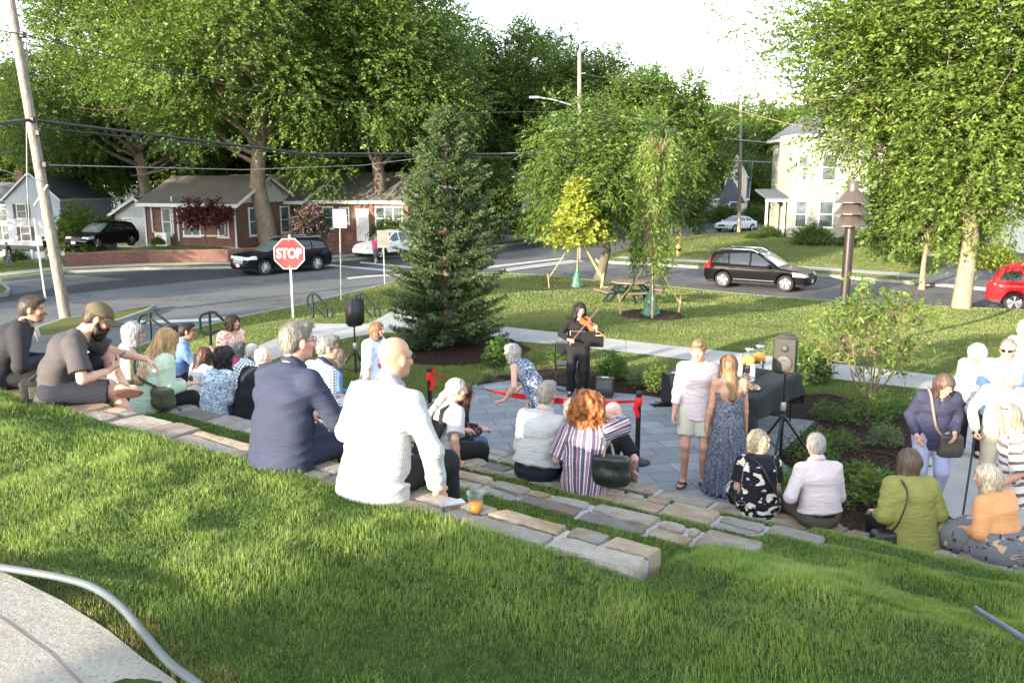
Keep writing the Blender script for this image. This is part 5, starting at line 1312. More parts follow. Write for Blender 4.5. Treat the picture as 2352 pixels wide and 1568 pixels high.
    if detail:
        b = MB()
        for sg in (1, -1):
            b2 = MB(); mx = S['mir']; b2.bbox((mx, sg*(hw + .09), belt + .09), (.13, .20, .14), .035); b2.build('wing_mirror', S['paint'], root)
            for hx, hz in S['hnd']:
                b3 = MB(); b3.bbox((hx, sg*(hw - .005 + S.get('hoff', .0)), hz), (.2, .05, .035), .014); b3.build('door_handle', S.get('hm', S['paint']), root)
        if S.get('rail'):
            for sg in (1, -1):
                r = MB(); x0, x1 = S['rail']; y = sg*(hw - .29); r.tube([(x0, y, H-.05), (x0+.12, y, H+.03), (x1-.25, y, H+.02), (x1, y, H-.09)], .022, 6); r.build('roof_rail', S.get('railm', M_CHROME), root)
        if S.get('strip'):
            for sg in (1, -1):
                r = MB(); r.bbox(((fx+rx)/2, sg*(hw - .012), .43), (fx-rx-wr*2-.22, .05, .035), .012); r.build('door_trim', M_CHROME, root)
        if S.get('plate'):
            r = MB(); r.bbox((xf - .005, 0, S['plate']), (.03, .32, .16), .008); r.build('number_plate', M_PLATE, root)
        for dx in S.get('seams', ()):
            for sg in (1, -1):
                pass
        if S.get('emblem'):
            r = MB(); r.lathe([(0,.02),(.05,.02),(.07,.0)], (xf - .03, 0, S['emblem']), 14, M=Matrix.Rotation(rad(90), 3, 'Y')); r.build('emblem', M_CHROME, root)
    return root
SUV = dict(L=4.64, W=1.9, H=1.70, wr=.36, fx=1.42, rx=-1.36, belt=.98,
    low=[(-2.22,.30),(-2.32,.50),(-2.30,.78),(-2.27,1.02),(-1.6,1.06),(0,1.04),(1.05,1.02),(1.75,.93),(2.18,.80),(2.30,.62),(2.32,.42),(2.20,.24),(-2.05,.22)],
    cab=[(-2.16,.95),(-2.06,1.30),(-1.92,1.55),(-1.45,1.66),(-.5,1.70),(.05,1.655),(.42,1.50),(1.12,1.00),(1.0,.9),(-2.1,.9)],
    wins=[[(-1.92,1.12),(-1.78,1.42),(-1.22,1.52),(-1.16,1.12)], [(-1.08,1.10),(-1.14,1.53),(-.25,1.58),(-.20,1.07)], [(-.10,1.07),(-.15,1.575),(.04,1.55),(.40,1.36),(.82,1.05)]],
    wind=((1.08,1.05),(.05,1.58)), rearw=(1.12,1.48), hl=(1.72,.66,.84,.45), tl=(-2.02,.92,1.45,.62), gr=(.55,.74,.40), mir=.72, hnd=((-.98,.92),(-.02,.90)), rail=(-1.65,.1), plate=.45, spk=5, paint=None)
def var(**k): d = dict(SUV); d.update(k); return d
def carG(wf, wrr, z=-1.03):
    """place by the ground points of the two near wheels"""
    a, b = G(*wf, z), G(*wrr, z); return a, b
def place(wf, wrr, spec, label, near, name='parked_car', scale_fit=True, z=-1.03, **kw):
    a, b = G(*wf, z), G(*wrr, z); d = (a - b); yaw = math.atan2(d.y, d.x)
    base = spec['fx'] - spec['rx']; q = d.length / base
    f = Vector((math.cos(yaw), math.sin(yaw), 0)); l = Vector((-f.y, f.x, 0))
    mid = (a + b) / 2; c = mid - f * (spec['fx'] + spec['rx'])/2 * 1 - l * near * (spec['W']/2 - .1)
    r = car((c.x, c.y, z), yaw, spec, label, name=name, **kw)
    return r
blk = car_paint('black car paint', (.003, .003, .0035)); nav = car_paint('midnight car paint', (.004, .005, .009)); wht = car_paint('white car paint', (.72, .72, .72)); redp = car_paint('metallic red paint', (.42, .012, .018)); slv = car_paint('silver paint', (.5, .51, .52)); dk = car_paint('charcoal paint', (.006, .0065, .008))
place((1806, 671), (1657, 660), var(paint=blk, tl=(-2.0,.86,1.52,.60), strip=True, L=4.62), 'black estate SUV parked on the side street, red tail lamps and silver roof rails', -1)
place((612, 632), (726, 622), var(paint=nav, L=5.1, W=2.0, H=1.78, wr=.40, fx=1.55, rx=-1.50, belt=1.06, h=.036,
    low=[(-2.46,.32),(-2.55,.55),(-2.52,.85),(-2.48,1.10),(-1.6,1.12),(0,1.12),(1.15,1.12),(2.10,1.06),(2.42,.96),(2.53,.70),(2.54,.42),(2.42,.26),(-2.3,.24)],
    cab=[(-2.40,1.0),(-2.28,1.40),(-2.10,1.66),(-1.4,1.75),(-.5,1.78),(.15,1.74),(.5,1.60),(1.28,1.10),(1.1,.95),(-2.3,.95)],
    wins=[[(-2.12,1.22),(-1.98,1.50),(-1.35,1.60),(-1.28,1.20)], [(-1.20,1.18),(-1.26,1.61),(-.28,1.66),(-.22,1.15)], [(-.12,1.15),(-.17,1.66),(.10,1.62),(.5,1.42),(.95,1.14)]], wind=((1.25,1.13),(.15,1.66)), rearw=(1.25,1.58),
    hl=(2.0,.82,1.0,.52), tl=(-2.3,.95,1.2,.6), gr=(.55,1.0,.50), grm=M_CHROME, mir=.85, hnd=((-1.05,1.0),(0,.98)), rail=(-1.9,.2), spk=10, plate=.5),
    'dark midnight SUV with a chrome grille driving by behind the stop sign', 1, name='moving_car')
place((864, 597), (960, 588), var(paint=wht, L=4.43, W=1.87, H=1.65, fx=1.36, rx=-1.34, clad=.42, archclad=True, rail=None, grm=wht, plate=.62, emblem=.80, gr=(.5,.78,.42)), 'white compact SUV parked across the street behind the walking woman in pink', 1)
place((2560, 732), (2310, 715), var(paint=redp, L=4.6, H=1.72, W=1.8, wr=.35, clad=.40, tl=(-2.0,.90,1.22,.52), spk=5, railm=redp), 'red SUV cut off by the right edge of the picture', -1)
place((1690, 533), (1722, 531), var(paint=wht, H=1.45, L=4.7, wr=.33, belt=.9, h=.045,
    low=[(-2.25,.30),(-2.34,.50),(-2.30,.80),(-2.2,.95),(-1.4,.97),(0,.95),(1.0,.94),(1.8,.84),(2.22,.70),(2.32,.52),(2.30,.36),(2.20,.22),(-2.05,.22)],
    cab=[(-1.95,.92),(-1.2,1.36),(-.6,1.44),(.0,1.43),(.3,1.34),(1.05,.93),(.9,.86),(-1.8,.86)], wins=[[(-1.45,1.0),(-1.05,1.30),(-.45,1.36),(-.4,1.0)], [(-.32,1.0),(-.36,1.36),(.1,1.35),(.7,1.0)]], wind=((1.05,.96),(.1,1.38)), rearw=(.98,1.33), hl=(1.85,.6,.76,.5), tl=(-2.1,.7,.9,.5), rail=None),
    'white sedan coming along the far road behind the bare pole', 1, name='moving_car')
r = place((232, 571), (294, 565), var(paint=dk, H=1.72, L=5.0, W=1.95, fx=1.5, rx=-1.48, h=.045, rail=(-1.9,.1)), 'dark minivan parked in the driveway beside the garage', 1, z=-.62)
r = car(A(1627, 506, 92), rad(-60), var(paint=dk, h=.055, rail=None), 'dark car parked far off in front of the steep roofed house', detail=False)
# ================================================================ STREET FURNITURE AND THINGS IN THE COURT
M_WOODP = mat_bark('weathered pole', (.25, .225, .20)); M_GALV = plain('galvanised steel', (.36, .37, .37), .45, .7, .5, .15); M_BLK = plain('black metal', (.012, .013, .014), .45, .2, .4, .1); M_GRNB = plain('dark green rail', (.008, .020, .018), .65, 0, .2, .1)
M_WIRE = plain('cable', (.035, .037, .042), .6); M_WIREL = plain('bare cable', (.30, .30, .31), .5)
def pole(u0, v0, z0, top, r0, r1, label, Y=None):
    b = G(u0, v0, z0) if Y is None else A(u0, v0, Y); t = top if isinstance(top, Vector) else A(top[0], top[1], b.y)
    r = empty('utility_pole', b, 0, label, 'utility pole'); m = MB(); m.tube([Vector((0,0,-.4)), Vector((0,0,0)), (t-b)*.5, (t-b)], [r0, r0, (r0+r1)/2, r1], 14); m.build('post', M_WOODP, r); return r, b, t
PL, pLb, pLt = pole(150, 727, -.88, (16, -40), .185, .14, 'grey weathered utility pole leaning at the left edge')
m = MB(); m.tube([Vector((-.05,-.19,.1)), Vector((-.05,-.19,2.5)) + (pLt-pLb)*.0], .022, 6)
m = MB(); a_ = lambda u, v: A(u, v, pLb.y - .1) - pLb
m.tube([a_(110, 425), a_(80, 472)], .045, 8); m.build('brace', M_GALV, PL); m = MB()
for u, v in ((75, 275), (52, 80), (104, 378), (88, 305)): p = a_(u, v); m = MB(); m.bbox(p, (.16, .16, .2), .03); m.build('clamp', M_BLK, PL)
PM, pMb, pMt = pole(1331, 640, -.9, (1331, 120), .15, .115, 'utility pole with a street lamp arm rising behind the drooping tree', 50.5)
m = MB(); q = lambda u, v: A(u, v, 50.4) - pMb
m.tube([q(1331, 247), q(1300, 238), q(1270, 229), q(1238, 224)], .045, 8); m.build('lamp_arm', M_GALV, PM); m = MB(); c = q(1228, 224); m.add(*(lambda: ([], []))()) ; m.bbox(c, (.62, .22, .14), .05); m.build('lamp_head', M_GALV, PM)
m = MB(); m.tube([q(1331, 120), q(1333, 95)], .035, 6); m.tube([q(1331, 170), q(1345, 168)], .03, 5); m.build('insulator', M_GALV, PM)
PR, pRb, pRt = pole(1697, 545, -.98, (1702, 240), .17, .12, 'bare utility pole standing by the far road right of the maple')
m = MB(); m.tube([pRt - pRb, pRt - pRb + Vector((0,0,.35))], .05, 6); m.build('insulator', M_GALV, PR)
def wire(name, pts, r, label, mat=None, sag=0.):
    P = []
    for (a, b) in zip(pts[:-1], pts[1:]):
        for k in range(12): t = k / 12; p = a.lerp(b, t); p.z -= sag * 4 * t * (1-t); P.append(p)
    P.append(pts[-1]); m = MB(); m.tube(P, r, 5); return tag(m.build('power_line', mat or M_WIRE), label, 'cable', 'overhead cables')
YL, YM = pLb.y, 50.5
wire('', [A(-400, 330, 20), A(72, 275, YL), A(700, 353, 38), A(1176, 354, 47), A(1331, 338, YM)], .055, 'thickest black cable bundle running from the leaning pole across the picture')
wire('', [A(80, 292, YL), A(700, 358, 38), A(1176, 362, 47), A(1331, 345, YM)], .02, 'thin black cable just under the thickest bundle')
wire('', [A(-300, 20, 18), A(50, 79, YL), A(560, 205, 35), A(1000, 261, 45), A(1331, 255, YM)], .02, 'highest thin cable slanting down from the leaning pole')
wire('', [A(104, 379, YL), A(560, 390, 36), A(830, 380, 42), A(1010, 358, 46), A(1331, 345, YM)], .014, 'lowest thin cable hanging in front of the brick house roof', M_WIREL)
wire('', [A(0, 390, 24), A(100, 417, YL)], .014, 'short service cable meeting the leaning pole low at the left edge', M_WIREL)
wire('', [A(1331, 258, YM), A(1450, 287, 54), A(1701, 322, 70), A(1860, 336, 84)], .035, 'upper bright cable between the lamp arm pole and the bare pole', M_WIREL)
wire('', [A(1331, 338, YM), A(1540, 357, 60), A(1701, 370, 70), A(1860, 376, 84)], .03, 'lower bright cable between the lamp arm pole and the bare pole', M_WIREL)
wire('', [A(1331, 168, YM), A(1500, 200, 60), A(1702, 240, 70)], .012, 'faint thin cable from the lamp arm pole top to the bare pole top', M_WIREL)
wire('', [A(60, 60, YL), A(62, 420, YL + 1), A(68, 520, YL + 2)], .02, 'thin guy cable hanging beside the leaning pole', M_WIREL)
# ---- text
def text_mesh(s, size, bold=0., depth=.002):
    cu = bpy.data.curves.new('t', 'FONT'); cu.body = s; cu.size = size; cu.align_x = 'CENTER'; cu.align_y = 'CENTER'; cu.offset = bold; cu.extrude = depth
    o = bpy.data.objects.new('t', cu); COL.objects.link(o); bpy.context.view_layer.update()
    me = bpy.data.meshes.new_from_object(o.evaluated_get(bpy.context.evaluated_depsgraph_get())); bpy.data.objects.remove(o); bpy.data.curves.remove(cu)
    me.materials.clear(); return me
def text(s, size, mat, parent, loc, rot, bold=0., sx=1., name='lettering'):
    me = text_mesh(s, size, bold); o = link(name, me, mat, parent); o.location = loc; o.rotation_euler = rot; o.scale = (sx, 1, 1); return o
M_SRED = plain('sign red', (.62, .022, .028), .4, 0, .4, .06); M_SWHT = plain('sign white', (.74, .74, .74), .45, 0, .4, .05); M_SGREY = plain('sign back grey', (.13, .13, .12), .6, .3, .4, .15)
b = A(670, 712, 24.6); b.z = float(terr(b.x, b.y)); tp = A(664, 583, 24.6); SS = empty('stop_sign', b, 0, 'red octagonal STOP sign on a white post by the kerb', 'sign')
def octa(r, n=8): return [(r*math.cos(math.pi/8 + i*math.pi/4), r*math.sin(math.pi/8 + i*math.pi/4)) for i in range(n)]
yaw = rad(2); cz = tp - b; R_o = .455 / math.cos(math.pi/8)
m = MB(); m.extr(octa(R_o), cz + Vector((0, 0, 0)), (1,0,0), (0,0,1), (0,1,0), .006); pl = m.build('plate', M_SWHT, SS)
m = MB(); m.extr(octa(R_o*.945), cz + Vector((0, -.004, 0)), (1,0,0), (0,0,1), (0,1,0), .004); m.build('red_face', M_SRED, pl)
text('STOP', .40, M_SWHT, pl, cz + Vector((0, -.008, -.0)), (rad(90), 0, 0), .012, .78)
m = MB(); m.box(Vector((cz.x*.5 + .02, .03, cz.z/2 + .2)), (.055, .03, cz.z + .4 + .3), M=Matrix.Rotation(math.atan2(cz.x, cz.z), 3, 'Y')); m.build('post', M_SWHT, SS)
m = MB()
for dz in (-.37, .37): m.lathe([(0,0),(.02,.0),(.02,.006),(0,.008)], cz + Vector((0,-.006,dz)), 8, M=Matrix.Rotation(rad(90), 3, 'X'))
m.build('bolt', M_GALV, pl)
def plate_sign(u, v, w, h, bu, bv, Y, mat, pm, label, yaw=0.):
    b = A(bu, bv, Y); b.z = float(terr(b.x, b.y)) if Y < 60 else b.z; c = A(u, v, Y) - b; s = 1898 / Y
    r = empty('street_sign', b, 0, label, 'sign'); m = MB(); m.bbox(c + Vector((0,-.03,0)), (w/s, .006, h/s), .0025, yaw); m.build('plate', mat, r)
    m = MB(); m.tube([Vector((0,0,-.3)), Vector((c.x, 0, c.z + h/s*.45))], .032, 8); m.build('post', M_GALV, r)
plate_sign(781, 502, 29, 41, 783, 676, 31.5, M_SWHT, M_GALV, 'white rectangular sign plate on a tall steel post'); plate_sign(880, 549, 27, 40, 884, 648, 37.5, M_SGREY, M_GALV, 'grey back of a small sign in front of the white SUV')
b = G(104, 680, -.88); r = tag(MB().tube([Vector((0,0,-.3)), A(78, 502, b.y) - b], .04, 8).build('sign_post', M_SWHT), 'thin bare white post leaning beside the utility pole', 'post'); r.location = b
b = G(150, 625, -.9); r = tag(MB().bbox((0, 0, .35), (.10, .03, .6), .01).build('marker_plate', plain('lime marker', (.45, .72, .03), .5)), 'lime green reflector strip behind the foot of the leaning pole', 'marker'); r.location = A(146, 650, 40)
r.location.z = -.95
# ---- handrails
def rail(px, posts, Y, label, rr=.029):
    P = [A(u, v, Y) for u, v in px]; o = A(posts[0][1][0], posts[0][1][1], Y); o.z = min(o.z, 0)
    root = empty('handrail', o, 0, label, 'handrail', 'dark handrails beside the steps'); sm = []
    for a, b_, c in zip([P[-1]] + P[:-1], P, P[1:] + P[:1]): sm += [b_.lerp(a, .16), b_, b_.lerp(c, .16)]
    m = MB(); m.tube([p - o for p in sm] + [sm[0] - o], rr, 8); m.build('rail', M_GRNB, root)
    for a, b_ in posts:
        m = MB(); p, q = A(*a, Y), A(*b_, Y); q.z -= .25; m.tube([p - o, q - o], rr, 8); m.build('post', M_GRNB, root)
r3 = C4([(2105,985),(2100,925),(2112,898),(2138,886),(2162,892),(2240,984),(2268,988),(2273,1020),(2270,1062),(2240,1073),(2150,972)], 0, 400, 2.8)
rail(r3, [((717, 675), (721, 745)), ((750, 705), (754, 745))], 22.5, 'handrail nearest the stop sign, left of the standing loudspeaker')
rail([(u + 109, v) for u, v in r3], [((826, 675), (830, 745)), ((859, 705), (863, 745))], 22.5, 'handrail half hidden behind the standing loudspeaker')
rail(C4([(952,1105),(945,1060),(962,1034),(1000,1016),(1050,1012),(1212,1130),(1180,1165),(1030,1060)], 0, 400, 2.8), [((344, 717), (347, 800)), ((392, 747), (395, 830))], 16.8, 'leftmost handrail, rising above the bobbed grey hair')
rail(C4([(1370,1140),(1366,1052),(1382,1030),(1440,1012),(1470,1016),(1585,1120),(1560,1160),(1480,1140),(1440,1162),(1400,1160)], 0, 400, 2.8), [((481, 717), (484, 800)), ((522, 752), (525, 830))], 16.8, 'handrail just left of the woman in the flowered blouse')
# ---- pagoda lamp
b = G(1930, 818, -.03); b.z = float(terr(b.x, b.y)); Y = b.y; zz = lambda v: A(1935, v, Y).z - b.z
PLm = empty('pagoda_lamp', b, 0, 'brown pagoda lamp post with three stacked shades', 'lamp post'); M_BRN = plain('bronze paint', (.08, .062, .053), .4, .3, .5, .08); M_BRND = plain('dark bronze', (.028, .022, .021), .4, .3, .5, .1)
tlt = Matrix.Identity(3)
m = MB(); m.lathe([(.098, -.3), (.098, zz(519))], (0,0,0), 20); m.build('column', M_BRND, PLm)
for nm, v0, v1, r0, r1 in (('top_shade', 438, 464, .13, .345), ('middle_shade', 466, 490, .165, .345), ('bottom_shade', 492, 517, .165, .345)):
    m = MB(); z0, z1 = zz(v0), zz(v1); m.lathe([(r0, z0), (r1, z1), (r1, z1 - .018), (r0*.7, z1 + .03)], (0,0,0), 12, smooth=False, ph=.2); m.build('shade', M_BRN, PLm)
m = MB(); m.lathe([(.112, zz(440)), (.112, zz(416)), (.10, zz(415)), (0, zz(415))], (0,0,0), 20); m.build('cap', M_BRN, PLm)
m = MB(); m.lathe([(.15, zz(519)), (.15, zz(440))], (0,0,0), 16); m.build('lamp_core', M_BRND, PLm)
# ---- picnic table
b = G(1446, 700, -.62); b.z = float(terr(b.x, b.y)); PT = empty('picnic_table', b, rad(18), 'octagonal brown picnic table with dark green legs on the lawn', 'table')
M_PTOP = plain('brown board', (.17, .115, .09), .7, 0, .3, .12, 4); M_PGRN = plain('green frame', (.006, .018, .016), .6, 0, .4, .1)
m = MB(); m.prism(octa(.66), .70, .745); m.build('tabletop', M_PTOP, PT); m = MB()
for k in range(4):
    a = k*math.pi/2; R = Matrix.Rotation(a, 3, 'Z'); s = MB(); P = [(-.48, .82), (.48, .82), (.62, 1.12), (-.62, 1.12)]
    P = [tuple((R @ Vector((x, y, 0)))[:2]) for x, y in P]; s.prism(P, .42, .46); s.build('bench', M_PTOP, PT)
    for sx in (-.2, .2):
        m.tube([R @ Vector((sx, .35, .69)), R @ Vector((sx, .95, 0))], .055, 4, smooth=False); m.tube([R @ Vector((sx, .1, .36)), R @ Vector((sx, 1.05, .38))], .045, 4, smooth=False)
m.build('frame', M_PGRN, PT)
# ---- watering bags, stakes and straps round the saplings
M_BAG = plain('green tarpaulin', (.035, .12, .075), .35, 0, .5, .25, 9, .8, 14); M_STAKE = plain('stake wood', (.36, .26, .17), .85, 0, .2, .2); M_STRAP = plain('yellow strap', (.48, .40, .13), .7)
def staking(base, stakes, tz, lab, bagh):
    f = Field([Ell((0, 0, .1), (.27, .24, .14), k=.08), Cap((0,0,.12), (0,0,bagh*.72), .21, .12, (1,0,0), 1.1, k=.06), Cap((0,0,bagh*.7), (.02,0,bagh), .10, .05, k=.05)], disp=lambda P: .022*vnoise(P[...,0]*11, P[...,1]*11, P[...,2]*7, 3) + .012*np.abs(np.sin(np.arctan2(P[...,1], P[...,0])*5)), clip=[((0,0,-1), .0)])
    V, F = f.mesh(.022); o = tag(link('watering_bag', npmesh('watering_bag', V, F, True), M_BAG), 'green watering bag zipped round the foot of ' + lab, 'watering bag'); o.location = base
    for k, (dx, dy) in enumerate(stakes):
        p = Vector((base.x + dx, base.y + dy, 0)); p.z = float(terr(p.x, p.y)); d = Vector((dx, dy, 0)).normalized()
        s = MB(); s.tube([Vector((0,0,-.2)), d*.10 + Vector((0,0,.62))], .032, 6); o = s.build('stake', M_STAKE); o.location = p; tag(o, ('%s wooden stake holding ' % ('left','right','front','back')[k]) + lab, 'stake', 'stakes round the saplings')
        t = base + Vector((0, 0, tz)); s = MB(); q = p + d*.06 + Vector((0,0,.42)); s.tube([Vector((0,0,0)), (t-q)*.5 + Vector((0,0,-.05)), t-q], .014, 5); o = s.build('strap', M_STRAP); o.location = q; tag(o, ('%s strap guying ' % ('left','right','front','back')[k]) + lab, 'strap', 'straps guying the saplings')
staking(SAP1, [(-1.15, -.35), (.95, -.3), (1.1, .5)], 2.35, 'the yellow sapling', .82); staking(SAP2, [(-.78, .15), (.78, .15), (-.08, -.75)], 1.75, 'the weeping sapling', .86)
# ---- fire hydrant, post
b = G(1557, 590, -.87); FH = empty('fire_hydrant', b, 0, 'small yellow fire hydrant on the far verge', 'hydrant'); M_HY = plain('hydrant yellow', (.42, .30, .08), .5)
m = MB(); m.lathe([(.16,0),(.16,.05),(.11,.07),(.11,.55),(.15,.57),(.15,.61),(.12,.66),(.06,.74),(.03,.76),(.03,.82),(0,.82)], (0,0,0), 14); m.build('barrel', M_HY, FH)
m = MB(); m.lathe([(.07,-.2),(.07,.2)], (0,0,.45), 10, M=Matrix.Rotation(rad(90), 3, 'Y')); m.lathe([(.08,0),(.08,.2)], (0,0,.42), 10, M=Matrix.Rotation(rad(90), 3, 'X')); m.build('nozzle', M_BLK, FH)
m = MB(); m.tube([(.1, .1, 0), (.1, .1, 1.9)], .012, 5); m.build('flag_rod', M_SRED, FH)
o = tag(MB().bbox((0,0,.75), (.2,.2,1.5), .02).build('gate_post', M_TRIM), 'white post by the far pavement left of the bare pole', 'post'); o.location = A(1655, 506, 88)
# ---- loudspeakers on tripods
M_SPK = plain('speaker shell', (.014, .014, .015), .55, 0, .4, .1); M_GRL = plain('speaker grille', (.025, .025, .021), .6, .2, .4, .25, 120); M_SPK2 = plain('grey speaker shell', (.04, .04, .038), .55, 0, .4, .1)
def speaker(b, zc, w, h, dp, yaw, shell, grille, labs, front=True):
    st_ = empty('tripod_stand', b, yaw, labs[0], 'stand'); z0 = zc - h/2
    m = MB(); m.tube([(0,0,.12), (0,0,z0*.62)], .021, 10); m.build('lower_tube', M_BLK, st_); m = MB(); m.tube([(0,0,z0*.6), (0,0,z0 + .03)], .016, 10); m.build('upper_tube', M_BLK, st_)
    m = MB(); m.lathe([(.03,0),(.034,.02),(.034,.09),(.026,.11)], (0,0,z0*.58), 12); m.build('clamp', M_GALV, st_)
    m = MB(); m.lathe([(.03,0),(.042,.02),(.042,.08),(.03,.1)], (0,0,z0*.46), 12); m.build('hub', M_BLK, st_)
    for k in range(3):
        a = k*2*math.pi/3 + .5; e = Vector((math.cos(a)*.46, math.sin(a)*.46, .015)); m = MB(); m.tube([Vector((math.cos(a)*.03, math.sin(a)*.03, z0*.5)), e], .016, 8); m.tube([Vector((math.cos(a)*.02, math.sin(a)*.02, .16)), e.lerp(Vector((math.cos(a)*.03, math.sin(a)*.03, z0*.5)), .45)], .01, 6); l = m.build('leg', M_BLK, st_)
        m = MB(); m.lathe([(.024,0),(.024,.035),(.016,.05)], e - Vector((0,0,.015)), 8); m.build('foot', M_BLK, l)
    sp = empty('loudspeaker', b + Vector((0, 0, z0)), yaw, labs[1], 'loudspeaker')
    m = MB(); bm = bmesh.new(); P = [(-w/2, -dp/2), (w/2, -dp/2), (w/2*.62, dp/2), (-w/2*.62, dp/2)]
    m.prism(P, 0, h); me = m.mesh('cabinet'); bm.from_mesh(me); bmesh.ops.bevel(bm, geom=bm.edges[:], offset=.035, segments=3, affect='EDGES'); bm.to_mesh(me); bm.free(); me.polygons.foreach_set('use_smooth', [True]*len(me.polygons)); link('cabinet', me, shell, sp)
    m = MB(); m.bbox((0, -dp/2 - .002, h*.5), (w*.86, .03, h*.9), .014); g_ = m.build('grille', grille, sp)
    m = MB(); m.lathe([(w*.30, 0), (w*.33, .006), (w*.30, .012), (w*.12, .004), (0, .008)], (0, -dp/2 - .018, h*.30), 24, M=Matrix.Rotation(rad(90), 3, 'X')); m.lathe([(w*.13, 0), (w*.15, .006), (w*.05, .002), (0, .004)], (0, -dp/2 - .018, h*.70), 20, M=Matrix.Rotation(rad(90), 3, 'X')); m.build('driver', shell, sp)
    m = MB(); m.tube([(-.05, 0, h + .005), (-.04, 0, h + .02), (.04, 0, h + .02), (.05, 0, h + .005)], .008, 6); m.build('handle', M_BLK, sp)
    return sp
b = G(1791, 1062, .02); cc = A(1786, 812, b.y); speaker(b, cc.z - b.z + .0, .315, .475, .30, rad(-28), M_SPK2, M_GRL, ('tall black tripod stand behind the flowered dress', 'grey loudspeaker facing the viewer beside the black table'))
b = G(818, 872, .0); cc = A(812, 717, b.y); speaker(b, cc.z, .30, .50, .30, rad(160), M_SPK, M_SPK, ('black tripod stand left of the spruce', 'black loudspeaker on the left stand seen from behind'))
def wedge(b, w, h, yaw, name, label, cat, knobs):
    r = empty(name, b, yaw, label, cat); m = MB(); m.extr([(-.16, 0), (.17, 0), (.17, h), (-.02, h), (-.16, h*.35)], (-w/2, 0, 0), (0,1,0), (0,0,1), (1,0,0), w); m.build('cabinet', M_SPK, r); m = MB(); m.bbox((0, -.095, h*.66), (w*.84, .02, h*.66), .006, M=Matrix.Rotation(rad(-24), 3, 'X')); m.build('grille', M_SPK2, r)
    m = MB(); m.tube([(-.06, .06, h + .005), (.06, .06, h + .005)], .012, 6); m.build('handle', M_SWHT, r)
    if knobs:
        m = MB()
        for i in range(3):
            for j in range(5): m.lathe([(.012,0),(.012,.014),(0,.014)], (-w*.3 + w*.3*i, -.12 + .028*j, h*.42 + .06*j), 8, M=Matrix.Rotation(rad(66), 3, 'X'))
        m.build('knob', M_GALV, r)
wedge(G(1388, 908, .012), .30, .30, rad(-12), 'floor_monitor', 'black floor monitor beside the violinist', 'floor speaker', False); wedge(G(1552, 925, .012), .36, .50, rad(20), 'mixer_amplifier', 'black amplifier with knobs behind the boy in the pink shirt', 'amplifier', True)
wedge(G(1330, 906, .012) + Vector((.02, .62, 0)), .34, .34, rad(8), 'equipment_bag', 'dark soft case on the ground behind the violinist', 'bag', False)
rg = random.Random(4); m = MB(); c = G(1520, 931, .02)
for k in range(5):
    P = [c + Vector((rg.uniform(-.22,.2), rg.uniform(-.12,.12), rg.uniform(.0,.05))) for _ in range(7)]; m.tube(P, .007, 5)
m.build('cable_tangle', M_BLK); tag(bpy.context.scene.objects['cable_tangle'], 'tangle of black cables beside the amplifier', 'cable')
o = MB().tube([G(1095, 884, .02), G(1130, 877, .025), G(1170, 872, .02), G(1240, 880, .02), G(1300, 900, .02)], .012, 6).build('audio_cable', M_BLK); tag(o, 'black cable lying along the back edge of the paved court', 'cable')
o = MB().tube([G(2000, 1035, .03), G(2045, 1044, .03), G(2085, 1058, .03), G(2140, 1070, .03)], .01, 6).build('drip_hose', M_BLK); tag(o, 'thin dark drip hose lying on the bark bed', 'hose')
# ---- folding chair, music stand
b = G(1302, 893, .012); FC = empty('folding_chair', b, rad(172), 'black folding chair behind the violinist', 'chair')
for sg in (1, -1):
    m = MB(); m.tube([(sg*.21, -.20, 0), (sg*.21, .0, .45), (sg*.20, .18, .84), (sg*.14, .20, .88)], .012, 8); m.build('leg', M_BLK, FC); m = MB(); m.tube([(sg*.19, .22, 0), (sg*.19, -.18, .45)], .012, 8); m.build('leg', M_BLK, FC)
m = MB(); m.bbox((0, -.02, .455), (.38, .38, .03), .012); m.build('seat', M_SPK2, FC); m = MB(); m.bbox((0, .165, .76), (.36, .02, .22), .008, M=Matrix.Rotation(rad(-20), 3, 'X')); m.build('backrest', M_SPK, FC); m = MB(); m.tube([(-.2, -.12, .16), (.2, -.12, .16)], .009, 6); m.tube([(-.19, .14, .14), (.19, .14, .14)], .009, 6); m.build('stretcher', M_BLK, FC)
b = G(1352, 912, .012); MS = empty('music_stand', b, rad(-6), 'black music stand in front of the violinist', 'music stand'); cd = A(1349, 779, b.y - .05) - b
R = Matrix.Rotation(rad(24), 3, 'X'); m = MB(); m.bbox(cd, (.56, .012, .31), .004, M=R); m.bbox(cd + R @ Vector((0, .04, -.15)), (.56, .07, .012), .003, M=R); m.build('desk', M_SPK, MS)
m = MB(); m.tube([(0,0,.12), (0,0,cd.z - .05)], .012, 8); m.build('stem', M_BLK, MS)
for k in range(3): a = k*2.094 + .4; m = MB(); m.tube([(0,0,.24), (math.cos(a)*.26, math.sin(a)*.26, .01)], .009, 6); m.build('leg', M_BLK, MS)
m = MB(); m.bbox(cd + R @ Vector((.19, -.008, .085)), (.095, .003, .014), .001, M=R); m.build('maker_mark', M_SWHT, MS)
m = MB(); m.bbox(cd + R @ Vector((-.16, .016, .005)), (.25, .006, .285), .002, M=R); o = m.build('sheet_music', M_SWHT); o.location = b; o.rotation_euler = (0, 0, rad(-6)); tag(o, 'white sheet music leaning on the music stand', 'paper')
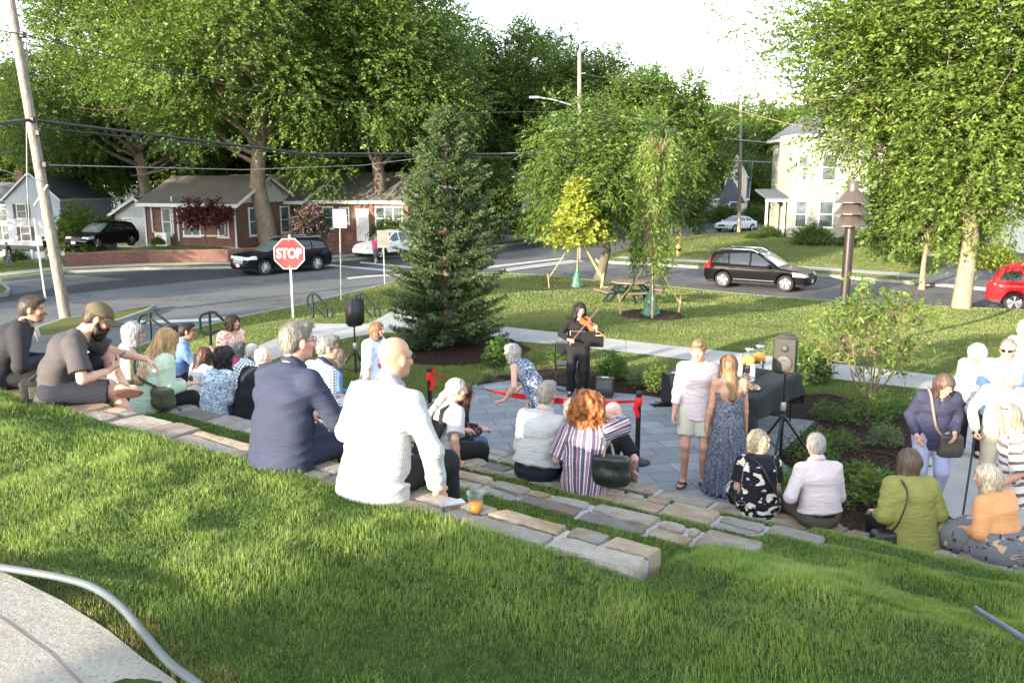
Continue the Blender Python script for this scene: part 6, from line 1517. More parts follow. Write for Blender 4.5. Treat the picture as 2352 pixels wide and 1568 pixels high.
# ---- stanchions and ribbon
M_RIB = plain('red satin ribbon', (.62, .012, .014), .38, 0, .5, .12, 6)
def stanchion(b, h, label):
    r = empty('stanchion', b, 0, label, 'barrier post', 'barrier posts holding the ribbon'); m = MB(); m.lathe([(.165,0),(.17,.012),(.165,.022),(.10,.04),(.05,.055),(.036,.07)], (0,0,0), 28); m.build('base', M_BLK, r)
    m = MB(); m.lathe([(.033,.05),(.033,h - .07)], (0,0,0), 18); m.build('post', M_BLK, r); m = MB(); m.lathe([(.033,h-.07),(.040,h-.065),(.040,h-.012),(.034,h),(0,h)], (0,0,0), 18); m.build('cap', M_SPK, r)
sL = A(988, 960, 11.7); sL.z = .012; sR = G(1463, 1062, .012); hL = .955
stanchion(sL, hL, 'black barrier post at the left end of the red ribbon'); stanchion(sR, hL, 'black barrier post at the right end of the red ribbon')
p0, p1 = sL + Vector((.04,-.01,hL - .10)), sR + Vector((-.04,0,hL - .13)); V_, F_ = [], []; nn = 46; dr = (p1-p0).normalized()
for i in range(nn + 1):
    t = i / nn; p = p0.lerp(p1, t); p.z -= .15*4*t*(1-t) * (1 if t > 0 else 0); tw = .35 + .8*math.sin(t*5) * math.exp(-((t-.1)*3)**2) + .25*math.sin(t*9); w = .052 * (.45 + .55*min(1, 6*t, 6*(1-t)))
    u = Vector((0,0,1))*math.cos(tw) + dr.cross(Vector((0,0,1)))*math.sin(tw); V_ += [p + u*w*.85, p - u*w*.85]
for i in range(nn): F_.append((2*i, 2*i+1, 2*i+3, 2*i+2))
RB2 = empty('ribbon', (0,0,0), 0, 'wide red satin ribbon stretched between the two black posts', 'ribbon'); MB().add(V_, F_, 0, True).build('band', M_RIB, RB2)
for q, sg in ((sL, 1), (sR, -1)):
    m = MB(); m.lathe([(.040,-.06),(.045,-.03),(.045,.03),(.040,.06)], q + Vector((0,0,hL-.13)), 16)
    for a, L in ((.5, .22), (1.2, .18)):
        c = q + Vector((sg*.03, -.045, hL - .12)); P = [c, c + Vector((sg*.03*a, -.01, -L*.5)), c + Vector((-.01*sg, -.005, -L))]; m.add([P[0] + Vector((-.015,0,0)), P[0] + Vector((.015,0,0)), P[1] + Vector((.03,0,0)), P[1] + Vector((-.02,.01,0)), P[2] + Vector((.035,0,.02)), P[2] + Vector((-.02,.0,0))], [(0,1,2,3), (3,2,4,5)], 0, True)
    if sg == 1:
        c = q + Vector((.02, -.03, hL - .10)); m.add([c, c + Vector((.07,-.01,.10)), c + Vector((.10,.0,.07)), c + Vector((.03,.01,0))], [(0,1,2,3)], 0, True)
    m.build('bow', M_RIB, RB2)
# ---- refreshment table
nr, fr = G(1734, 914, .75), G(1838, 857, .75); e1 = (fr - nr); Lt = e1.length; e1.normalize(); e2 = Vector((-e1.y, e1.x, 0)); yawT = math.atan2(e1.y, e1.x); DT = .76
TB = empty('folding_table', Vector((nr.x, nr.y, .012)) + e1*Lt/2 + e2*DT/2, yawT, 'folding table under a black cloth beside the grey loudspeaker', 'table')
m = MB(); m.bbox((0,0,.715), (Lt - .02, DT - .02, .03), .01); m.build('tabletop', M_SPK2, TB)
for sx in (-1, 1):
    for sy in (-1, 1): m = MB(); m.tube([(sx*(Lt/2 - .12), sy*(DT/2 - .07), 0), (sx*(Lt/2 - .12), sy*(DT/2 - .07), .70)], .014, 8); m.build('leg', M_BLK, TB)
M_CLOTH = plain('black table cloth', (.014, .015, .019), .75, 0, .3, .15, 3, .5, 12)
nx, ny = 64, 34; V_, F_ = [], []; dropx, dropy = .50, .34; rg = np.random.RandomState(2)
for j in range(ny + 1):
    for i in range(nx + 1):
        a = -Lt/2 - dropx + (Lt + 2*dropx)*i/nx; c = -DT/2 - dropy + (DT + 2*dropy)*j/ny
        ox, oy = max(abs(a) - Lt/2, 0), max(abs(c) - DT/2, 0); x, y = max(-Lt/2, min(Lt/2, a)), max(-DT/2, min(DT/2, c)); drop = math.hypot(ox, oy) if ox and oy else ox + oy
        fl = .035*math.sin((a*9 if oy > 0 else 0) + (c*9 if ox > 0 else 0)) * min(1, drop*3)
        sx, sy = (1 if a > 0 else -1), (1 if c > 0 else -1); corner = .32 if (ox and oy) else 0
        if ox > 0: x += sx*(.012 + .10*drop*.3 + fl*.6 + corner*ox*.55)
        if oy > 0: y += sy*(.012 + .10*drop*.3 + fl*.6 + corner*oy*.55)
        V_.append((x, y, .737 - drop*.985 + (.004*math.sin(a*5)*math.sin(c*6)*0)))
for j in range(ny):
    for i in range(nx): k = j*(nx+1) + i; F_.append((k, k+1, k+nx+2, k+nx+1))
o = link('tablecloth', npmesh('tablecloth', V_, F_, True), M_CLOTH); o.location = TB.location; o.rotation_euler = (0, 0, yawT); tag(o, 'black cloth draped over the folding table', 'tablecloth')
gj = N('clear jar glass'); ta = gj.n('ShaderNodeBsdfTransparent'); ta.inputs[0].default_value = (.93, .95, .95, 1); ga_ = gj.n('ShaderNodeBsdfGlossy'); ga_.inputs['Roughness'].default_value = .08; lw = gj.n('ShaderNodeLayerWeight'); lw.inputs[0].default_value = .25; mj = gj.n('ShaderNodeMixShader'); gj.l(gj.math('ADD', gj.math('MULTIPLY', lw.outputs['Facing'], .45), .05), mj.inputs[0]); gj.l(ta.outputs[0], mj.inputs[1]); gj.l(ga_.outputs[0], mj.inputs[2]); gj.l(mj.outputs[0], gj.out.inputs[0]); M_JAR = gj.mat
def juice(name, col): return plain(name, col, .2, 0, .5, .1, 12)
def jar(u, v, col, lab):
    b = G(u, v, .88); r = empty('drink_dispenser', Vector((b.x, b.y, .752)), 0, lab, 'drink jar', 'drink jars on the black table')
    m = MB()
    for k in range(4): a = k*math.pi/2 + .6; m.tube([(math.cos(a)*.10, math.sin(a)*.10, 0), (math.cos(a)*.085, math.sin(a)*.085, .12)], .006, 6)
    m.lathe([(.10,.115),(.105,.12),(.10,.125)], (0,0,0), 20); m.build('rack', M_BLK, r)
    m = MB(); m.lathe([(0,.128),(.092,.13),(.098,.15),(.098,.28),(.09,.31),(.062,.335),(.060,.35),(.064,.36)], (0,0,0), 24); m.build('jar', M_JAR, r)
    m = MB(); m.lathe([(0,.134),(.088,.136),(.093,.152),(.093,.262),(0,.263)], (0,0,0), 24); m.build('drink', juice(lab, col), r)
    m = MB(); m.lathe([(.070,.352),(.072,.358),(.072,.378),(.066,.386),(0,.388)], (0,0,0), 24); m.build('lid', M_CHROME, r)
    m = MB(); m.tube([(.0,-.095,.15), (0,-.13,.15), (0,-.135,.125)], .01, 6); m.build('tap', M_CHROME, r)
jar(1719, 838, (.55, .33, .06), 'drink jar of pale yellow juice, nearer of the two'); jar(1743, 830, (.62, .22, .02), 'drink jar of deep orange juice, farther of the two')
M_CUPS = plain('foam cups', (.74, .72, .70), .6, 0, .3, .04)
for u, v, n_, lab in ((1728, 868, 10, 'stack of white cups nearest the grey loudspeaker'), (1699, 864, 11, 'stack of white cups by the long hair of the woman in the halter dress'), (1693, 858, 12, 'stack of white cups behind another stack on the black table')):
    m = MB(); pr = []
    for k in range(n_): pr += [(.033, .012*k), (.036, .012*k + .009), (.034, .012*k + .011)]
    pr += [(.034, .012*n_), (.026, .012*n_ + .09), (0, .012*n_ + .092)]; o = m.lathe(pr, (0,0,0), 18).build('cup_stack', M_CUPS); o.location = G(u, v, .742); tag(o, lab, 'cups', 'stacks of cups on the black table')
def tray(u, v, lab):
    r = empty('cake_tray', G(u, v, .742), .3, lab, 'tray', 'domed trays of cookies'); m = MB(); m.lathe([(0,.004),(.17,.006),(.19,.018),(.20,.022),(.19,.014)], (0,0,0), 28); m.build('plate', M_BLK, r)
    m = MB(); m.lathe([(.185,.02),(.165,.07),(.10,.105),(0,.112)], (0,0,0), 28); m.build('dome', M_JAR, r); m = MB(); rg = random.Random(u)
    for k in range(14): a = rg.uniform(0, 6.28); q = rg.uniform(.02, .14); m.lathe([(.032,0),(.034,.012),(.024,.02),(0,.022)], (math.cos(a)*q, math.sin(a)*q, .02 + .012*(k % 3)), 10)
    m.build('cookies', plain('cookie brown', (.16, .08, .04), .9, 0, .2, .35, 30), r)
tray(1716, 893, 'clear domed tray of brown cookies nearest on the black table'); tray(1704, 873, 'clear domed tray of cookies behind the nearest one')
# ---- things on the top wall
def cup(loc, col, lab, h=.115, r=.05, fill=.5, sc=1.):
    o = empty('plastic_cup', loc, 0, lab, 'cup'); o.scale = (sc,)*3
    m = MB(); m.lathe([(0,.002),(r*.66,.002),(r*.68,.004),(r*.97,h),(r*1.03,h+.002),(r*1.03,h-.003),(r*.95,h-.004),(r*.645,.006),(0,.006)], (0,0,0), 28); m.build('cup_wall', M_JAR, o)
    if fill: m = MB(); m.lathe([(0,.007),(r*.635,.007),(r*(.64+.29*fill),h*fill),(0,h*fill)], (0,0,0), 28); m.build('drink', juice('drink ' + lab, col), o)
    return o
cup(G(1093, 1176, 1.815), (.75, .26, .01), 'clear plastic cup half full of orange juice on the top stone wall', .115, .052)
cup(G(1424, 1117, .925), (.62, .30, .10), 'cup of peach coloured drink on the wall under the black shoulder bag', .11, .04, .9)
b = G(1037, 1156, 1.822); PH = empty('smartphone', b, rad(24), 'grey smartphone lying face up on the top stone wall', 'phone'); m = MB(); m.bbox((0,0,.004), (.152,.074,.008), .0035); m.build('case', plain('phone rim', (.16, .10, .08), .4), PH)
m = MB(); m.bbox((0,0,.0086), (.143,.066,.0012), .0004); m.build('screen', plain('phone screen', (.18, .23, .28), .25, 0, .5, .05), PH)
# ---- hoses
def hose(px, zf, r, label, mat):
    P = []; L = [G(u, v, 1.99) if zf is None else None for u, v in px]
    if zf is not None:
        for u, v in px:
            z = 1.2
            for _ in range(12): p = G(u, v, z); z = float(terr(p.x, p.y))
            L.append(Vector((p.x, p.y, z + .05)))
        L = [p for p in L if p is not None]
    for i in range(len(L) - 1):
        a, b_, c, d = L[max(i-1, 0)], L[i], L[i+1], L[min(i+2, len(L)-1)]
        for k in range(10): t = k/10; P.append(.5*((2*b_) + (c-a)*t + (2*a - 5*b_ + 4*c - d)*t*t + (3*b_ - a - 3*c + d)*t**3))
    P.append(L[-1]); P = [p + Vector((0,0,r*.8)) for p in P]; o = MB().tube(P, r, 10).build('hose', mat); return tag(o, label, 'hose', 'garden hoses on the bank')
M_HOSE = plain('grey hose', (.085, .10, .105), .4, 0, .5, .2, 3); hose([(-60,1300),(0,1308),(75,1320),(150,1334),(215,1355),(275,1396),(330,1460),(385,1525),(440,1568),(520,1630)], None, .0155, 'grey garden hose snaking along the pavement edge at the lower left', M_HOSE)
hose([(2238,1426),(2262,1440),(2300,1468),(2352,1500),(2420,1530)], 1, .014, 'short visible length of blue-grey hose in the grass at the lower right', plain('blue grey hose', (.10, .14, .18), .45))
# ================================================================ PEOPLE
def fabric(name, col, rough=.85, pat=None, wr=.5, sheen=0., var=.08):
    """cloth; pat(g, v, base) -> colour socket, in the wearer's own frame (x across, z up)"""
    g = N(name); v = g.co(); n = g.noise(v, 4, 4); pv = g.attr('Pat', 'Vector')
    base = g.ramp(n, [(.3, tuple(c*(1-var) for c in col)), (.7, tuple(min(1, c*(1+var)) for c in col))])
    c = pat(g, pv, base) if pat else base
    g.set(c, rough, 0, .2)
    wr *= .75; m = g.n('ShaderNodeMapping'); m.inputs['Scale'].default_value = (.6, .6, 2.2); m.inputs['Rotation'].default_value = (.3, .5, .2); g.l(v, m.inputs[0])
    w = g.noise(m.outputs[0], 11, 3, .5, 1.2); f = g.noise(v, 260, 2)
    w2 = g.math('ABSOLUTE', g.math('SUBTRACT', g.noise(m.outputs[0], 6, 2, .5, .8), .5)); w = g.math('ADD', g.math('MULTIPLY', w, .35), g.math('MULTIPLY', w2, 1.1)); g.bump(g.math('ADD', g.math('MULTIPLY', w, 1.0), g.math('MULTIPLY', f, .05)), wr, .035); return g.mat
def p_stripe(c, per, frac=.25, ax=0, wob=0.):
    def f(g, v, b):
        x = g.sep(v)[ax]
        if wob: x = g.math('ADD', x, g.math('MULTIPLY', g.noise(v, 3, 2), wob))
        t = g.math('FRACT', g.math('MULTIPLY', x, 1/per)); return g.mix(g.ramp(t, [(0, 1.), (frac, 1.), (frac + .01, 0.)], 'CONSTANT'), b, c)
    return f
def p_multi(cols, per):
    def f(g, v, b):
        t = g.math('FRACT', g.math('MULTIPLY', g.sep(v)[0], 1/per)); st_ = []; p = 0
        for w, c in cols: st_.append((min(p, .999), c)); p += w
        return g.ramp(t, st_, 'CONSTANT')
    return f
def p_check(c, c2, per):
    def f(g, v, b):
        s = g.sep(v); t1 = g.ramp(g.math('FRACT', g.math('MULTIPLY', g.math('ADD', s[0], g.math('MULTIPLY', s[1], .6)), 1/per)), [(0, 1.), (.5, 0.)], 'CONSTANT'); t2 = g.ramp(g.math('FRACT', g.math('MULTIPLY', g.math('ADD', s[2], g.math('MULTIPLY', s[1], .3)), 1/per)), [(0, 1.), (.5, 0.)], 'CONSTANT')
        return g.mix(g.math('MULTIPLY', t1, t2), g.mix(g.math('MULTIPLY', g.math('ADD', t1, t2), .5), b, c2), c)
    return f
def p_spots(cols, sc, thr=.5, edge=.05, dist=1.5):
    def f(g, v, b):
        nz = g.n('ShaderNodeTexNoise'); nz.inputs['Scale'].default_value = sc*.7; g.l(v, nz.inputs['Vector']); mv = g.mix(.12*dist/ (sc/20+.5), v, nz.outputs['Color'])
        c = b
        for i, col in enumerate(cols):
            mp = g.n('ShaderNodeMapping'); mp.inputs['Location'].default_value = (i*3.1, i*1.7, i*.9); g.l(mv, mp.inputs[0]); d = g.voro(mp.outputs[0], sc*(1 + .3*i)); c = g.mix(g.ramp(d, [(thr*(1-.1*i), 1.), (thr*(1-.1*i) + edge, 0.)]), c, col)
        return c
    return f
def mat_skin(name, col):
    g = N(name); c = g.attr('Col'); n = g.noise(g.co(), 30, 4); cc = g.mix(.25, c, g.ramp(n, [(.3, (.85,.75,.72)), (.7, (1.12,1.05,1.05))]), 'MULTIPLY')
    g.set(cc, .52, 0, .35, **{'Subsurface Weight': .08, 'Subsurface Radius': (.01, .004, .002), 'Subsurface Scale': .5}); return g.mat
M_SKIN = mat_skin('skin', None)
def mat_hair():
    g = N('hair'); c = g.attr('Col'); v = g.co(); m = g.n('ShaderNodeMapping'); m.inputs['Scale'].default_value = (1, 1, .22); g.l(v, m.inputs[0]); n = g.noise(m.outputs[0], 120, 3, .6)
    g.set(g.mix(.6, c, g.ramp(n, [(.3, .5), (.7, 1.35)]), 'MULTIPLY'), .48, 0, .35); g.bump(n, .5, .006); return g.mat
M_HAIR = mat_hair()
SKINS = dict(fair=(.52, .31, .235), pink=(.52, .285, .22), tan=(.36, .21, .14), olive=(.42, .26, .18))
def unit(v): v = np.asarray(v, float); return v / (np.linalg.norm(v) + 1e-9)
def rotm(ax, deg):
    return np.array(Matrix.Rotation(rad(deg), 3, Vector(ax)))
def ik(a, t, l1, l2, pole):
    d = t - a; L = np.linalg.norm(d)
    if L > (l1 + l2) * .998: t = a + d / L * (l1 + l2) * .998; d = t - a; L = np.linalg.norm(d)
    L = max(L, abs(l1-l2) + .01)
    x = (l1*l1 - l2*l2 + L*L) / (2*L); h = math.sqrt(max(l1*l1 - x*x, 0)); u = unit(d); p = np.asarray(pole, float); p = unit(p - u*(p @ u)); return a + u*x + p*h, t
def hand_caps(Wp, d, pn, sg, S, curl=(35, 30), thumb=.5, spread=1., fc=None):
    d = unit(d); pn = unit(np.asarray(pn) - d*(np.asarray(pn) @ d)); s = np.cross(d, pn) * sg; out = []
    out.append(RBox(Wp + d*.042*S, np.array([.040, .046, .014])*S, np.stack([s, d, pn], 1), .012*S, .012*S)); tips = []
    for i, (L, o) in enumerate(zip((.070, .080, .074, .058), (1.5, .5, -.5, -1.5))):
        b = Wp + d*(.080 - .004*abs(o))*S + s*o*.0205*S; fd = unit(d + s*o*.06*spread); c1, c2 = fc[i] if fc else curl
        rot = lambda v, a: v*math.cos(rad(a)) + pn*math.sin(rad(a))
        n2 = lambda a: unit(fd*math.cos(rad(a)) + pn*math.sin(rad(a)))
        m = b + n2(c1)*L*.52*S; e = m + n2(c1 + c2)*L*.50*S
        out += [Cap(b, m, .0098*S, .0090*S, k=.005), Cap(m, e, .0088*S, .0072*S, k=.004)]; tips.append(e)
    b = Wp + d*.022*S + s*.030*S; m = b + unit(d*.65 + s*.75 + pn*thumb*.5)*.042*S; e = m + unit(d*.9 + s*.25 + pn*thumb)*.034*S
    out += [Cap(b, m, .0135*S, .011*S, k=.010), Cap(m, e, .0105*S, .0085*S, k=.004)]
    return out, tips
ELL_EARS = []
class Rig: pass
def rig(pose, h):
    """joint positions in the person's own frame: +Y ahead, +X to their right; z = 0 is the seat, or the ground when standing"""
    S = h / 1.75; r = Rig(); r.S = S; g = pose.get
    sit = g('sit', True); r.sit = sit; hz = (.092 if sit else .90); kk = .945 if sit else 1.
    P = np.array([g('hx', 0.), g('hy', 0.), hz - (.0 if sit else g('drop', 0.))]) * S
    X = np.array([1., 0, 0])
    T = rotm((0,1,0), g('side', 0)) @ rotm((0,0,1), 0)
    lean, curve, tw = g('lean', 8), g('curve', 12), g('twist', 0)
    def upv(a): return rotm((0,0,1), tw*.5) @ (T @ rotm((1,0,0), -a) @ np.array([0, 0, 1.]))
    u1, u2, u3 = upv(lean*.75), upv(lean + curve*.4), upv(lean + curve)
    Wst = P + u1*.17*S*kk; Ch = Wst + u2*.20*S*kk; Nk = Ch + u3*.155*S*kk
    lat = unit(rotm((0,0,1), tw) @ (T @ X)); fw = unit(np.cross(u3, lat)); r.lat, r.fw, r.u3, r.u1 = lat, fw, u3, u1; r.latp = unit(rotm((0,0,1), tw*.3) @ X)
    r.P, r.W, r.C, r.N = P, Wst, Ch, Nk
    sw = g('sw', .168) * S
    r.sh = {1: Nk - u3*.058*S + lat*sw - fw*.005, -1: Nk - u3*.058*S - lat*sw - fw*.005}
    for sg, k in ((1, 'rsh'), (-1, 'lsh')):
        if g(k) is not None: r.sh[sg] = r.sh[sg] + np.array(g(k))*S
    hy, hp_, hr = g('head', (0, 0, 0)); R = rotm((0,0,1), hy) @ rotm((1,0,0), -hp_) @ rotm((0,1,0), hr); r.R = R
    nu = unit(u3*.6 + R @ np.array([0,0,1.])*.6); r.H0 = Nk + nu*.085*S + fw*.012*S
    r.hc = r.H0 + R @ np.array([0, .018, .085]) * S
    r.el, r.wr, r.hd = {}, {}, {}
    dflt = {1: np.array([.14, .34, .20]), -1: np.array([-.14, .34, .20])} if sit else {1: np.array([.25, .03, .82]), -1: np.array([-.25, .03, .82])}
    for sg, k in ((1, 'R'), (-1, 'L')):
        t = np.array(g(k + 'h', dflt[sg])) * S; pole = np.array(g(k + 'e', (sg*.22, -.6, -.8)))
        r.el[sg], r.wr[sg] = ik(r.sh[sg], t, .285*S, .255*S, pole)
        r.hd[sg] = (np.array(g(k + 'd')) if g(k + 'd') is not None else unit(r.wr[sg] - r.el[sg])), np.array(g(k + 'p', (0, .2, -1) if sit else (-sg, 0, 0)))
    r.hip, r.kn, r.an, r.toe = {}, {}, {}, {}
    df = {1: np.array([.12, .42, -.36]), -1: np.array([-.12, .42, -.36])} if sit else {1: np.array([.10, 0, .085]), -1: np.array([-.10, 0, .085])}
    for sg, k in ((1, 'R'), (-1, 'L')):
        r.hip[sg] = P + r.latp*sg*.092*S - np.array([0,0,.0])
        t = np.array(g(k + 'f', df[sg])) * S; r.kn[sg], r.an[sg] = ik(r.hip[sg], t, .425*S, .42*S, np.array(g(k + 'k', (sg*.12, .6, .8) if sit else (sg*.1, 1, 0))))
        r.toe[sg] = r.an[sg] + unit(np.array(g(k + 't', (sg*.18, 1, 0)))) * .16*S + np.array([0, 0, -.055*S if g(k + 't') is None else -.0])
    return r
def torso_caps(r, t, w, k=.05):
    S = r.S; return [Cap(r.P - r.u1*.01*S, r.W, (.108 + t)*S*w, (.099 + t)*S*w, r.latp, 1.38, 1.36, k=k), Cap(r.W, r.C, (.099 + t)*S*w, (.114 + t)*S*(.5+.5*w), r.lat, 1.36, 1.46, k=k),
        Cap(r.C, r.N - r.u3*.045*S - r.fw*.01*S, (.114 + t)*S*(.5+.5*w), (.062 + t*.7)*S, r.lat, 1.46, 1.6, k=k)]
def strands(rg, fld, V, Nn, n, L, steps, wid, g, lift, crown=None, curl=0., taper=True):
    """ribbons of hair laid over the hair volume"""
    i = rg.randint(0, len(V), n); p = V[i].astype(np.float32) + Nn[i]*lift*.5; pts = [p.copy()]; nr = [Nn[i]]; eps = .006
    Ls = L * rg.uniform(.6, 1.2, n); ph = rg.uniform(0, 6.28, n)
    for s in range(steps):
        gr = np.stack([fld.ev(p + np.eye(3, dtype=np.float32)[a]*eps) - fld.ev(p - np.eye(3, dtype=np.float32)[a]*eps) for a in range(3)], 1) / (2*eps); gr /= np.linalg.norm(gr, axis=1, keepdims=True) + 1e-6
        d = (p - crown) if crown is not None else np.broadcast_to(g, p.shape).astype(np.float32).copy()
        d = d + np.asarray(g)*(.0 if crown is None else .03); d = d - gr*np.einsum('ij,ij->i', d, gr)[:, None]; d /= np.linalg.norm(d, axis=1, keepdims=True) + 1e-6
        if curl: sd = np.cross(gr, d); d = d + sd*curl*np.sin(s*1.9 + ph)[:, None]; d /= np.linalg.norm(d, axis=1, keepdims=True)
        p = p + d*(Ls/steps)[:, None]; v = fld.ev(p); p = p - gr*np.clip(v - lift*(1 + .6*np.sin(s + ph)), -.03, .03)[:, None]; pts.append(p.copy()); nr.append(gr)
    pts = np.stack(pts, 1); nr = np.stack(nr, 1); t = np.gradient(pts, axis=1); s_ = np.cross(nr, t); s_ /= np.linalg.norm(s_, axis=2, keepdims=True) + 1e-6
    w = wid*rg.uniform(.6, 1.3, (n, 1, 1)) * (1 - .8*(np.linspace(0, 1, steps+1)[None, :, None])**2)
    A_, B_ = pts + s_*w, pts - s_*w; VV = np.stack([A_, B_], 2).reshape(-1, 3); m = steps + 1
    b = (np.arange(n)*m*2)[:, None, None]; j = np.arange(steps)[None, :, None]*2; F = (b + j + np.array([0, 1, 3, 2])[None, None]).reshape(-1, 4)
    return VV, F, np.repeat(rg.uniform(.55, 1.5, n), m*2)
def hair_field(style, r):
    S, R, c = r.S, r.R, r.hc; hp = lambda x, y, z: c + R @ np.array([x, y, z])*S; e = lambda q: np.array(q)*S; lat = R[:,0]
    ln = style.get('len', .2); k = style['k']; puff = style.get('puff', 0.)
    sub, clip, disp = [], [], None
    a = [Ell(hp(0, -.010, .030), e((.080+puff, .101+puff, .088+puff)), R, k=.02), Ell(hp(0, -.050, -.020), e((.068+puff, .055+puff, .065)), R, k=.03)]
    n1 = R @ np.array([0, .75, -.66])
    if k in ('short', 'crop', 'fringe'):
        q = style.get('line', .022); clip = [(n1, float(n1 @ c) + q*S), (R @ np.array([0, -.3, -.95]), float((R @ np.array([0, -.3, -.95])) @ c) + .095*S)]
        sub = [Ell(hp(sg*.082, .006, -.018), e((.022, .030, .040)), R, k=.006) for sg in (1, -1)]
        if k == 'fringe': clip.append((R @ np.array([0, .55, .83]), float((R @ np.array([0, .55, .83])) @ c) + .010*S))
        if k == 'short' and style.get('tuft'): a.append(Ell(hp(0, .055, .088), e((.055, .05, .030)), R, k=.03))
    else:
        back = hp(0, -.058, .0); tip = style.get('tip'); tip = r.N - r.fw*(.085 + .0)*S - r.u3*(ln - .12)*S if tip is None else np.array(tip)*S
        if k in ('bob', 'curly'): tip = hp(0, -.062, .02 - ln)
        wd = style.get('w', 1.55); a.append(Cap(back, tip, (.056 + puff)*S, (.045 + puff*.7)*S, lat, wd, style.get('w1', wd*.95), k=.05))
        if k == 'pony':
            a = a[:2] + [Cap(hp(0, -.10, style.get('tz', -.03)), hp(0, -.125, style.get('tz', -.03)-.03), .022*S, .03*S, k=.02), Cap(hp(0, -.125, style.get('tz', -.03)-.03), tip, .034*S, .022*S, k=.03)]
        else:
            sl = min(ln, .17 if k == 'bob' else .26)
            for sg in (1, -1): a.append(Cap(hp(sg*.062, .0, .03), hp(sg*(.070 + puff), .012, .03 - sl), (.030 + puff*.6)*S, (.026 + puff*.5)*S, R[:,1], 1.5, k=.04))
        sub = [Ell(hp(0, .098, -.045), e((.056, .070, .098)), R, k=.02)]
        if style.get('bangs'): a.append(Ell(hp(0, .062, .062), e((.062, .036, .030)), R, k=.02))
        else: sub.append(Ell(hp(0, .105, .030), e((.042, .040, .030)), R, k=.02))
        if k == 'pony': clip = [(n1, float(n1 @ c) + .026*S)]
        if style.get('cut'): clip.append((R @ np.array([0,0,-1.]), float((R @ np.array([0,0,-1.])) @ c) + style['cut']*S))
    am, fr = style.get('rough', .003), style.get('freq', 40)
    disp = lambda P: am*vnoise(P[...,0]*fr, P[...,1]*fr, P[...,2]*fr*style.get('fz', .6), 5) + am*.6*vnoise(P[...,0]*fr*2.3, P[...,1]*fr*2.3, P[...,2]*fr*1.6, 6)
    return Field(a, sub, clip, disp)
def pattern_coords(me, V, r, arms=True):
    S = r.S; segs = [('t', r.P, r.N, .16)]
    if arms:
        for sg in (1, -1): segs += [(sg, r.sh[sg], r.el[sg], .055), (sg, r.el[sg], r.wr[sg], .045)]
    else:
        for sg in (1, -1): segs += [(sg, r.hip[sg], r.kn[sg], .09), (sg, r.kn[sg], r.an[sg], .07)]
    best = np.full(len(V), 1e9); out = np.zeros((len(V), 3), np.float32)
    for i, (k, a, b, rr) in enumerate(segs):
        d = b - a; L = np.linalg.norm(d); u = d/L; t = np.clip((V - a) @ u, 0, L); q = V - a - t[:, None]*u
        if k == 't': dist = np.sqrt((q @ r.lat/1.4)**2 + (q @ r.fw)**2) - .115*S; c = np.stack([np.arctan2((V-a) @ r.lat/1.3, np.abs((V-a) @ r.fw) + .05)*.17, (V-a) @ r.fw, (V-a) @ u], 1)
        else:
            dist = np.linalg.norm(q, axis=1) - rr*S; w_ = unit(np.cross(u, r.lat + .01)); x_ = np.cross(w_, u); c = np.stack([np.arctan2(q @ w_, q @ x_)*.055 + k, np.full(len(V), k*1.), (V-a) @ u + i*.3], 1)
        m = dist < best; best[m] = dist[m]; out[m] = c[m]
    at = me.attributes.new('Pat', 'FLOAT_VECTOR', 'POINT'); at.data.foreach_set('vector', out.ravel())
def mesh_child(name, fld, h, mat, parent, col=None, sm=1, jit=.25):
    V, F = fld.mesh(h)
    if not len(V): return None, None, None
    if sm: V = smooth_mesh(V, F, sm, .4)
    cc = None
    if col is not None:
        n = vnoise(V[:,0]*90, V[:,1]*90, V[:,2]*22, 8)[:, None]; cc = np.array(col)*(1 + jit*n)
    return link(name, npmesh(name, V, F, True, col=cc), mat, parent), V, F
def seams(kind, fl, r, o, mat):
    S = r.S; L = r.N - r.P; nl = L/np.linalg.norm(L)
    def hit(a, f):
        p = (r.P + L*f + r.lat*a*S - r.fw*.34*S).astype(np.float32)[None]; d = r.fw.astype(np.float32)
        for _ in range(40): p = p + d*np.clip(fl.ev(p), .0008, .05)[:, None]
        return Vector(p[0] - d*.0012)
    def line(pts, rr, mt): m = MB(); m.tube([hit(a, f) for a, f in pts], rr, 5); m.build('seam', mt, o)
    fs = np.linspace
    if kind in ('vent',): line([(0, f) for f in fs(-.05, .90, 16)], .0022, mat)
    if kind == 'vent':
        m = MB(); A_ = [hit(-.012*(1 - k/6), -.16 + .045*k) for k in range(7)]; B_ = [hit(.012*(1 - k/6), -.16 + .045*k) for k in range(7)]; m.add(A_ + B_, [(i, i+1, 8+i, 7+i) for i in range(6)]); m.build('vent', M_BLK, o)
        for sg in (1, -1): line([(sg*(.165 + .02*math.sin(f*3)), f) for f in fs(.50, .86, 8)], .0026, mat)
    if kind in ('yoke', 'pleat'): line([(a, .80 - .25*abs(a)**1.3*1.2) for a in fs(-.15, .15, 13)], .0024, mat)
    if kind == 'pleat':
        for a in (-.014, .014): line([(a, f) for f in fs(.10, .79, 14)], .0026, mat)
    if kind == 'keyhole': line([(0, f) for f in fs(.80, .90, 5)], .0035, M_BLK)
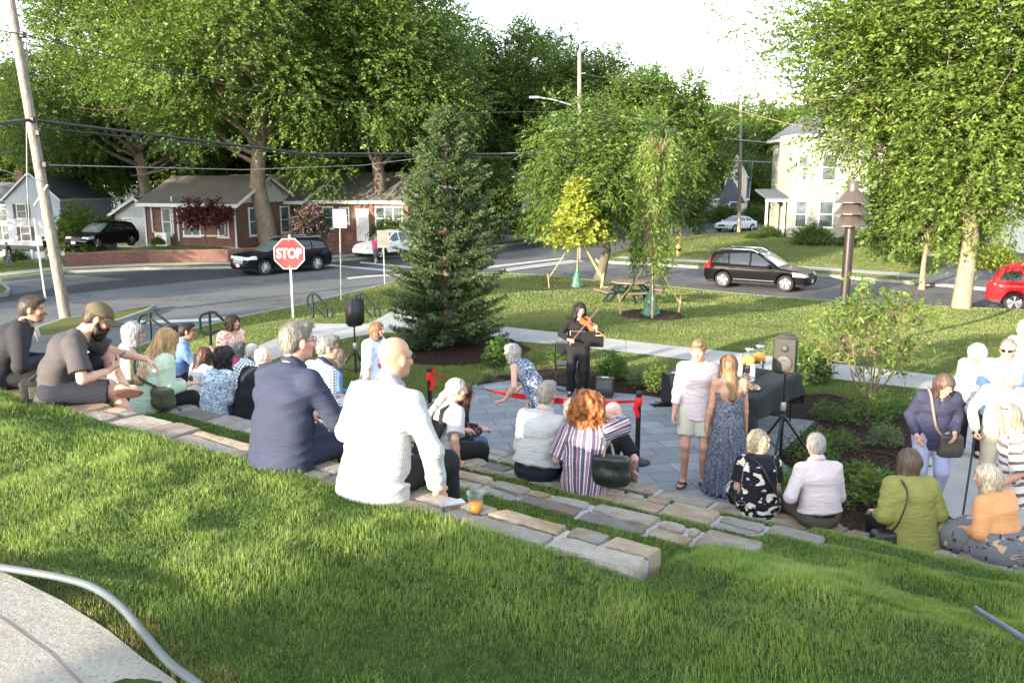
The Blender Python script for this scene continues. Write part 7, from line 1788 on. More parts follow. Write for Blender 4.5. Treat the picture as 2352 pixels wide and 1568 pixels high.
def person(loc, yaw, pose, look, label, h=1.72, vox=.0095, group=None):
    r = rig(pose, h); S = r.S; g = look.get; w = g('w', 1.0); R, c = r.R, r.hc; hp = lambda x, y, z: c + R @ np.array([x, y, z])*S; e = lambda q: np.array(q)*S
    rg = np.random.RandomState(abs(hash(label)) % 9999 if False else sum(ord(ch) for ch in label)); near = vox < .0085
    b = torso_caps(r, -.012, w)
    for sg in (1, -1):
        b += [Cap(r.N - r.u3*.03*S, r.sh[sg], .052*S, .050*S, k=.05), Cap(r.sh[sg], r.el[sg], .050*S*(.6+.4*w), .037*S, k=.03), Cap(r.el[sg], r.el[sg]*.65 + r.wr[sg]*.35, .037*S, .036*S, k=.02), Cap(r.el[sg]*.65 + r.wr[sg]*.35, r.wr[sg], .036*S, .025*S, k=.02)]
        km, an = r.kn[sg], r.an[sg]; cf = km*.68 + an*.32 - unit(np.cross(np.cross(an-km, r.toe[sg]-an), an-km))*0
        b += [Cap(r.hip[sg], km, .083*S*(.5+.5*w), .053*S, k=.04), Cap(km, cf, .052*S, .053*S, k=.03), Cap(cf, an, .052*S, .034*S, k=.02)]
        if g('bare'): b += [Cap(an - np.array([0,0,.03])*S, r.toe[sg], .032*S, .020*S, unit(np.cross(r.toe[sg]-an, (0,0,1))), 1.2, 1.7, k=.02)] + [Cap(r.toe[sg], r.toe[sg] + unit(r.toe[sg]-an)*np.array([1,1,.2])*(.035 - .004*abs(i))*S + unit(np.cross(r.toe[sg]-an, (0,0,1)))*i*.014*S, .009*S, .009*S, k=.004) for i in (-2,-1,0,1,2)]
        else: b += [Cap(an - np.array([0,0,.02])*S, an*.4 + r.toe[sg]*.6, .03*S, .026*S, k=.02)]
        hd = pose.get(('R' if sg > 0 else 'L') + 'hand', {}); hc_, tips = hand_caps(r.wr[sg], r.hd[sg][0], r.hd[sg][1], sg, S, hd.get('curl', (28, 26)), hd.get('thumb', .5), hd.get('spread', 1.), hd.get('fc')); b += hc_
        r.tips = getattr(r, 'tips', {}); r.tips[sg] = tips
    b += [Cap(r.N - r.u3*.05*S, r.H0 + R @ np.array([0, -.005, .02])*S, .062*S*(.6+.4*w), .053*S*(.7+.3*w), k=.03),
        Ell(hp(0, -.010, .028), e((.074, .094, .083)), R, k=.02), Ell(hp(0, .022, -.030), e((.061*(.8+.2*w), .072, .082)), R, k=.03), Ell(hp(0, .048, -.085), e((.042*(.7+.3*w), .040, .032)), R, k=.03),
        Cap(hp(0, .088, .010), hp(0, .112, -.034), .0095*S, .0145*S, k=.012), Cap(hp(-.034, .080, .020), hp(.034, .080, .020), .013*S, .013*S, k=.015), Ell(hp(0, .092, -.064), e((.023, .010, .010)), R, k=.008), Ell(hp(0, .074, -.098), e((.020, .016, .014)), R, k=.015)]
    for sg in (1, -1): b += [Ell(hp(sg*.076, -.004, -.012), e((.011, .022, .033)), R @ rotm((0,0,1), -sg*18), k=.006), Ell(hp(sg*.042, .070, -.028), e((.022, .020, .020)), R, k=.02)]
    sub = [Ell(hp(sg*.031, .094, .002), e((.015, .013, .009)), R, k=.006) for sg in (1, -1)]
    f = Field(b, sub); V, F = f.mesh(vox); V = smooth_mesh(V, F, 1, .3)
    sk = np.array(g('skin', SKINS['fair'])); L = ((V - c) @ R) / S; x, y, z = L.T; col = np.tile(sk, (len(V), 1)) * (1 + .05*vnoise(V[:,0]*14, V[:,1]*14, V[:,2]*14, 2)[:, None])
    face = (y > .045) & (np.abs(x) < .07) & (np.abs(z) < .13)
    def put(m, cc, a=1.): col[m] = col[m]*(1-a) + np.array(cc)*a
    put(face & (np.hypot((np.abs(x) - .040)/.03, (z + .035)/.03) < 1), sk*np.array([1.1, .82, .8]), .6); put(face & (np.hypot(x/.016, (z+.034)/.014) < 1) & (y > .1), sk*np.array([1.12, .78, .75]), .7)
    put(face & (np.hypot(x/.026, (z+.064)/.011) < 1) & (y > .075), g('lips', sk*np.array([.85, .48, .48])), .85); put(face & (np.abs(z + .064) < .0035) & (np.abs(x) < .024) & (y > .075), sk*.35, .8)
    hcol = np.array(g('hair', dict(col=(.1,.07,.05)))['col'] if g('hair') else sk*.5)
    put(face & (np.hypot((np.abs(x)-.032)/.020, (z-.022 + .12*(np.abs(x)-.032)**2)/.006) < 1), np.minimum(hcol*.7, .35), .8)
    ey = face & (np.hypot((np.abs(x)-.031)/.016, (z-.001)/.0085) < 1); put(ey, (.55, .52, .5)); put(ey & (np.hypot(np.abs(x)-.031, z-.001) < .0075), (.05, .035, .025)); put(face & (np.hypot((np.abs(x)-.031)/.018, (z-.008)/.004) < 1), sk*.3, .7)
    put((np.hypot(y + .004, z + .012) < .03) & (np.abs(x) > .07), sk*np.array([1.08, .8, .76]), .5)
    if g('stubble'): put(face & (z < -.03) & (np.hypot(x/.026, (z+.064)/.012) > 1), hcol, .45)
    for sg in (1, -1):                      # finger tips
        for t in r.tips[sg]: put(np.linalg.norm(V - t, axis=1) < .010*S, sk*np.array([1.12, .95, .95]), .5)
    o = link('person', npmesh('person', V, F, True, col=np.clip(col, 0, 1)), M_SKIN); o.location = loc; o.rotation_euler = (0, 0, yaw); tag(o, label, 'person', group)
    fold = lambda am, seed: (lambda P: am*.45*fbm(P[...,0]*6, P[...,1]*6, P[...,2]*4., 2, seed) + am*.9*1.0*(np.abs(vnoise((P[...,0] + P[...,2]*.4)*2.6, P[...,1]*3, (P[...,2] - P[...,0]*.5)*15, seed + 3)) - .35))
    T = g('top'); th = {}
    if T:
        t = T.get('t', .012); sl = T.get('sleeve', 2.); tc = torso_caps(r, t, w*T.get('w', 1.)); loose = T.get('loose', 0.)
        hem = T.get('hem', .06)
        if r.sit: tc.append(Cap(r.W, r.P - r.u1*hem*S + np.array([0, -.012, 0]), (.102 + t)*S*w, (.113 + t + loose)*S*w, r.latp, 1.36, 1.42, k=.05, cut1=T.get('cut', False)))
        else: tc.append(Cap(r.W, r.P - r.u1*hem*S, (.100 + t)*S*w, (.110 + t + loose)*S*w, r.latp, 1.32, 1.40, k=.05, cut1=True))
        for sg in (1, -1):
            tc.append(Cap(r.N - r.u3*.035*S, r.sh[sg] - r.u3*.004, (.046 + t)*S, (.052 + t)*S, k=.05))
            if sl > 0:
                a, el, wr_ = r.sh[sg], r.el[sg], r.wr[sg]; q = T.get('st', t); uw = .6 + .4*w
                if sl <= 1: tc.append(Cap(a, a + (el - a)*sl, (.053 + q)*S*uw, (.046 + q*1.5 + T.get('flare', 0))*S*uw, k=.03, cut1=True))
                else: tc += [Cap(a, el, (.053 + q)*S*uw, (.042 + q*1.2)*S, k=.03), Cap(el, el + (wr_ - el)*(sl - 1), (.042 + q*1.2)*S, (.033 + q + T.get('flare', 0))*S, k=.02, cut1=True)]
                if T.get('puffs'): tc.append(Ell(a*.75 + el*.25 , e((.075, .075, .075)), k=.03))
        sub = []
        nk = T.get('neck', .064); sub.append(Cap(r.N + r.u3*(T.get('nz', .022 if T.get('collar') else .005))*S + r.fw*.02*S, r.N + r.u3*.25*S + r.fw*.03*S, nk*S, nk*1.3*S, r.lat, T.get('nw', 1.1), k=.008))
        if T.get('vneck'): sub.append(Cap(r.N + r.u3*.02*S + r.fw*.06*S, r.C + r.fw*.15*S + r.u3*T['vneck']*S, .045*S, .012*S, r.lat, 1., k=.008))
        if T.get('halter'):
            sub += [Ell(r.N - r.fw*.09*S - r.u3*.13*S, e((.17, .11, .16)), np.stack([r.lat, r.fw, r.u3], 1), k=.01)] + [Ell(r.sh[sg] + r.lat*sg*.02*S, e((.085, .10, .10)), k=.01) for sg in (1, -1)]
        if T.get('tank'): sub += [Ell(r.sh[sg] + r.lat*sg*.030*S - r.u3*.02*S, e((.065, .09, .085)), k=.008) for sg in (1, -1)]
        fl = Field(tc, sub, [], fold(T.get('fold', .007), len(label))); top_o, tv, tf = mesh_child(T.get('name', 'shirt'), fl, vox*(1.0 if near else 1.05), T['mat'], o)
        if top_o: pattern_coords(top_o.data, tv, r)
        if T.get('seam') and top_o: seams(T['seam'], fl, r, o, T['mat'])
        if T.get('collar') and top_o:
            m = MB(); n = 22; rows = []
            for q, (rr, zz) in enumerate(((.062, -.004), (.066, .030), (.074, .030), (.084, -.012))):
                row = []
                for j in range(n):
                    a = 2*math.pi*(j + .5)/n - math.pi/2*0; sx, sy = math.sin(a), math.cos(a); op = max(0, sy - .80)*1.2
                    p = r.N + (r.lat*sx*rr*1.08 + r.fw*(sy*rr*1.05 + .014) + r.u3*(zz + .018 - .030*sy - op*.09))*S; row.append(Vector(p))
                rows.append(row)
            vs = [p for row in rows for p in row]; fs = [(i*n+j, i*n+j+1, (i+1)*n+j+1, (i+1)*n+j) for i in range(3) for j in range(n-1)]
            m.add(vs, fs, 0, True); m.build('collar', T.get('cmat', T['mat']), o)
    Bm = g('bottom')
    if Bm:
        t = Bm.get('t', .013); k = Bm['k']; bc = []
        pv = Cap(r.P - r.u1*.02*S, r.P + r.u1*(.16 if k == 'skirt' else .10)*S, (.112 + t)*S*w, (.102 + t)*S*w, r.latp, 1.42, 1.34, k=.05, cut1=True)
        if k in ('trousers', 'shorts'):
            bc = [pv]; ln = 2. if k == 'trousers' else Bm.get('len', .85)
            ln = Bm.get('len', ln)
            for sg in (1, -1):
                hh, kn, an = r.hip[sg], r.kn[sg], r.an[sg]
                if ln <= 1: bc.append(Cap(hh, hh + (kn - hh)*ln, (.092 + t)*S*(.5+.5*w), (.080 + t)*S, k=.04, cut1=True))
                else: bc += [Cap(hh, kn, (.090 + t)*S*(.5+.5*w), (.060 + t)*S, k=.04), Cap(kn, kn + (an - kn)*(ln - 1), (.060 + t)*S, (.046 + t + Bm.get('flare', 0))*S, k=.03, cut1=True)]
            fl = Field(bc, [], [], fold(.006, 7)); mesh_child(k if k == 'shorts' else 'trousers', fl, vox*1.05, Bm['mat'], o)
        elif k == 'skirt':                       # seated: cloth over both thighs
            bc = [pv] + [Cap(r.hip[sg], r.kn[sg], (.10 + t)*S*w, (.075 + t)*S, k=.12) for sg in (1, -1)] + [Cap(r.kn[sg], r.kn[sg]*.45 + r.an[sg]*.55, (.07 + t)*S, (.06 + t)*S, k=.10, cut1=True) for sg in (1, -1)]
            bo, bv, _ = mesh_child('skirt', Field(bc, [], [], fold(.009, 9)), vox*1.05, Bm['mat'], o); pattern_coords(bo.data, bv, r, False)
        elif k == 'gown':                        # standing, pleated to the floor
            z1 = Bm.get('z', .03)*S; ctr = r.P*np.array([1,1,0]) + np.array([0, Bm.get('dy', 0), z1])
            bc = [Cap(r.W + r.u1*.02, r.P, .108*S*w, .135*S*w, r.latp, 1.28, 1.22, k=.04, cut0=True), Cap(r.P, ctr, .135*S*w, Bm.get('r', .23)*S, r.latp, 1.22, 1.12, k=.05, cut1=True)]
            def dp(P):
                a = np.arctan2(P[...,0] - ctr[0], P[...,1] - ctr[1]); q = np.clip((r.W[2] - P[...,2])/.6, 0, 1); return q*.016*np.sin(a*19 + 1.5*vnoise(a*3, P[...,2]*2, 0, 4)) + .006*vnoise(P[...,0]*8, P[...,1]*8, P[...,2]*4, 3)
            bo, bv, _ = mesh_child('dress_skirt', Field(bc, [], [], dp), vox*1.05, Bm['mat'], o); at = bo.data.attributes.new('Pat', 'FLOAT_VECTOR', 'POINT'); at.data.foreach_set('vector', bv.ravel())
        if Bm.get('belt') and r.sit is not None:
            m = MB(); vs = []; n = 28
            for dz in (.012, .052):
                for j in range(n): a = 2*math.pi*j/n; q = (.118 + t)*S*w; vs.append(Vector(r.P + r.u1*dz*S + r.latp*math.cos(a)*q*1.36 + np.cross(r.u1, r.latp)*math.sin(a)*q*1.0))
            m.add(vs, [(j, (j+1) % n, n + (j+1) % n, n + j) for j in range(n)], 0, True); m.build('belt', M_BLK, o)
    sh = g('shoes')
    if sh:
        for sg in (1, -1):
            an, to = r.an[sg], r.toe[sg]; d = unit(to - an); dn = np.array([0, 0, -1.]) if pose.get(('R' if sg > 0 else 'L') + 't') is None else np.array(pose.get(('R' if sg > 0 else 'L') + 'sole', (0, 0, -1.)))
            lt = unit(np.cross(d, dn)); hl = an + dn*.045*S - d*.045*S*0 - unit(d + dn*.0)*.03*S; tp = to*1. ; base = an + dn*.06*S
            if sh['k'] == 'flip':
                m = MB(); cc = (an + to)/2*np.array([1,1,0]) + np.array([0,0,.012*S]); dd = unit((to-an)*np.array([1,1,0])); q = np.cross(dd, (0,0,1.)); P2 = []
                for a in np.linspace(0, 2*math.pi, 22)[:-1]: P2.append(tuple((cc + dd*math.cos(a)*.135*S + q*math.sin(a)*.047*S*(1 + .2*math.cos(a)))[:2]))
                m.prism(P2, .002, .022*S); so_ = m.build('sandal', sh['mat'], o); m = MB(); tcn = cc + dd*.075*S + np.array([0,0,.045*S])
                for s2 in (1, -1): m.tube([Vector(tcn), Vector(cc + dd*.0 + q*s2*.042*S + np.array([0,0,.03*S])), Vector(cc - dd*.03 + q*s2*.046*S + np.array([0,0,.012*S]))], .012, 6)
                m.build('strap', sh['mat'], so_)
            else:
                bx = [Cap(an + dn*.015*S - d*.02*S, an + dn*.045*S, .038*S, .042*S, k=.02), Cap(an + dn*.050*S - d*.025*S, an + dn*.058*S + d*.185*S, .040*S, .032*S, lt, 1.0, 1.25, k=.03)]
                mesh_child('shoe', Field(bx, [], [(dn, float(dn @ an) + .085*S)]), max(vox, .009), sh['mat'], o)
                so_f = Field([Cap(an + dn*.078*S - d*.03*S, an + dn*.078*S + d*.185*S, .044*S, .040*S, lt, 1.0, 1.2, k=.02)], [], [(dn, float(dn @ an) + .092*S), (-dn, -float(dn @ an) - .070*S)])
                if sh.get('sole'): mesh_child('sole', so_f, max(vox, .009), sh['sole'], o)
    H = g('hair')
    if H and H['k'] != 'none':
        hf = hair_field(H, r); ho, hv, hfF = mesh_child('hair', hf, min(vox, .009), M_HAIR, o, H['col'], 1)
        if ho is not None and H.get('n', 500):
            nn = vnormals(hv, hfF); dn = np.array([0, 0, -1.], np.float32); k = H['k']; cr = hp(0, -.03, .13)
            if k in ('short', 'crop', 'fringe'): VV, FF, fc_ = strands(rg, hf, hv, nn, H.get('n', 600), H.get('L', .035), 3, .0028, dn, H.get('lift', .005), crown=np.asarray(cr, np.float32))
            else: VV, FF, fc_ = strands(rg, hf, hv, nn, H.get('n', 700), H.get('L', .14), 7, H.get('sw', .0040), dn, H.get('lift', .005), curl=H.get('curl', .15))
            cc = np.array(H['col'])[None]*fc_[:, None]
            if H.get('tips'): zz = np.clip((hv[:,2].max() - .08 - VV[:,2])/.25, 0, 1)[:, None]; cc = cc*(1-zz) + np.array(H['tips'])*fc_[:, None]*zz
            link('hair_strands', npmesh('hair_strands', VV, FF, True, col=np.clip(cc, 0, 1)), M_HAIR, o)
    if g('beard'):
        bf = Field([Ell(hp(0, .050, -.088), e((.058, .058, .052)), R, k=.02), Ell(hp(0, .062, -.125), e((.042, .040, .045)), R, k=.03)] + [Cap(hp(sg*.064, .010, -.03), hp(sg*.050, .045, -.09), .016*S, .022*S, k=.03) for sg in (1, -1)] + [Cap(hp(-.026, .098, -.050), hp(.026, .098, -.050), .010*S, .010*S, k=.01)], [Ell(hp(0, .105, -.064), e((.020, .016, .006)), R, k=.004)], [], lambda P: .005*vnoise(P[...,0]*70, P[...,1]*70, P[...,2]*50, 3))
        ho, hv, hF = mesh_child('beard', bf, min(vox, .008), M_HAIR, o, g('beard'), 1); VV, FF, fc_ = strands(rg, bf, hv, vnormals(hv, hF), 400, .03, 3, .003, np.array([0,.2,-1.], np.float32), .006); link('beard_hairs', npmesh('beard_hairs', VV, FF, True, col=np.array(g('beard'))[None]*fc_[:, None]), M_HAIR, o)
    if g('glasses'):
        m = MB(); dark = g('glasses') == 'dark'; gm = M_BLK if g('glasses') != 'wire' else M_GALV; zz = .075 if g('gup') else 0.;
        for sg in (1, -1):
            P = [hp(sg*.032 + .022*math.cos(a)*1.0, .106 - .35*abs(abs(sg*.032 + .022*math.cos(a)) - .03) - zz*.55, .0 + zz + .017*math.sin(a)) for a in np.linspace(0, 2*math.pi, 17)]; m.tube(P, .0021 if not dark else .003, 5)
            m.tube([hp(sg*.055, .098 - zz*.55, .006 + zz), hp(sg*.078, .06 - zz*.5, .006 + zz), hp(sg*.080, -.01 - zz*.3, .004 + zz*.8)], .0022 if not dark else .004, 5)
        m.tube([hp(-.010, .108 - zz*.55, .004 + zz), hp(.010, .108 - zz*.55, .004 + zz)], .002, 5); go = m.build('glasses', gm, o)
        if dark:
            m = MB()
            for sg in (1, -1):
                P = [hp(sg*.032 + .022*math.cos(a), .107 - .35*abs(abs(sg*.032 + .022*math.cos(a)) - .03) - zz*.55, zz + .017*math.sin(a)) for a in np.linspace(0, 2*math.pi, 17)[:-1]]; m.add(P, [tuple(range(16))]);
            m.build('lens', plain('dark lens', (.012, .011, .011), .08, 0, .8, 0), go)
    if g('cap'):
        cf = Field([Ell(hp(0, -.006, .042), e((.088, .108, .086)), R, k=.01)], [], [(R @ np.array([0, .12, -1.]), float((R @ np.array([0, .12, -1.])) @ c) - .028*S)], None); mesh_child('cap', cf, vox, g('cap'), o)
        m = MB(); rows = []
        for q in range(6):
            row = []
            for j in range(13): a = rad(-62 + 124*j/12); rr = .098 + .075*q/5*math.cos(a*.72); row.append(Vector(hp(math.sin(a)*(.084 + .012*q/5), -.006 + math.cos(a)*rr*1.06, .040 - .010*q/5 - .030*abs(math.sin(a))**1.6 - .012*(q/5)**2)))
            rows.append(row)
        vs = [p for row in rows for p in row]; fs = [(i*13+j, i*13+j+1, (i+1)*13+j+1, (i+1)*13+j) for i in range(5) for j in range(12)]; m.add(vs, fs, 0, True); m.add([v - Vector(R[:,2])*.006 for v in vs], [f[::-1] for f in fs], 0, True); m.build('cap_peak', g('cap'), o)
    r.o = o; r.yaw = yaw; r.loc = Vector(loc); r.hp = hp
    r.world = lambda p: r.loc + Matrix.Rotation(yaw, 3, 'Z') @ Vector(p)
    return r
# ================================================================ THE CROWD
TA, TB_, TC, TD = 1.815, 1.375, .925, .475
def seat(u, v, z, yaw, d=.10):
    p = G(u, v, z); y = rad(yaw); return Vector((p.x - math.sin(y)*d, p.y + math.cos(y)*d, z))
HG = lambda k='short', c=(.30, .29, .28), **kw: dict(k=k, col=c, **kw)
F_ = fabric
white_st = F_('white striped shirt', (.43, .43, .425), .8, p_stripe((.22, .23, .27), .0125, .22, 0, .0), .9)
navy_suit = F_('navy wool', (.028, .034, .062), .8, None, .55); char_suit = F_('charcoal wool', (.026, .026, .030), .85, None, .55); grey_tee = F_('grey jersey', (.062, .057, .060), .9, None, .5); dk_short = F_('dark shorts', (.022, .023, .032), .85, None, .5)
black_tr = F_('black trousers', (.012, .012, .014), .8, None, .4); navy_tr = F_('navy trousers', (.014, .017, .028), .85, None, .4); jeans = F_('blue denim', (.075, .115, .185), .9, None, .5); khaki = F_('khaki', (.40, .36, .28), .9, None, .4); greytr = F_('grey trousers', (.10, .10, .11), .9, None, .4); brown_tr = F_('olive brown trousers', (.075, .066, .055), .9, None, .4)
white_sh = F_('white shirt cloth', (.41, .41, .405), .85, None, .9); pink_sh = F_('pale pink cloth', (.50, .425, .44), .85, p_stripe((.53,.46,.475), .012, .5, 0), .9); green_b = F_('chartreuse linen', (.215, .215, .062), .85, None, .9); peach = F_('peach knit', (.60, .29, .13), .9, None, .6); sage = F_('sage blouse', (.40, .50, .40), .8, None, .9)
gingham = F_('gingham', (.72, .73, .75), .85, p_check((.02, .03, .075), (.28, .31, .40), .026), .5); bcheck = F_('blue check', (.70, .73, .74), .85, p_check((.03, .07, .11), (.30, .40, .46), .042), .5)
floralp = F_('pink floral', (.74, .66, .60), .85, p_spots([(.62, .07, .20), (.70, .28, .09), (.55, .42, .10)], 26, .38, .06), .7); paisley = F_('blue paisley', (.62, .69, .73), .85, p_spots([(.10, .24, .38), (.28, .20, .30), (.20, .40, .50)], 24, .33, .10, 3), .7)
denimd = F_('blue ditsy floral', (.045, .065, .125), .85, p_spots([(.50, .52, .56), (.20, .24, .34)], 46, .34, .10), .5); maxi = F_('blue pleated print', (.055, .068, .105), .85, p_spots([(.25, .26, .29), (.11, .13, .18)], 52, .36, .12), .5); bwfl = F_('black and cream floral', (.012, .012, .018), .8, p_spots([(.62, .57, .48)], 7.5, .36, .05, 5), .5)
strp = F_('plum stripe blouse', (.16, .12, .17), .85, p_multi([(.16, (.10, .085, .13)), (.08, (.62, .56, .58)), (.16, (.30, .15, .19)), (.05, (.60, .54, .56)), (.22, (.075, .07, .11)), (.05, (.55, .30, .33)), (.16, (.15, .12, .17)), (.06, (.64, .58, .60)), (.06, (.09, .08, .12))], .085), .6)
darkfl = F_('dark floral', (.014, .012, .016), .85, p_spots([(.22, .035, .05), (.06, .09, .14), (.25, .15, .04)], 20, .30, .06), .5); navyb = F_('navy blouse', (.030, .032, .062), .85, None, .8); capri = F_('periwinkle capri', (.27, .29, .43), .9, None, .4); ltblue = F_('light blue polo', (.21, .36, .47), .85, None, .5); bwprint = F_('white blouse with black sprigs', (.40, .39, .38), .85, p_spots([(.03, .03, .035)], 26, .27, .05, 3), .5)
tie = F_('grey tie dye', (.62, .58, .54), .85, p_stripe((.13, .11, .11), .085, .35, 2, .10), .6); embw = F_('white embroidered cotton', (.66, .71, .80), .85, p_spots([(.68, .06, .20)], 9, .25, .04), .8); blk_tee = F_('black jersey', (.012, .012, .013), .9, None, .4); bluesh = F_('mid blue shirt', (.12, .21, .40), .85, None, .6); magenta = F_('magenta top', (.45, .03, .17), .85, None, .5); white_tee = F_('white jersey', (.41, .41, .42), .9, None, .7); gskirt = F_('grey floral skirt', (.14, .145, .16), .9, p_spots([(.45, .32, .20), (.035, .04, .055)], 13, .26, .05), .5); dressy = F_('pink hot tee', (.62, .05, .22), .9, None, .4); khshort = F_('stone shorts', (.46, .45, .38), .9, None, .4); dkshirt = F_('dark polo', (.018, .018, .024), .9, None, .4)
SB = dict(k='shoe', mat=plain('black shoe', (.012, .012, .013), .5)); ST = dict(k='shoe', mat=plain('taupe shoe', (.24, .19, .15), .85, 0, .2, .1), sole=plain('gum sole', (.045, .019, .012), .8)); SW = dict(k='shoe', mat=plain('white trainer', (.6, .6, .6), .6))
SHIRT = lambda m, **k: dict(mat=m, collar=True, sleeve=1.95, t=.014, name='shirt', **k)
# ---- nearest row
cap_m = F_('olive cap cloth', (.095, .080, .052), .9, None, .25)
P1 = person(seat(-32, 890, TA, -62), rad(-62), dict(lean=22, curve=22, head=(-14, 6, 0), Rh=(.10, .36, .22), Lh=(-.06, .40, .20), Re=(.8, -.5, -.4)), dict(top=dict(mat=char_suit, t=.024, st=.020, sleeve=1.95, hem=.12, loose=.02, name='jacket', collar=True, fold=.012, seam='vent'), bottom=dict(k='trousers', mat=char_suit), hair=HG('short', (.045, .032, .026), tuft=True, line=.02), skin=SKINS['tan'], stubble=True, shoes=SB, w=1.06), 'person in a charcoal suit sitting at the far left end of the top wall', 1.78, .0085)
P2 = person(seat(98, 926, TA, -68), rad(-68), dict(lean=16, curve=30, head=(0, 30, 0), Rh=(.10, .40, .24), Re=(.9, -.6, -.5), Rd=(-.35, .8, .45), Rp=(-.5, .2, .8), Rhand=dict(curl=(40, 35), thumb=.9), Lh=(-.10, .66, .27), Le=(-.7, -.1, -.6), Ld=(-.05, .75, -.65), Lp=(0, -.6, -.8), Lhand=dict(curl=(22, 30)),
        Lf=(.16, .50, .12), Lk=(-.9, .5, .75), Lt=(.55, .65, -.10), Lsole=(.75, -.25, -.45), Rf=(.10, .56, -.33), Rk=(.05, .6, .8)), dict(top=dict(mat=grey_tee, t=.014, st=.016, sleeve=.80, flare=.012, hem=.12, loose=.012, name='t_shirt', nw=1.15), bottom=dict(k='shorts', mat=dk_short, len=.90, t=.018), hair=HG('short', (.05, .03, .022), line=.012, L=.02), cap=cap_m, beard=(.018, .013, .011), skin=SKINS['fair'], shoes=ST, w=1.03), 'bearded person in a cap and grey t-shirt looking down at a phone, ankle on knee', 1.86, .0078)
P3 = person(seat(622, 1080, TA, -32), rad(-32), dict(lean=7, curve=14, head=(-16, 2, 0), Rh=(.14, .40, .25), Re=(.8, -.5, -.6), Lh=(-.12, .34, .22), Le=(-.8, -.5, -.4), Rd=(-.2, 1, .1)), dict(top=dict(mat=navy_suit, t=.020, st=.018, sleeve=1.95, hem=.12, loose=.008, name='jacket', collar=True, fold=.012, seam='vent'), bottom=dict(k='trousers', mat=navy_suit), hair=HG('short', (.155, .138, .118), tuft=True, L=.025, line=.014), glasses=True, skin=SKINS['pink'], shoes=SB, w=1.12), 'broad person in a navy suit jacket and glasses, seen from behind on the top wall', 1.88, .0075)
P4 = person(seat(838, 1143, TA, -30), rad(-30), dict(lean=9, curve=12, head=(-14, 4, 0), Rh=(.30, .16, .02), Re=(1, -.5, .1), Rd=(.1, .5, -.85), Rp=(-.9, .3, -.2), Lh=(-.14, .30, .20), Le=(-.8, -.5, -.4), Rf=(.20, .44, -.34), Lf=(-.18, .40, -.36), side=2), dict(top=dict(mat=white_st, t=.018, st=.018, sleeve=1.9, hem=.14, loose=.02, collar=True, fold=.013, seam='yoke'), bottom=dict(k='trousers', mat=black_tr), hair=HG('none', (.36, .31, .26)), glasses=True, skin=(.44, .26, .175), stubble=True, shoes=SB, w=1.10), 'bald person in a loose white striped shirt, seen from behind on the top wall', 1.86, .0075)
# ---- second wall
person(seat(252, 915, TB_, -60), rad(-60), dict(head=(-16, 4, 0), lean=12), dict(top=dict(mat=khaki, sleeve=1.9, t=.014), bottom=dict(k='trousers', mat=brown_tr), hair=HG('bob', (.34, .34, .34), len=.17, bangs=True), glasses=True, shoes=SB), 'person with a grey bob and glasses beside the long wavy blonde hair', 1.64, .0095)
P6 = person(seat(318, 940, TB_, -42), rad(-42), dict(head=(-8, 6, 0), lean=16, curve=20, Rh=(.20, .38, .22), Lh=(-.1, .34, .22)), dict(top=dict(mat=sage, t=.020, st=.028, sleeve=1.7, loose=.025, hem=.12, fold=.012), bottom=dict(k='trousers', mat=black_tr), hair=HG('long', (.36, .22, .10), len=.46, w=1.6, w1=1.9, puff=.012, rough=.010, freq=28, fz=.35, n=900, L=.22, curl=.35, tips=(.52, .34, .17)), shoes=SB), 'person with very long wavy blonde hair in a sage green blouse, from behind', 1.66, .0088)
P15 = person(seat(694, 982, TB_, -48), rad(-48), dict(head=(-24, 4, 0), lean=10, curve=16), dict(top=SHIRT(gingham, hem=.1, loose=.02), bottom=dict(k='trousers', mat=greytr), hair=HG('short', (.17, .17, .16), tuft=True, line=.024), glasses=True, skin=SKINS['pink'], shoes=SB, w=1.05), 'grey haired person in a navy gingham shirt between the two nearest backs', 1.74, .0088)
# ---- third wall, left
person(seat(388, 884, TC, -58), rad(-58), dict(head=(-10, 4, 0), lean=10, Rh=(.16, .42, .42), Rd=(.2, .6, .8), Rp=(-1, .2, 0), Rhand=dict(curl=(50, 40))), dict(top=dict(mat=bluesh, sleeve=1.9, t=.014, collar=True), bottom=dict(k='trousers', mat=black_tr), hair=HG('short', (.014, .013, .014), tuft=True), glasses=True, skin=SKINS['tan'], shoes=SB), 'person with short black hair in a blue shirt, holding up a cup', 1.70, .0105)
person(seat(362, 884, TC, -50), rad(-50), dict(head=(0, 4, 0)), dict(top=dict(mat=dkshirt, sleeve=.8, t=.014), bottom=dict(k='trousers', mat=black_tr), hair=HG('short', (.02, .016, .014), tuft=True), skin=SKINS['tan'], shoes=SB), 'person whose black hair shows just left of the blue shirted person', 1.62, .012)
person(seat(434, 928, TC, -40), rad(-40), dict(head=(-6, 4, 0), lean=12), dict(top=dict(mat=white_tee, sleeve=.5, t=.012), bottom=dict(k='trousers', mat=jeans), hair=HG('long', (.075, .035, .022), len=.36, w=1.5, n=600, L=.2, rough=.006), shoes=SB), 'child with long brown hair seen from behind beyond the sage blouse', 1.42, .0105)
P10 = person(seat(474, 962, TC, -38), rad(-38), dict(head=(-28, 2, 0), lean=10, curve=18), dict(top=dict(mat=paisley, t=.022, st=.024, sleeve=1.6, loose=.025, hem=.14, fold=.010), bottom=dict(k='trousers', mat=jeans), hair=HG('curly', (.012, .010, .011), len=.24, puff=.022, rough=.018, freq=34, n=700, L=.07, curl=.9), skin=SKINS['olive'], shoes=SB, w=1.12), 'person with bushy black curls in a pale blue paisley blouse, from behind', 1.66, .0092)
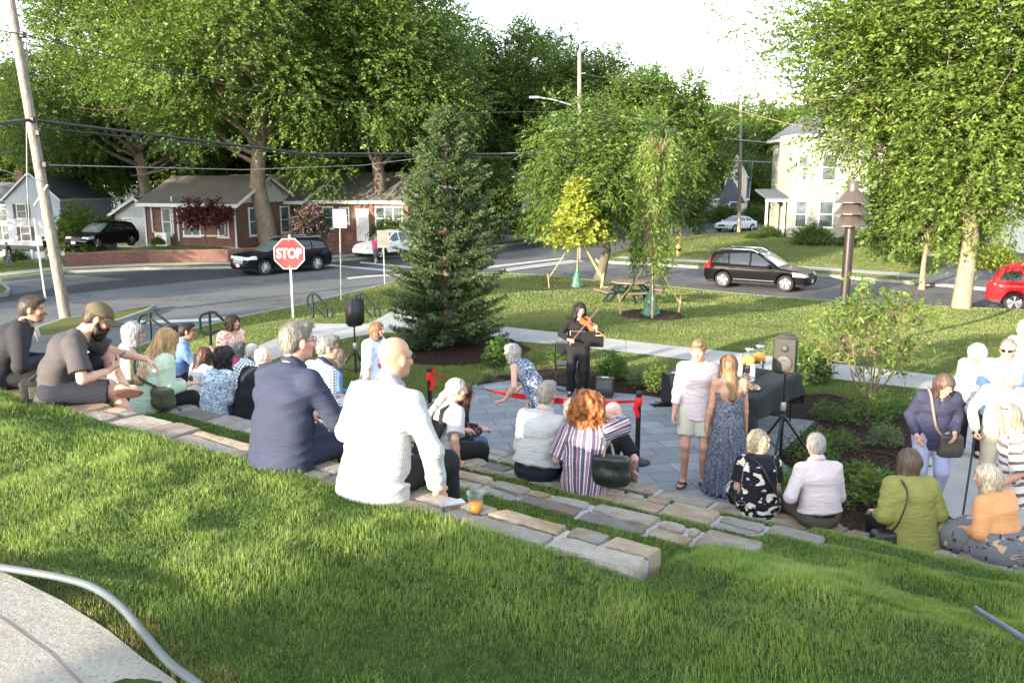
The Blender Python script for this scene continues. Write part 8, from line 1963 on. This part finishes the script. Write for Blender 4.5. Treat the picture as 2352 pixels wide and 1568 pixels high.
P13 = person(seat(556, 965, TC, -35), rad(-35), dict(head=(-20, 8, 0), lean=14, curve=20), dict(top=dict(mat=dkshirt, t=.02, sleeve=1.9, hem=.1, collar=True), bottom=dict(k='trousers', mat=black_tr), hair=HG('fringe', (.45, .42, .40), n=160, L=.012), skin=(.62, .36, .29), shoes=SB, w=1.1), 'bald person in dark clothes half hidden behind the navy suit', 1.72, .0095)
person(seat(735, 950, TC, -60), rad(-60), dict(head=(-8, 4, 0)), dict(top=dict(mat=bluesh, sleeve=1.9, t=.012), bottom=dict(k='trousers', mat=black_tr), hair=HG('bob', (.20, .16, .12), len=.15), glasses=True, skin=SKINS['pink'], shoes=SB), 'person with glasses mostly hidden behind the gingham shirt', 1.56, .0105)
person(seat(186, 862, TC, -60), rad(-60), dict(head=(0, 4, 0)), dict(top=dict(mat=embw, sleeve=1.9, t=.016), bottom=dict(k='trousers', mat=black_tr), hair=HG('bob', (.25, .2, .15), len=.15), shoes=SB), 'person in a white blouse hidden behind the beard of the capped person', 1.6, .0115)
# ---- lowest wall, left
person(seat(518, 905, TD, -62), rad(-62), dict(head=(-14, 4, 0)), dict(top=dict(mat=magenta, sleeve=1.8, t=.012, vneck=.02), bottom=dict(k='trousers', mat=black_tr), hair=HG('bob', (.13, .125, .125), len=.22, rough=.008), skin=SKINS['olive'], shoes=SB), 'person with grey wavy hair in a magenta top in front of the flowered blouse', 1.62, .0105)
person(seat(530, 915, TD, -50), rad(-50), dict(head=(-6, 10, 0), lean=18, curve=20), dict(top=SHIRT(bcheck, hem=.1), bottom=dict(k='trousers', mat=greytr), hair=HG('short', (.50, .49, .48), line=.012), skin=SKINS['pink'], shoes=SB, w=1.05), 'white haired person in a teal checked shirt left of the navy suit', 1.70, .0098)
# ---- standing at the left
z0 = .015
P9 = person(Vector((A(528, 800, 12.6).x, 12.6, z0)), rad(-120), dict(sit=False, head=(10, 2, 0), lean=2), dict(top=dict(mat=floralp, t=.02, st=.034, sleeve=1.15, puffs=True, hem=.1, loose=.03, vneck=.05), bottom=dict(k='trousers', mat=black_tr), hair=HG('curly', (.030, .016, .013), len=.14, puff=.012, rough=.008, bangs=True, L=.06), skin=SKINS['pink'], shoes=SB, w=1.08), 'smiling person in a pink flowered blouse standing beyond the seated crowd', 1.63, .0098)
P17 = person(Vector((A(853, 800, 11.8).x, 11.8, z0)), rad(-112), dict(sit=False, head=(4, 4, 0), lean=2, Rh=(.24, .08, .80), Lh=(-.18, .22, .92)), dict(top=dict(mat=embw, t=.020, st=.036, sleeve=1.25, hem=.12, loose=.04), bottom=dict(k='trousers', mat=white_tee), hair=HG('bob', (.20, .105, .055), len=.25, w=1.5, n=600, L=.16), skin=SKINS['pink'], shoes=SW, w=1.06), 'person in a white blouse with embroidered pink roses standing by the left loudspeaker', 1.66, .0092)
# ---- third wall, centre
P19 = person(seat(988, 1058, TC, -55), rad(-55), dict(head=(-24, 6, 0), lean=12, curve=16, Rh=(.30, .05, .04), Re=(.8, -.8, 0), Rd=(.2, .5, -.85), Rp=(-.9, .1, -.3), Lh=(-.1, .36, .22)), dict(top=dict(mat=white_tee, t=.020, st=.024, sleeve=.85, flare=.012, hem=.1, loose=.03, name='t_shirt'), bottom=dict(k='trousers', mat=black_tr, t=.03), hair=HG('pony', (.42, .405, .375), tip=(.02, -.22, .40), tz=-.045, n=600, L=.12, lift=.004), glasses='wire', skin=SKINS['pink'], shoes=SB, w=1.08), 'person with a long grey ponytail and a black bag strap over a white t-shirt', 1.66, .0088)
P23 = person(seat(1222, 1104, TC, -24), rad(-24), dict(head=(-2, 4, 0), lean=8, curve=14, Rh=(.18, .34, .20), Lh=(-.16, .32, .20), side=3), dict(top=SHIRT(white_sh, hem=-.045, cut=True, loose=.015, fold=.012, seam='yoke'), bottom=dict(k='trousers', mat=navy_tr, belt=True), hair=HG('short', (.27, .245, .205), tuft=True, L=.028, lift=.007, line=.018), skin=SKINS['pink'], shoes=SB, w=1.10), 'person in a white shirt and dark belt with short silver hair, on the third wall', 1.80, .0085)
P25 = person(seat(1336, 1132, TC, -14), rad(-14), dict(head=(-4, 6, 0), lean=8, curve=14, Rh=(.13, .21, .66), Re=(1, .2, -.8), Rd=(-.55, .1, .75), Rp=(-.5, -.8, 0), Lh=(-.20, .26, .20), Le=(-.35, -.6, -.7)), dict(top=dict(mat=strp, t=.018, st=.022, sleeve=.92, flare=.014, hem=.15, loose=.015, fold=.010, name='blouse', seam='yoke'), bottom=dict(k='trousers', mat=navy_tr), hair=HG('curly', (.30, .105, .032), len=.36, puff=.045, w=1.55, w1=1.8, rough=.022, freq=30, n=1500, L=.11, curl=1.1, sw=.0036, lift=.010), skin=SKINS['fair'], shoes=SB, w=1.06), 'person with big auburn curls in a plum striped blouse, one hand raised to the face', 1.70, .0085)
# ---- lowest wall
P20 = person(seat(1008, 1030, TD, -66), rad(-66), dict(head=(-14, 6, 0), lean=16, curve=20, Rh=(.10, .44, .20), Lh=(-.02, .46, .20)), dict(top=dict(mat=darkfl, t=.016, sleeve=1.9, hem=.1, name='blouse'), bottom=dict(k='trousers', mat=jeans), hair=HG('long', (.055, .028, .02), len=.34, w=1.45, n=600, L=.2), glasses=True, skin=SKINS['pink'], shoes=SB), 'person with long brown hair in a dark flowered top and jeans beside the ponytail', 1.66, .0092)
person(seat(1306, 1090, TD, -12), rad(-12), dict(head=(4, 4, 0), lean=10), dict(top=dict(mat=dkshirt, sleeve=1.8, t=.014), bottom=dict(k='trousers', mat=black_tr), hair=HG('bob', (.24, .24, .24), len=.2, n=500), shoes=SB), 'person with grey hair hidden between the white shirt and the auburn curls', 1.64, .0095)
P26 = person(seat(1366, 1112, TD, -38), rad(-38), dict(head=(-10, 6, 0), lean=14, curve=18, Rh=(.26, .22, .12), Re=(.9, -.6, 0), Rd=(.1, .7, -.6), Lh=(-.1, .36, .2)), dict(top=dict(mat=blk_tee, t=.016, st=.018, sleeve=.85, flare=.008, hem=.12, name='t_shirt'), bottom=dict(k='trousers', mat=greytr), hair=HG('none', (.4, .3, .25)), skin=(.64, .38, .32), shoes=SB, w=1.06), 'bald person in a black t-shirt and grey trousers beside the right barrier post', 1.76, .0088)
P29 = person(seat(1745, 1182, TD, -4), rad(-4), dict(head=(-4, 6, 0), lean=10, curve=14, Rh=(.16, .32, .2), Lh=(-.16, .32, .2)), dict(top=dict(mat=bwfl, t=.016, st=.02, sleeve=.75, flare=.01, hem=.14, loose=.02, name='dress_top'), bottom=dict(k='skirt', mat=bwfl, t=.02), hair=HG('curly', (.46, .37, .25), len=.115, puff=.006, rough=.007, freq=38, n=800, L=.05, curl=.5), skin=SKINS['fair'], shoes=SB), 'person with short blonde hair in a black dress with large cream flowers', 1.58, .0085)
P30 = person(seat(1892, 1214, TD, 6), rad(6), dict(head=(-6, 4, 0), lean=8, curve=14, Lh=(-.20, .20, .26), Le=(-.5, -.6, -.5), Rh=(.10, .30, .22), Re=(.4, -.5, -.7)), dict(top=SHIRT(pink_sh, hem=-.045, cut=True, loose=.015, fold=.010, seam='pleat'), bottom=dict(k='trousers', mat=brown_tr, belt=True), hair=HG('short', (.30, .29, .28), L=.03, line=.016), skin=SKINS['pink'], shoes=SB, w=1.06), 'person with neat grey hair in a pale pink shirt, seen from behind', 1.72, .0085)
P31 = person(seat(2106, 1256, TD, 4), rad(4), dict(head=(-8, 4, 4), lean=9, curve=14, Rh=(.22, .26, .2), Lh=(-.22, .26, .2), Re=(.35, -.5, -.8), Le=(-.35, -.5, -.8)), dict(top=dict(mat=green_b, t=.024, st=.032, sleeve=1.55, hem=.17, loose=.0255, fold=.010, name='blouse', neck=.078), bottom=dict(k='trousers', mat=black_tr), hair=HG('bob', (.105, .072, .052), len=.185, n=800, L=.16, w=1.5, cut=.14), skin=SKINS['fair'], shoes=SB, w=1.12), 'person with a brown bob in a loose chartreuse green blouse, from behind', 1.68, .0082)
P32 = person(seat(2322, 1286, TD, 26), rad(26), dict(head=(40, 6, 0), lean=10, curve=16, Lh=(-.16, .28, .2), Le=(-.4, -.5, -.7), Rh=(.16, .30, .2)), dict(top=dict(mat=peach, t=.018, st=.022, sleeve=1.5, hem=-.05, loose=.0, neck=.080, name='blouse'), bottom=dict(k='skirt', mat=gskirt, t=.055), hair=HG('bob', (.50, .43, .31), len=.14, puff=.006, n=800, L=.12, bangs=True), skin=SKINS['pink'], shoes=SB, w=1.12), 'person with pale bobbed hair in a peach blouse and grey flowered skirt', 1.58, .0082)
# ---- standing on the court
def stand(u, v, yaw, z=.015): p = G(u, v, z); return p
P21 = person(G(1232, 1046, .015), rad(62), dict(sit=False, lean=32, curve=18, head=(16, 4, 0), hx=0, Lh=(-.30, .34, .84), Le=(-.6, -.9, 0), Ld=(-.1, .8, -.35), Lp=(0, -.4, .9), Lhand=dict(curl=(10, 12)), Rh=(.20, .40, .86), Re=(.6, -.9, 0), Rd=(0, 1, -.2), Lf=(-.09, .03, .085), Rf=(.10, -.04, .085)), dict(top=dict(mat=denimd, t=.014, sleeve=0, tank=True, hem=.05, loose=.0, neck=.074, name='dress_top'), bottom=dict(k='gown', mat=denimd, z=.10, r=.20), hair=HG('bob', (.34, .33, .32), len=.20, bangs=True, n=700, L=.15, w=1.5), skin=SKINS['fair'], shoes=SB), 'person leaning forward in a sleeveless blue patterned dress behind the ribbon', 1.66, .009)
P22 = person(G(1326, 906, .015) , rad(176), dict(sit=False, lean=-2, curve=8, head=(14, 12, -8), Lh=(-.33, .34, 1.24), Le=(-.7, -.2, -.9), Ld=(.1, .35, .8), Lp=(.8, -.2, .2), Lhand=dict(curl=(55, 55)), Rh=(.17, .33, 1.08), Re=(1, -.2, -.5), Rd=(-.5, .75, .2), Rp=(-.1, -.2, -1), Rhand=dict(curl=(40, 45)), Rf=(.13, .0, .085), Lf=(-.11, .06, .085)), dict(top=dict(mat=blk_tee, t=.015, sleeve=1.9, hem=.12, loose=.012, name='top', vneck=.0), bottom=dict(k='trousers', mat=black_tr, t=.024, flare=.01), hair=HG('curly', (.016, .011, .010), len=.25, puff=.012, rough=.012, freq=32, n=700, L=.10, curl=.7), glasses='wire', skin=SKINS['fair'], shoes=SB, w=1.06), 'violinist in black standing behind the music stand', 1.64, .008)
P27 = person(G(1592, 1112, .015), rad(168), dict(sit=False, head=(-12, 6, 0), lean=0, curve=6, Rh=(.25, .10, .82), Re=(.5, -1, 0), Rp=(-1, .2, 0), Lh=(-.25, .10, .82), Rhand=dict(curl=(60, 60)), Rf=(.11, 0, .075), Lf=(-.10, -.03, .075), Rt=(.25, 1, -.40), Lt=(-.25, 1, -.40)), dict(top=SHIRT(pink_sh, hem=.10, loose=.03, fold=.009) | dict(sleeve=1.5), bottom=dict(k='shorts', mat=khshort, len=.70, t=.022), hair=HG('short', (.25, .165, .085), tuft=True, L=.05, lift=.008, line=.034), skin=(.50, .28, .20), shoes=dict(k='flip', mat=plain('brown flip flop', (.085, .055, .04), .8)), bare=True), 'barelegged young person in a pink shirt, stone shorts and flip-flops', 1.84, .0082)
P28 = person(G(1664, 1128, .015), rad(8), dict(sit=False, head=(8, 2, 0), lean=0, curve=6, Rh=(.25, .04, .80), Lh=(-.25, .05, .80)), dict(top=dict(mat=maxi, t=.012, sleeve=0, halter=True, hem=.0, loose=.0, name='dress_top'), bottom=dict(k='gown', mat=maxi, z=.015, r=.25), hair=HG('long', (.15, .085, .042), len=.34, w=1.35, w1=1.2, n=900, L=.22, tips=(.25, .16, .085), rough=.005), skin=(.44, .245, .16)), 'person with long straight hair in a backless blue pleated long dress', 1.68, .0082)
P33 = person(G(2122, 1166, .02), rad(172), dict(sit=False, head=(6, 34, 6), lean=6, curve=22, Rh=(.20, .14, .90), Re=(.4, -1, 0), Lh=(-.18, .18, .95), Le=(-.5, -1, 0), Lf=(-.10, .02, .085), Rf=(.12, -.04, .085)), dict(top=dict(mat=navyb, t=.015, st=.016, sleeve=1.9, collar=True, hem=.16, loose=.015, fold=.009, vneck=.05, name='blouse'), bottom=dict(k='trousers', mat=capri, len=1.62, t=.020), hair=HG('bob', (.095, .060, .042), len=.22, n=700, L=.16, w=1.5), skin=(.50, .29, .21), shoes=SB, w=1.08), 'person in a navy blouse and pale capri trousers looking down, shoulder bag across', 1.70, .0082)
person(Vector((A(2243, 860, 10.6).x, 10.6, .02)), rad(150), dict(sit=False, head=(-20, 26, 0), lean=8, curve=18), dict(top=dict(mat=bwprint, t=.018, sleeve=1.6, hem=.14, loose=.03, name='blouse'), bottom=dict(k='trousers', mat=black_tr), hair=HG('curly', (.66, .64, .62), len=.13, puff=.010, rough=.008, n=600, L=.05, curl=.5), skin=SKINS['pink'], shoes=SB), 'white haired person in a white blouse with black sprigs behind the navy blouse', 1.62, .0092)
person(Vector((A(2312, 860, 9.7).x, 9.7, .02)), rad(142), dict(sit=False, head=(0, 8, 0), lean=2), dict(top=dict(mat=ltblue, t=.02, sleeve=.95, flare=.012, collar=True, hem=.14, loose=.02, name='polo'), bottom=dict(k='trousers', mat=khaki), hair=HG('short', (.22, .19, .165), line=-.006), glasses='dark', skin=(.50, .30, .22), stubble=True, shoes=SB, w=1.16), 'person in dark sunglasses and a light blue polo at the right edge', 1.82, .0088)
P36 = person(Vector((A(2312, 900, 8.75).x, 8.75, .02)), rad(148), dict(sit=False, head=(18, 18, 0), lean=10, curve=18, Rh=(.24, .24, .92), Re=(.8, -.7, -.2), Rd=(.05, .35, -.75), Rp=(-.8, 0, -.3), Rhand=dict(curl=(70, 65), thumb=.9)), dict(top=SHIRT(white_sh, hem=.0, loose=.0), bottom=dict(k='trousers', mat=khaki, belt=True), hair=HG('short', (.68, .66, .63), L=.03), skin=SKINS['pink'], shoes=SB, w=1.05), 'white haired person in a white shirt leaning on a black cane', 1.76, .0086)
P37 = person(Vector((A(2346, 1000, 7.25).x, 7.25, .02)), rad(72), dict(sit=False, head=(8, 10, 0), lean=4, Lh=(-.22, .20, .92), Rh=(.22, .12, .88)), dict(top=dict(mat=tie, t=.022, st=.034, sleeve=.95, flare=.02, hem=.18, loose=.025, name='tunic', vneck=.05), bottom=dict(k='trousers', mat=black_tr), hair=HG('long', (.25, .215, .18), len=.26, w=1.45, n=700, L=.18), glasses='dark', gup=True, skin=SKINS['pink'], shoes=SB, w=1.08), 'smiling person in a tie-dyed tunic with sunglasses pushed up on grey hair', 1.66, .0085)
person(Vector((A(2362, 800, 11.3).x, 11.3, .02)), rad(120), dict(sit=False, head=(0, 6, 0)), dict(top=dict(mat=white_sh, t=.016, sleeve=1.9, collar=True), bottom=dict(k='trousers', mat=khaki), hair=HG('fringe', (.5, .45, .4), n=150), skin=(.64, .38, .29), shoes=SB), 'person in white cut in half by the right edge, behind the sunglasses', 1.80, .011)
# ---- far away
p = G(863, 603, -1.0); person(p, rad(-150), dict(sit=False, Rf=(.1, .18, .085), Lf=(-.1, -.16, .12), lean=4, Rh=(.2, .2, .9), Lh=(-.2, -.1, .85)), dict(top=dict(mat=dressy, t=.014, sleeve=.6), bottom=dict(k='trousers', mat=greytr, len=1.55), hair=HG('short', (.05, .03, .02), n=0), shoes=SW), 'walker in a hot pink top crossing in front of the white SUV', 1.62, .016)
p = G(26, 612, -1.0); person(p, rad(120), dict(sit=False, Rf=(.1, .15, .085), Lf=(-.1, -.14, .10)), dict(top=dict(mat=dkshirt, t=.014, sleeve=.8), bottom=dict(k='trousers', mat=jeans), hair=HG('short', (.05, .04, .03), n=0), shoes=SB, w=1.15), 'walker in a black t-shirt and jeans at the far left street', 1.42, .016)
p = G(110, 602, -.9); person(p, rad(100), dict(sit=False), dict(top=dict(mat=dkshirt, t=.014, sleeve=1.9), bottom=dict(k='shorts', mat=khaki), hair=HG('short', (.05, .04, .03), n=0), shoes=SW), 'dark clothed walker half hidden by the leaning utility pole', 1.5, .016)
# ---- what they hold, wear or have put down
def tube_on(rg_, pts, r, name, mat, label=None, cat=None, flat_=None, parent=None):
    m = MB(); P = [rg_.world(p) for p in pts]; Q = []
    for i in range(len(P) - 1):
        a, b_, c, d = P[max(i-1, 0)], P[i], P[i+1], P[min(i+2, len(P)-1)]
        for k in range(5): t = k/5; Q.append(.5*((2*b_) + (c-a)*t + (2*a - 5*b_ + 4*c - d)*t*t + (3*b_ - a - 3*c + d)*t**3))
    Q.append(P[-1]); m.tube(Q, r, 6); o = m.build(name, mat, parent); return tag(o, label, cat) if label else o
def bag(loc, yaw, w, d, h, mat, name, label, seed, slump=.2, strap=None, rig_=None, smat=None, sr=.010):
    root = empty(name, loc, yaw, label, 'bag'); f = Field([RBox((0,0,h/2), (w/2, d/2, h/2), None, min(w, d)*.30, .02), Ell((0,0,h*.28), (w*.54, d*.62, h*.32), k=.04)], [], [], lambda P: .008*fbm(P[...,0]*14, P[...,1]*14, P[...,2]*10, 2, seed)); V, F = f.mesh(.009); link('bag_body', npmesh('bag_body', V, F, True), mat, root)
    if strap:
        m = MB(); P = [rig_.world(p) - Vector(loc) for p in strap]; P = [Matrix.Rotation(-yaw, 3, 'Z') @ p for p in P]; Q = []
        for i in range(len(P) - 1):
            a, b_, c, e_ = P[max(i-1, 0)], P[i], P[i+1], P[min(i+2, len(P)-1)]
            for k in range(6): t = k/6; Q.append(.5*((2*b_) + (c-a)*t + (2*a - 5*b_ + 4*c - e_)*t*t + (3*b_ - a - 3*c + e_)*t**3))
        Q.append(P[-1]); m.tube(Q, sr, 6); m.build('strap', smat or mat, root)
    return root
M_LEA = plain('black leather', (.014, .014, .014), .4, 0, .5, .15, 8, .4, 40); M_CANV = plain('black canvas', (.012, .012, .013), .85); M_OLIVE = plain('olive canvas', (.05, .055, .032), .9); M_TAN = plain('tan strap', (.30, .24, .19), .6); M_TAUP = plain('taupe nylon', (.17, .145, .12), .7)
r = P25; S = r.S; s1 = r.sh[1] + r.u3*.055*S - r.lat*.05*S
bl = r.world(r.P + r.lat*.25*S + r.fw*(-.06)*S + np.array([0, 0, -.03])); bag(bl, r.yaw, .32, .13, .27, M_LEA, 'shoulder_bag', 'black leather shoulder bag hanging from the striped blouse', 3, strap=[r.P + r.lat*.19*S + r.fw*-.10*S + np.array([0,0,.22]), r.C + r.lat*.19*S - r.fw*.13*S, s1 - r.fw*.06*S, s1 + r.u3*.02*S, s1 + r.fw*.08*S, r.C + r.lat*.22*S + r.fw*.10*S, r.P + r.lat*.27*S + np.array([0,0,.22])], rig_=r, smat=M_TAN, sr=.012)
r = P33; S = r.S; bl = r.world(r.P - r.lat*.16*S + r.fw*.16*S + np.array([0, 0, -.14])); bag(bl, r.yaw, .24, .10, .24, plain('grey nylon', (.05, .045, .04), .6), 'crossbody_bag', 'dark crossbody bag hanging in front of the navy blouse', 4, strap=[r.P - r.lat*.10*S + r.fw*.17*S + np.array([0,0,.06]), r.W + r.fw*.165*S + r.lat*.00*S, r.C + r.fw*.155*S + r.lat*.07*S, r.sh[1] - r.lat*.06*S + r.u3*.065*S + r.fw*.05*S, r.sh[1] - r.lat*.06*S + r.u3*.065*S - r.fw*.07*S, r.C - r.fw*.16*S, r.P - r.lat*.22*S - r.fw*.10*S + np.array([0,0,.1]), r.P - r.lat*.24*S + r.fw*.10*S + np.array([0,0,.06])], rig_=r, smat=M_TAUP, sr=.016)
r = P31; S = r.S; bl = r.world(r.P - r.lat*.29*S + np.array([0, -.04, -.10])); bag(bl, r.yaw, .20, .14, .15, M_LEA, 'handbag', 'small glossy dark handbag on the wall beside the green blouse', 5, strap=[r.P - r.lat*.27*S + np.array([0,-.04,.0]), r.P - r.lat*.21*S - r.fw*.14*S + np.array([0,0,.10]), r.C - r.lat*.13*S - r.fw*.175*S, r.sh[-1] + r.lat*.05*S + r.u3*.075*S - r.fw*.03*S, r.sh[-1] + r.lat*.05*S + r.u3*.065*S + r.fw*.06*S, r.C - r.lat*.18*S + r.fw*.14*S], rig_=r, sr=.009)
r = P29; S = r.S; tube_on(r, [r.sh[-1] + r.lat*.06*S + r.u3*.06*S, r.N - r.lat*.08*S - r.fw*.085*S - r.u3*.03*S, r.C - r.fw*.160*S - r.lat*.00*S + r.u3*.02*S, r.W - r.fw*.155*S + r.lat*.11*S, r.P + r.lat*.20*S - r.fw*.05*S + np.array([0,0,.06])], .011, 'bag_strap', M_LEA, 'black crossbody strap over the flowered dress', 'strap')
r = P6; S = r.S; bag(r.world(r.P + r.lat*.27*S + r.fw*.05*S + np.array([0,0,-.02])), r.yaw, .26, .16, .2, M_OLIVE, 'shoulder_bag', 'olive green bag beside the sage blouse', 6, strap=[r.P + r.lat*.22*S + np.array([0,0,.16]), r.W - r.fw*.16*S + r.lat*.1*S, r.W - r.fw*.175*S - r.lat*.08*S + r.u3*.06*S, r.C - r.fw*.16*S - r.lat*.13*S, r.sh[-1] + r.u3*.07*S], rig_=r, sr=.013)
r = P19; S = r.S; f = Field([RBox(r.W*.55 + r.P*.45 - r.fw*.165*S + r.lat*.02*S, np.array([.185, .022, .21])*S, np.stack([r.lat, r.fw, unit(np.cross(r.lat, r.fw))], 1), .02, .02)], [], [], lambda P: .010*fbm(P[...,0]*10, P[...,1]*10, P[...,2]*7, 2, 9)); V, F = f.mesh(.009); root = empty('tote_bag', r.world((0,0,0)), r.yaw, 'large black tote bag hanging down the back of the white t-shirt', 'bag'); link('bag_body', npmesh('bag_body', V, F, True), M_CANV, root)
for sg, q in ((1, .09), (-1, .13)):
    m = MB(); P_ = [r.W - r.fw*.16*S + r.lat*sg*.14*S + r.u3*.10*S, r.C - r.fw*.150*S + r.lat*sg*(q+.01)*S + r.u3*.06*S, r.N + r.lat*sg*q*S - r.fw*.06*S - r.u3*.0*S, r.N + r.lat*sg*q*S + r.fw*.05*S + r.u3*.005*S]
    for o_ in (-.014, 0, .014): m.tube([Vector(p + r.lat*o_*S) for p in P_], .010, 6)
    m.build('strap', M_CANV, root)
r = P2; S = r.S; c = (r.tips[1][1] + r.wr[1])/2 + np.array([-.03, .03, .03]); o = MB().bbox((0,0,0), (.074, .148, .009), .004).build('smartphone', plain('dark phone', (.016, .016, .018), .3)); o.location = r.world(c); o.rotation_euler = (rad(32), rad(-18), r.yaw + rad(20)); tag(o, 'dark smartphone in the hand of the capped person', 'phone')
b = seat(112, 925, TA, -62, .0); b.z = TA - .01; root = empty('camera_bag', b, rad(24), 'black camera bag on the grass between the suit and the cap', 'bag'); f = Field([RBox((0,0,.11), (.19,.10,.11), None, .03, .02)], [], [], lambda P: .006*vnoise(P[...,0]*20, P[...,1]*20, P[...,2]*20, 3)); V, F = f.mesh(.010); link('bag_body', npmesh('bag_body', V, F, True), M_CANV, root); m = MB(); m.tube([(-.14,-.05,.2), (-.06,-.08,.27), (.06,-.08,.27), (.14,-.05,.2)], .013, 6); m.build('handle', M_CANV, root); m = MB(); m.bbox((-.02, -.11, .13), (.2, .02, .10), .008); m.build('pocket', M_OLIVE, root)
r = P3; S = r.S; o = MB().bbox((0,0,0), (.21, .285, .004), .001).build('programme_sheet', M_SWHT); o.location = r.world(np.array([.19, .46, .36])); o.rotation_euler = (rad(52), rad(-10), r.yaw - rad(10)); tag(o, 'white printed sheet held by the person in the navy suit', 'paper')
cup(G(438, 826, TC + .62) if False else A(438, 832, 9.9), (.7, .7, .7), 'empty clear plastic cup held up among the seated crowd', .12, .048, 0)
r = P36; S = r.S; hp_ = r.world(r.wr[1] + r.hd[1][0]*.05*S); tp_ = G(2206, 1210, .02); tp_ = Vector((hp_.x - .14, hp_.y - .30, .02)); tp_ = G(2208, 1207, .02); root = empty('walking_cane', tp_, 0, 'black walking cane held by the person in the white shirt', 'cane'); m = MB(); m.tube([Vector((0,0,.0)), hp_ - tp_ + Vector((0,0,.0))], .011, 8); m.build('shaft', M_BLK, root); m = MB(); q = hp_ - tp_; m.tube([q + Vector((-.05,-.04,.02)), q + Vector((0,0,.025)), q + Vector((.06,.05,.015))], .014, 8); m.build('handle', M_BLK, root); m = MB(); m.lathe([(.018,0),(.018,.02),(.012,.04)], (0,0,0), 10); m.build('tip', M_BLK, root)
r = P22; S = r.S; M_VIO = plain('violin varnish', (.30, .095, .028), .25, 0, .5, .2, 10, 0, 0, .5); M_EBON = plain('ebony', (.012, .011, .011), .35)
hd_ = (r.wr[-1] + r.tips[-1][1])/2; ch = r.hp(-.055, .10, -.135); ax = unit(hd_ - ch); tt = np.array([0, 0, 1.]); nz_ = unit(tt - ax*(tt @ ax) + 0.35*np.array([.6, .5, 0])); nz_ = unit(nz_ - ax*(nz_ @ ax)); sd = np.cross(nz_, ax); root = empty('violin', r.world((0,0,0)), r.yaw, 'reddish brown violin under the chin of the violinist', 'violin'); vp = lambda a, s, n: Vector(ch + ax*a + sd*s + nz_*n)
out = [(0,.0),(.004,.05),(.03,.088),(.08,.100),(.125,.080),(.155,.058),(.195,.055),(.225,.066),(.265,.082),(.31,.076),(.345,.045),(.355,.0)]
m = MB(); top_ = [vp(a - .02, w_, .019) for a, w_ in out] + [vp(a - .02, -w_, .019) for a, w_ in out[::-1][1:-1]]; bot_ = [v - Vector(nz_)*.036 for v in top_]; n = len(top_); mid = [v for v in top_]
m.add(top_ + bot_ + [vp(.155, 0, .028), vp(.155, 0, -.024)], [(i, (i+1) % n, n + (i+1) % n, n + i) for i in range(n)] + [(i, (i+1) % n, 2*n) for i in range(n)] + [(n+i, n + (i+1) % n, 2*n+1) for i in range(n)]); m.build('violin_body', M_VIO, root)
m = MB(); m.tube([vp(.33, 0, .012), vp(.47, 0, .012)], .013, 8); m.tube([vp(.47, 0, .012), vp(.54, 0, .002), vp(.565, 0, .0), vp(.56, 0, -.018)], [.013, .012, .012, .010], 8)
for k in range(4): m.tube([vp(.50 + .012*k, (.03 if k % 2 else -.03), .005), vp(.50 + .012*k, 0, .005)], .005, 5)
m.build('neck', M_VIO, root); m = MB(); m.tube([vp(.18, 0, .036), vp(.46, 0, .028)], .011, 4, smooth=False); m.tube([vp(.0, 0, .034), vp(.10, 0, .036)], .013, 4, smooth=False); m.build('fingerboard', M_EBON, root); m = MB(); m.extr([(-.022,0),(.022,0),(.016,.03),(-.016,.03)], vp(.14, 0, .025), sd, nz_, ax, .004); m.build('bridge', M_TAN, root)
rh = (r.wr[1] + r.tips[1][0])/2; bt = np.array(vp(.13, .01, .062)); d = unit(bt - rh); e_ = rh + d*.72; root = empty('violin_bow', r.world((0,0,0)), r.yaw, 'violin bow drawn across the violin strings', 'bow'); m = MB(); m.tube([Vector(rh - d*.03), Vector(rh + d*.36 + nz_*.004), Vector(e_)], [.006, .005, .004], 6); m.build('stick', M_VIO, root); m = MB(); m.tube([Vector(rh - nz_*.016), Vector(e_ - nz_*.014)], .003, 4); m.build('bow_hair', M_SWHT, root); m = MB(); m.tube([Vector(rh - nz_*.010), Vector(rh + d*.05 - nz_*.010)], .008, 6); m.build('frog', M_EBON, root)
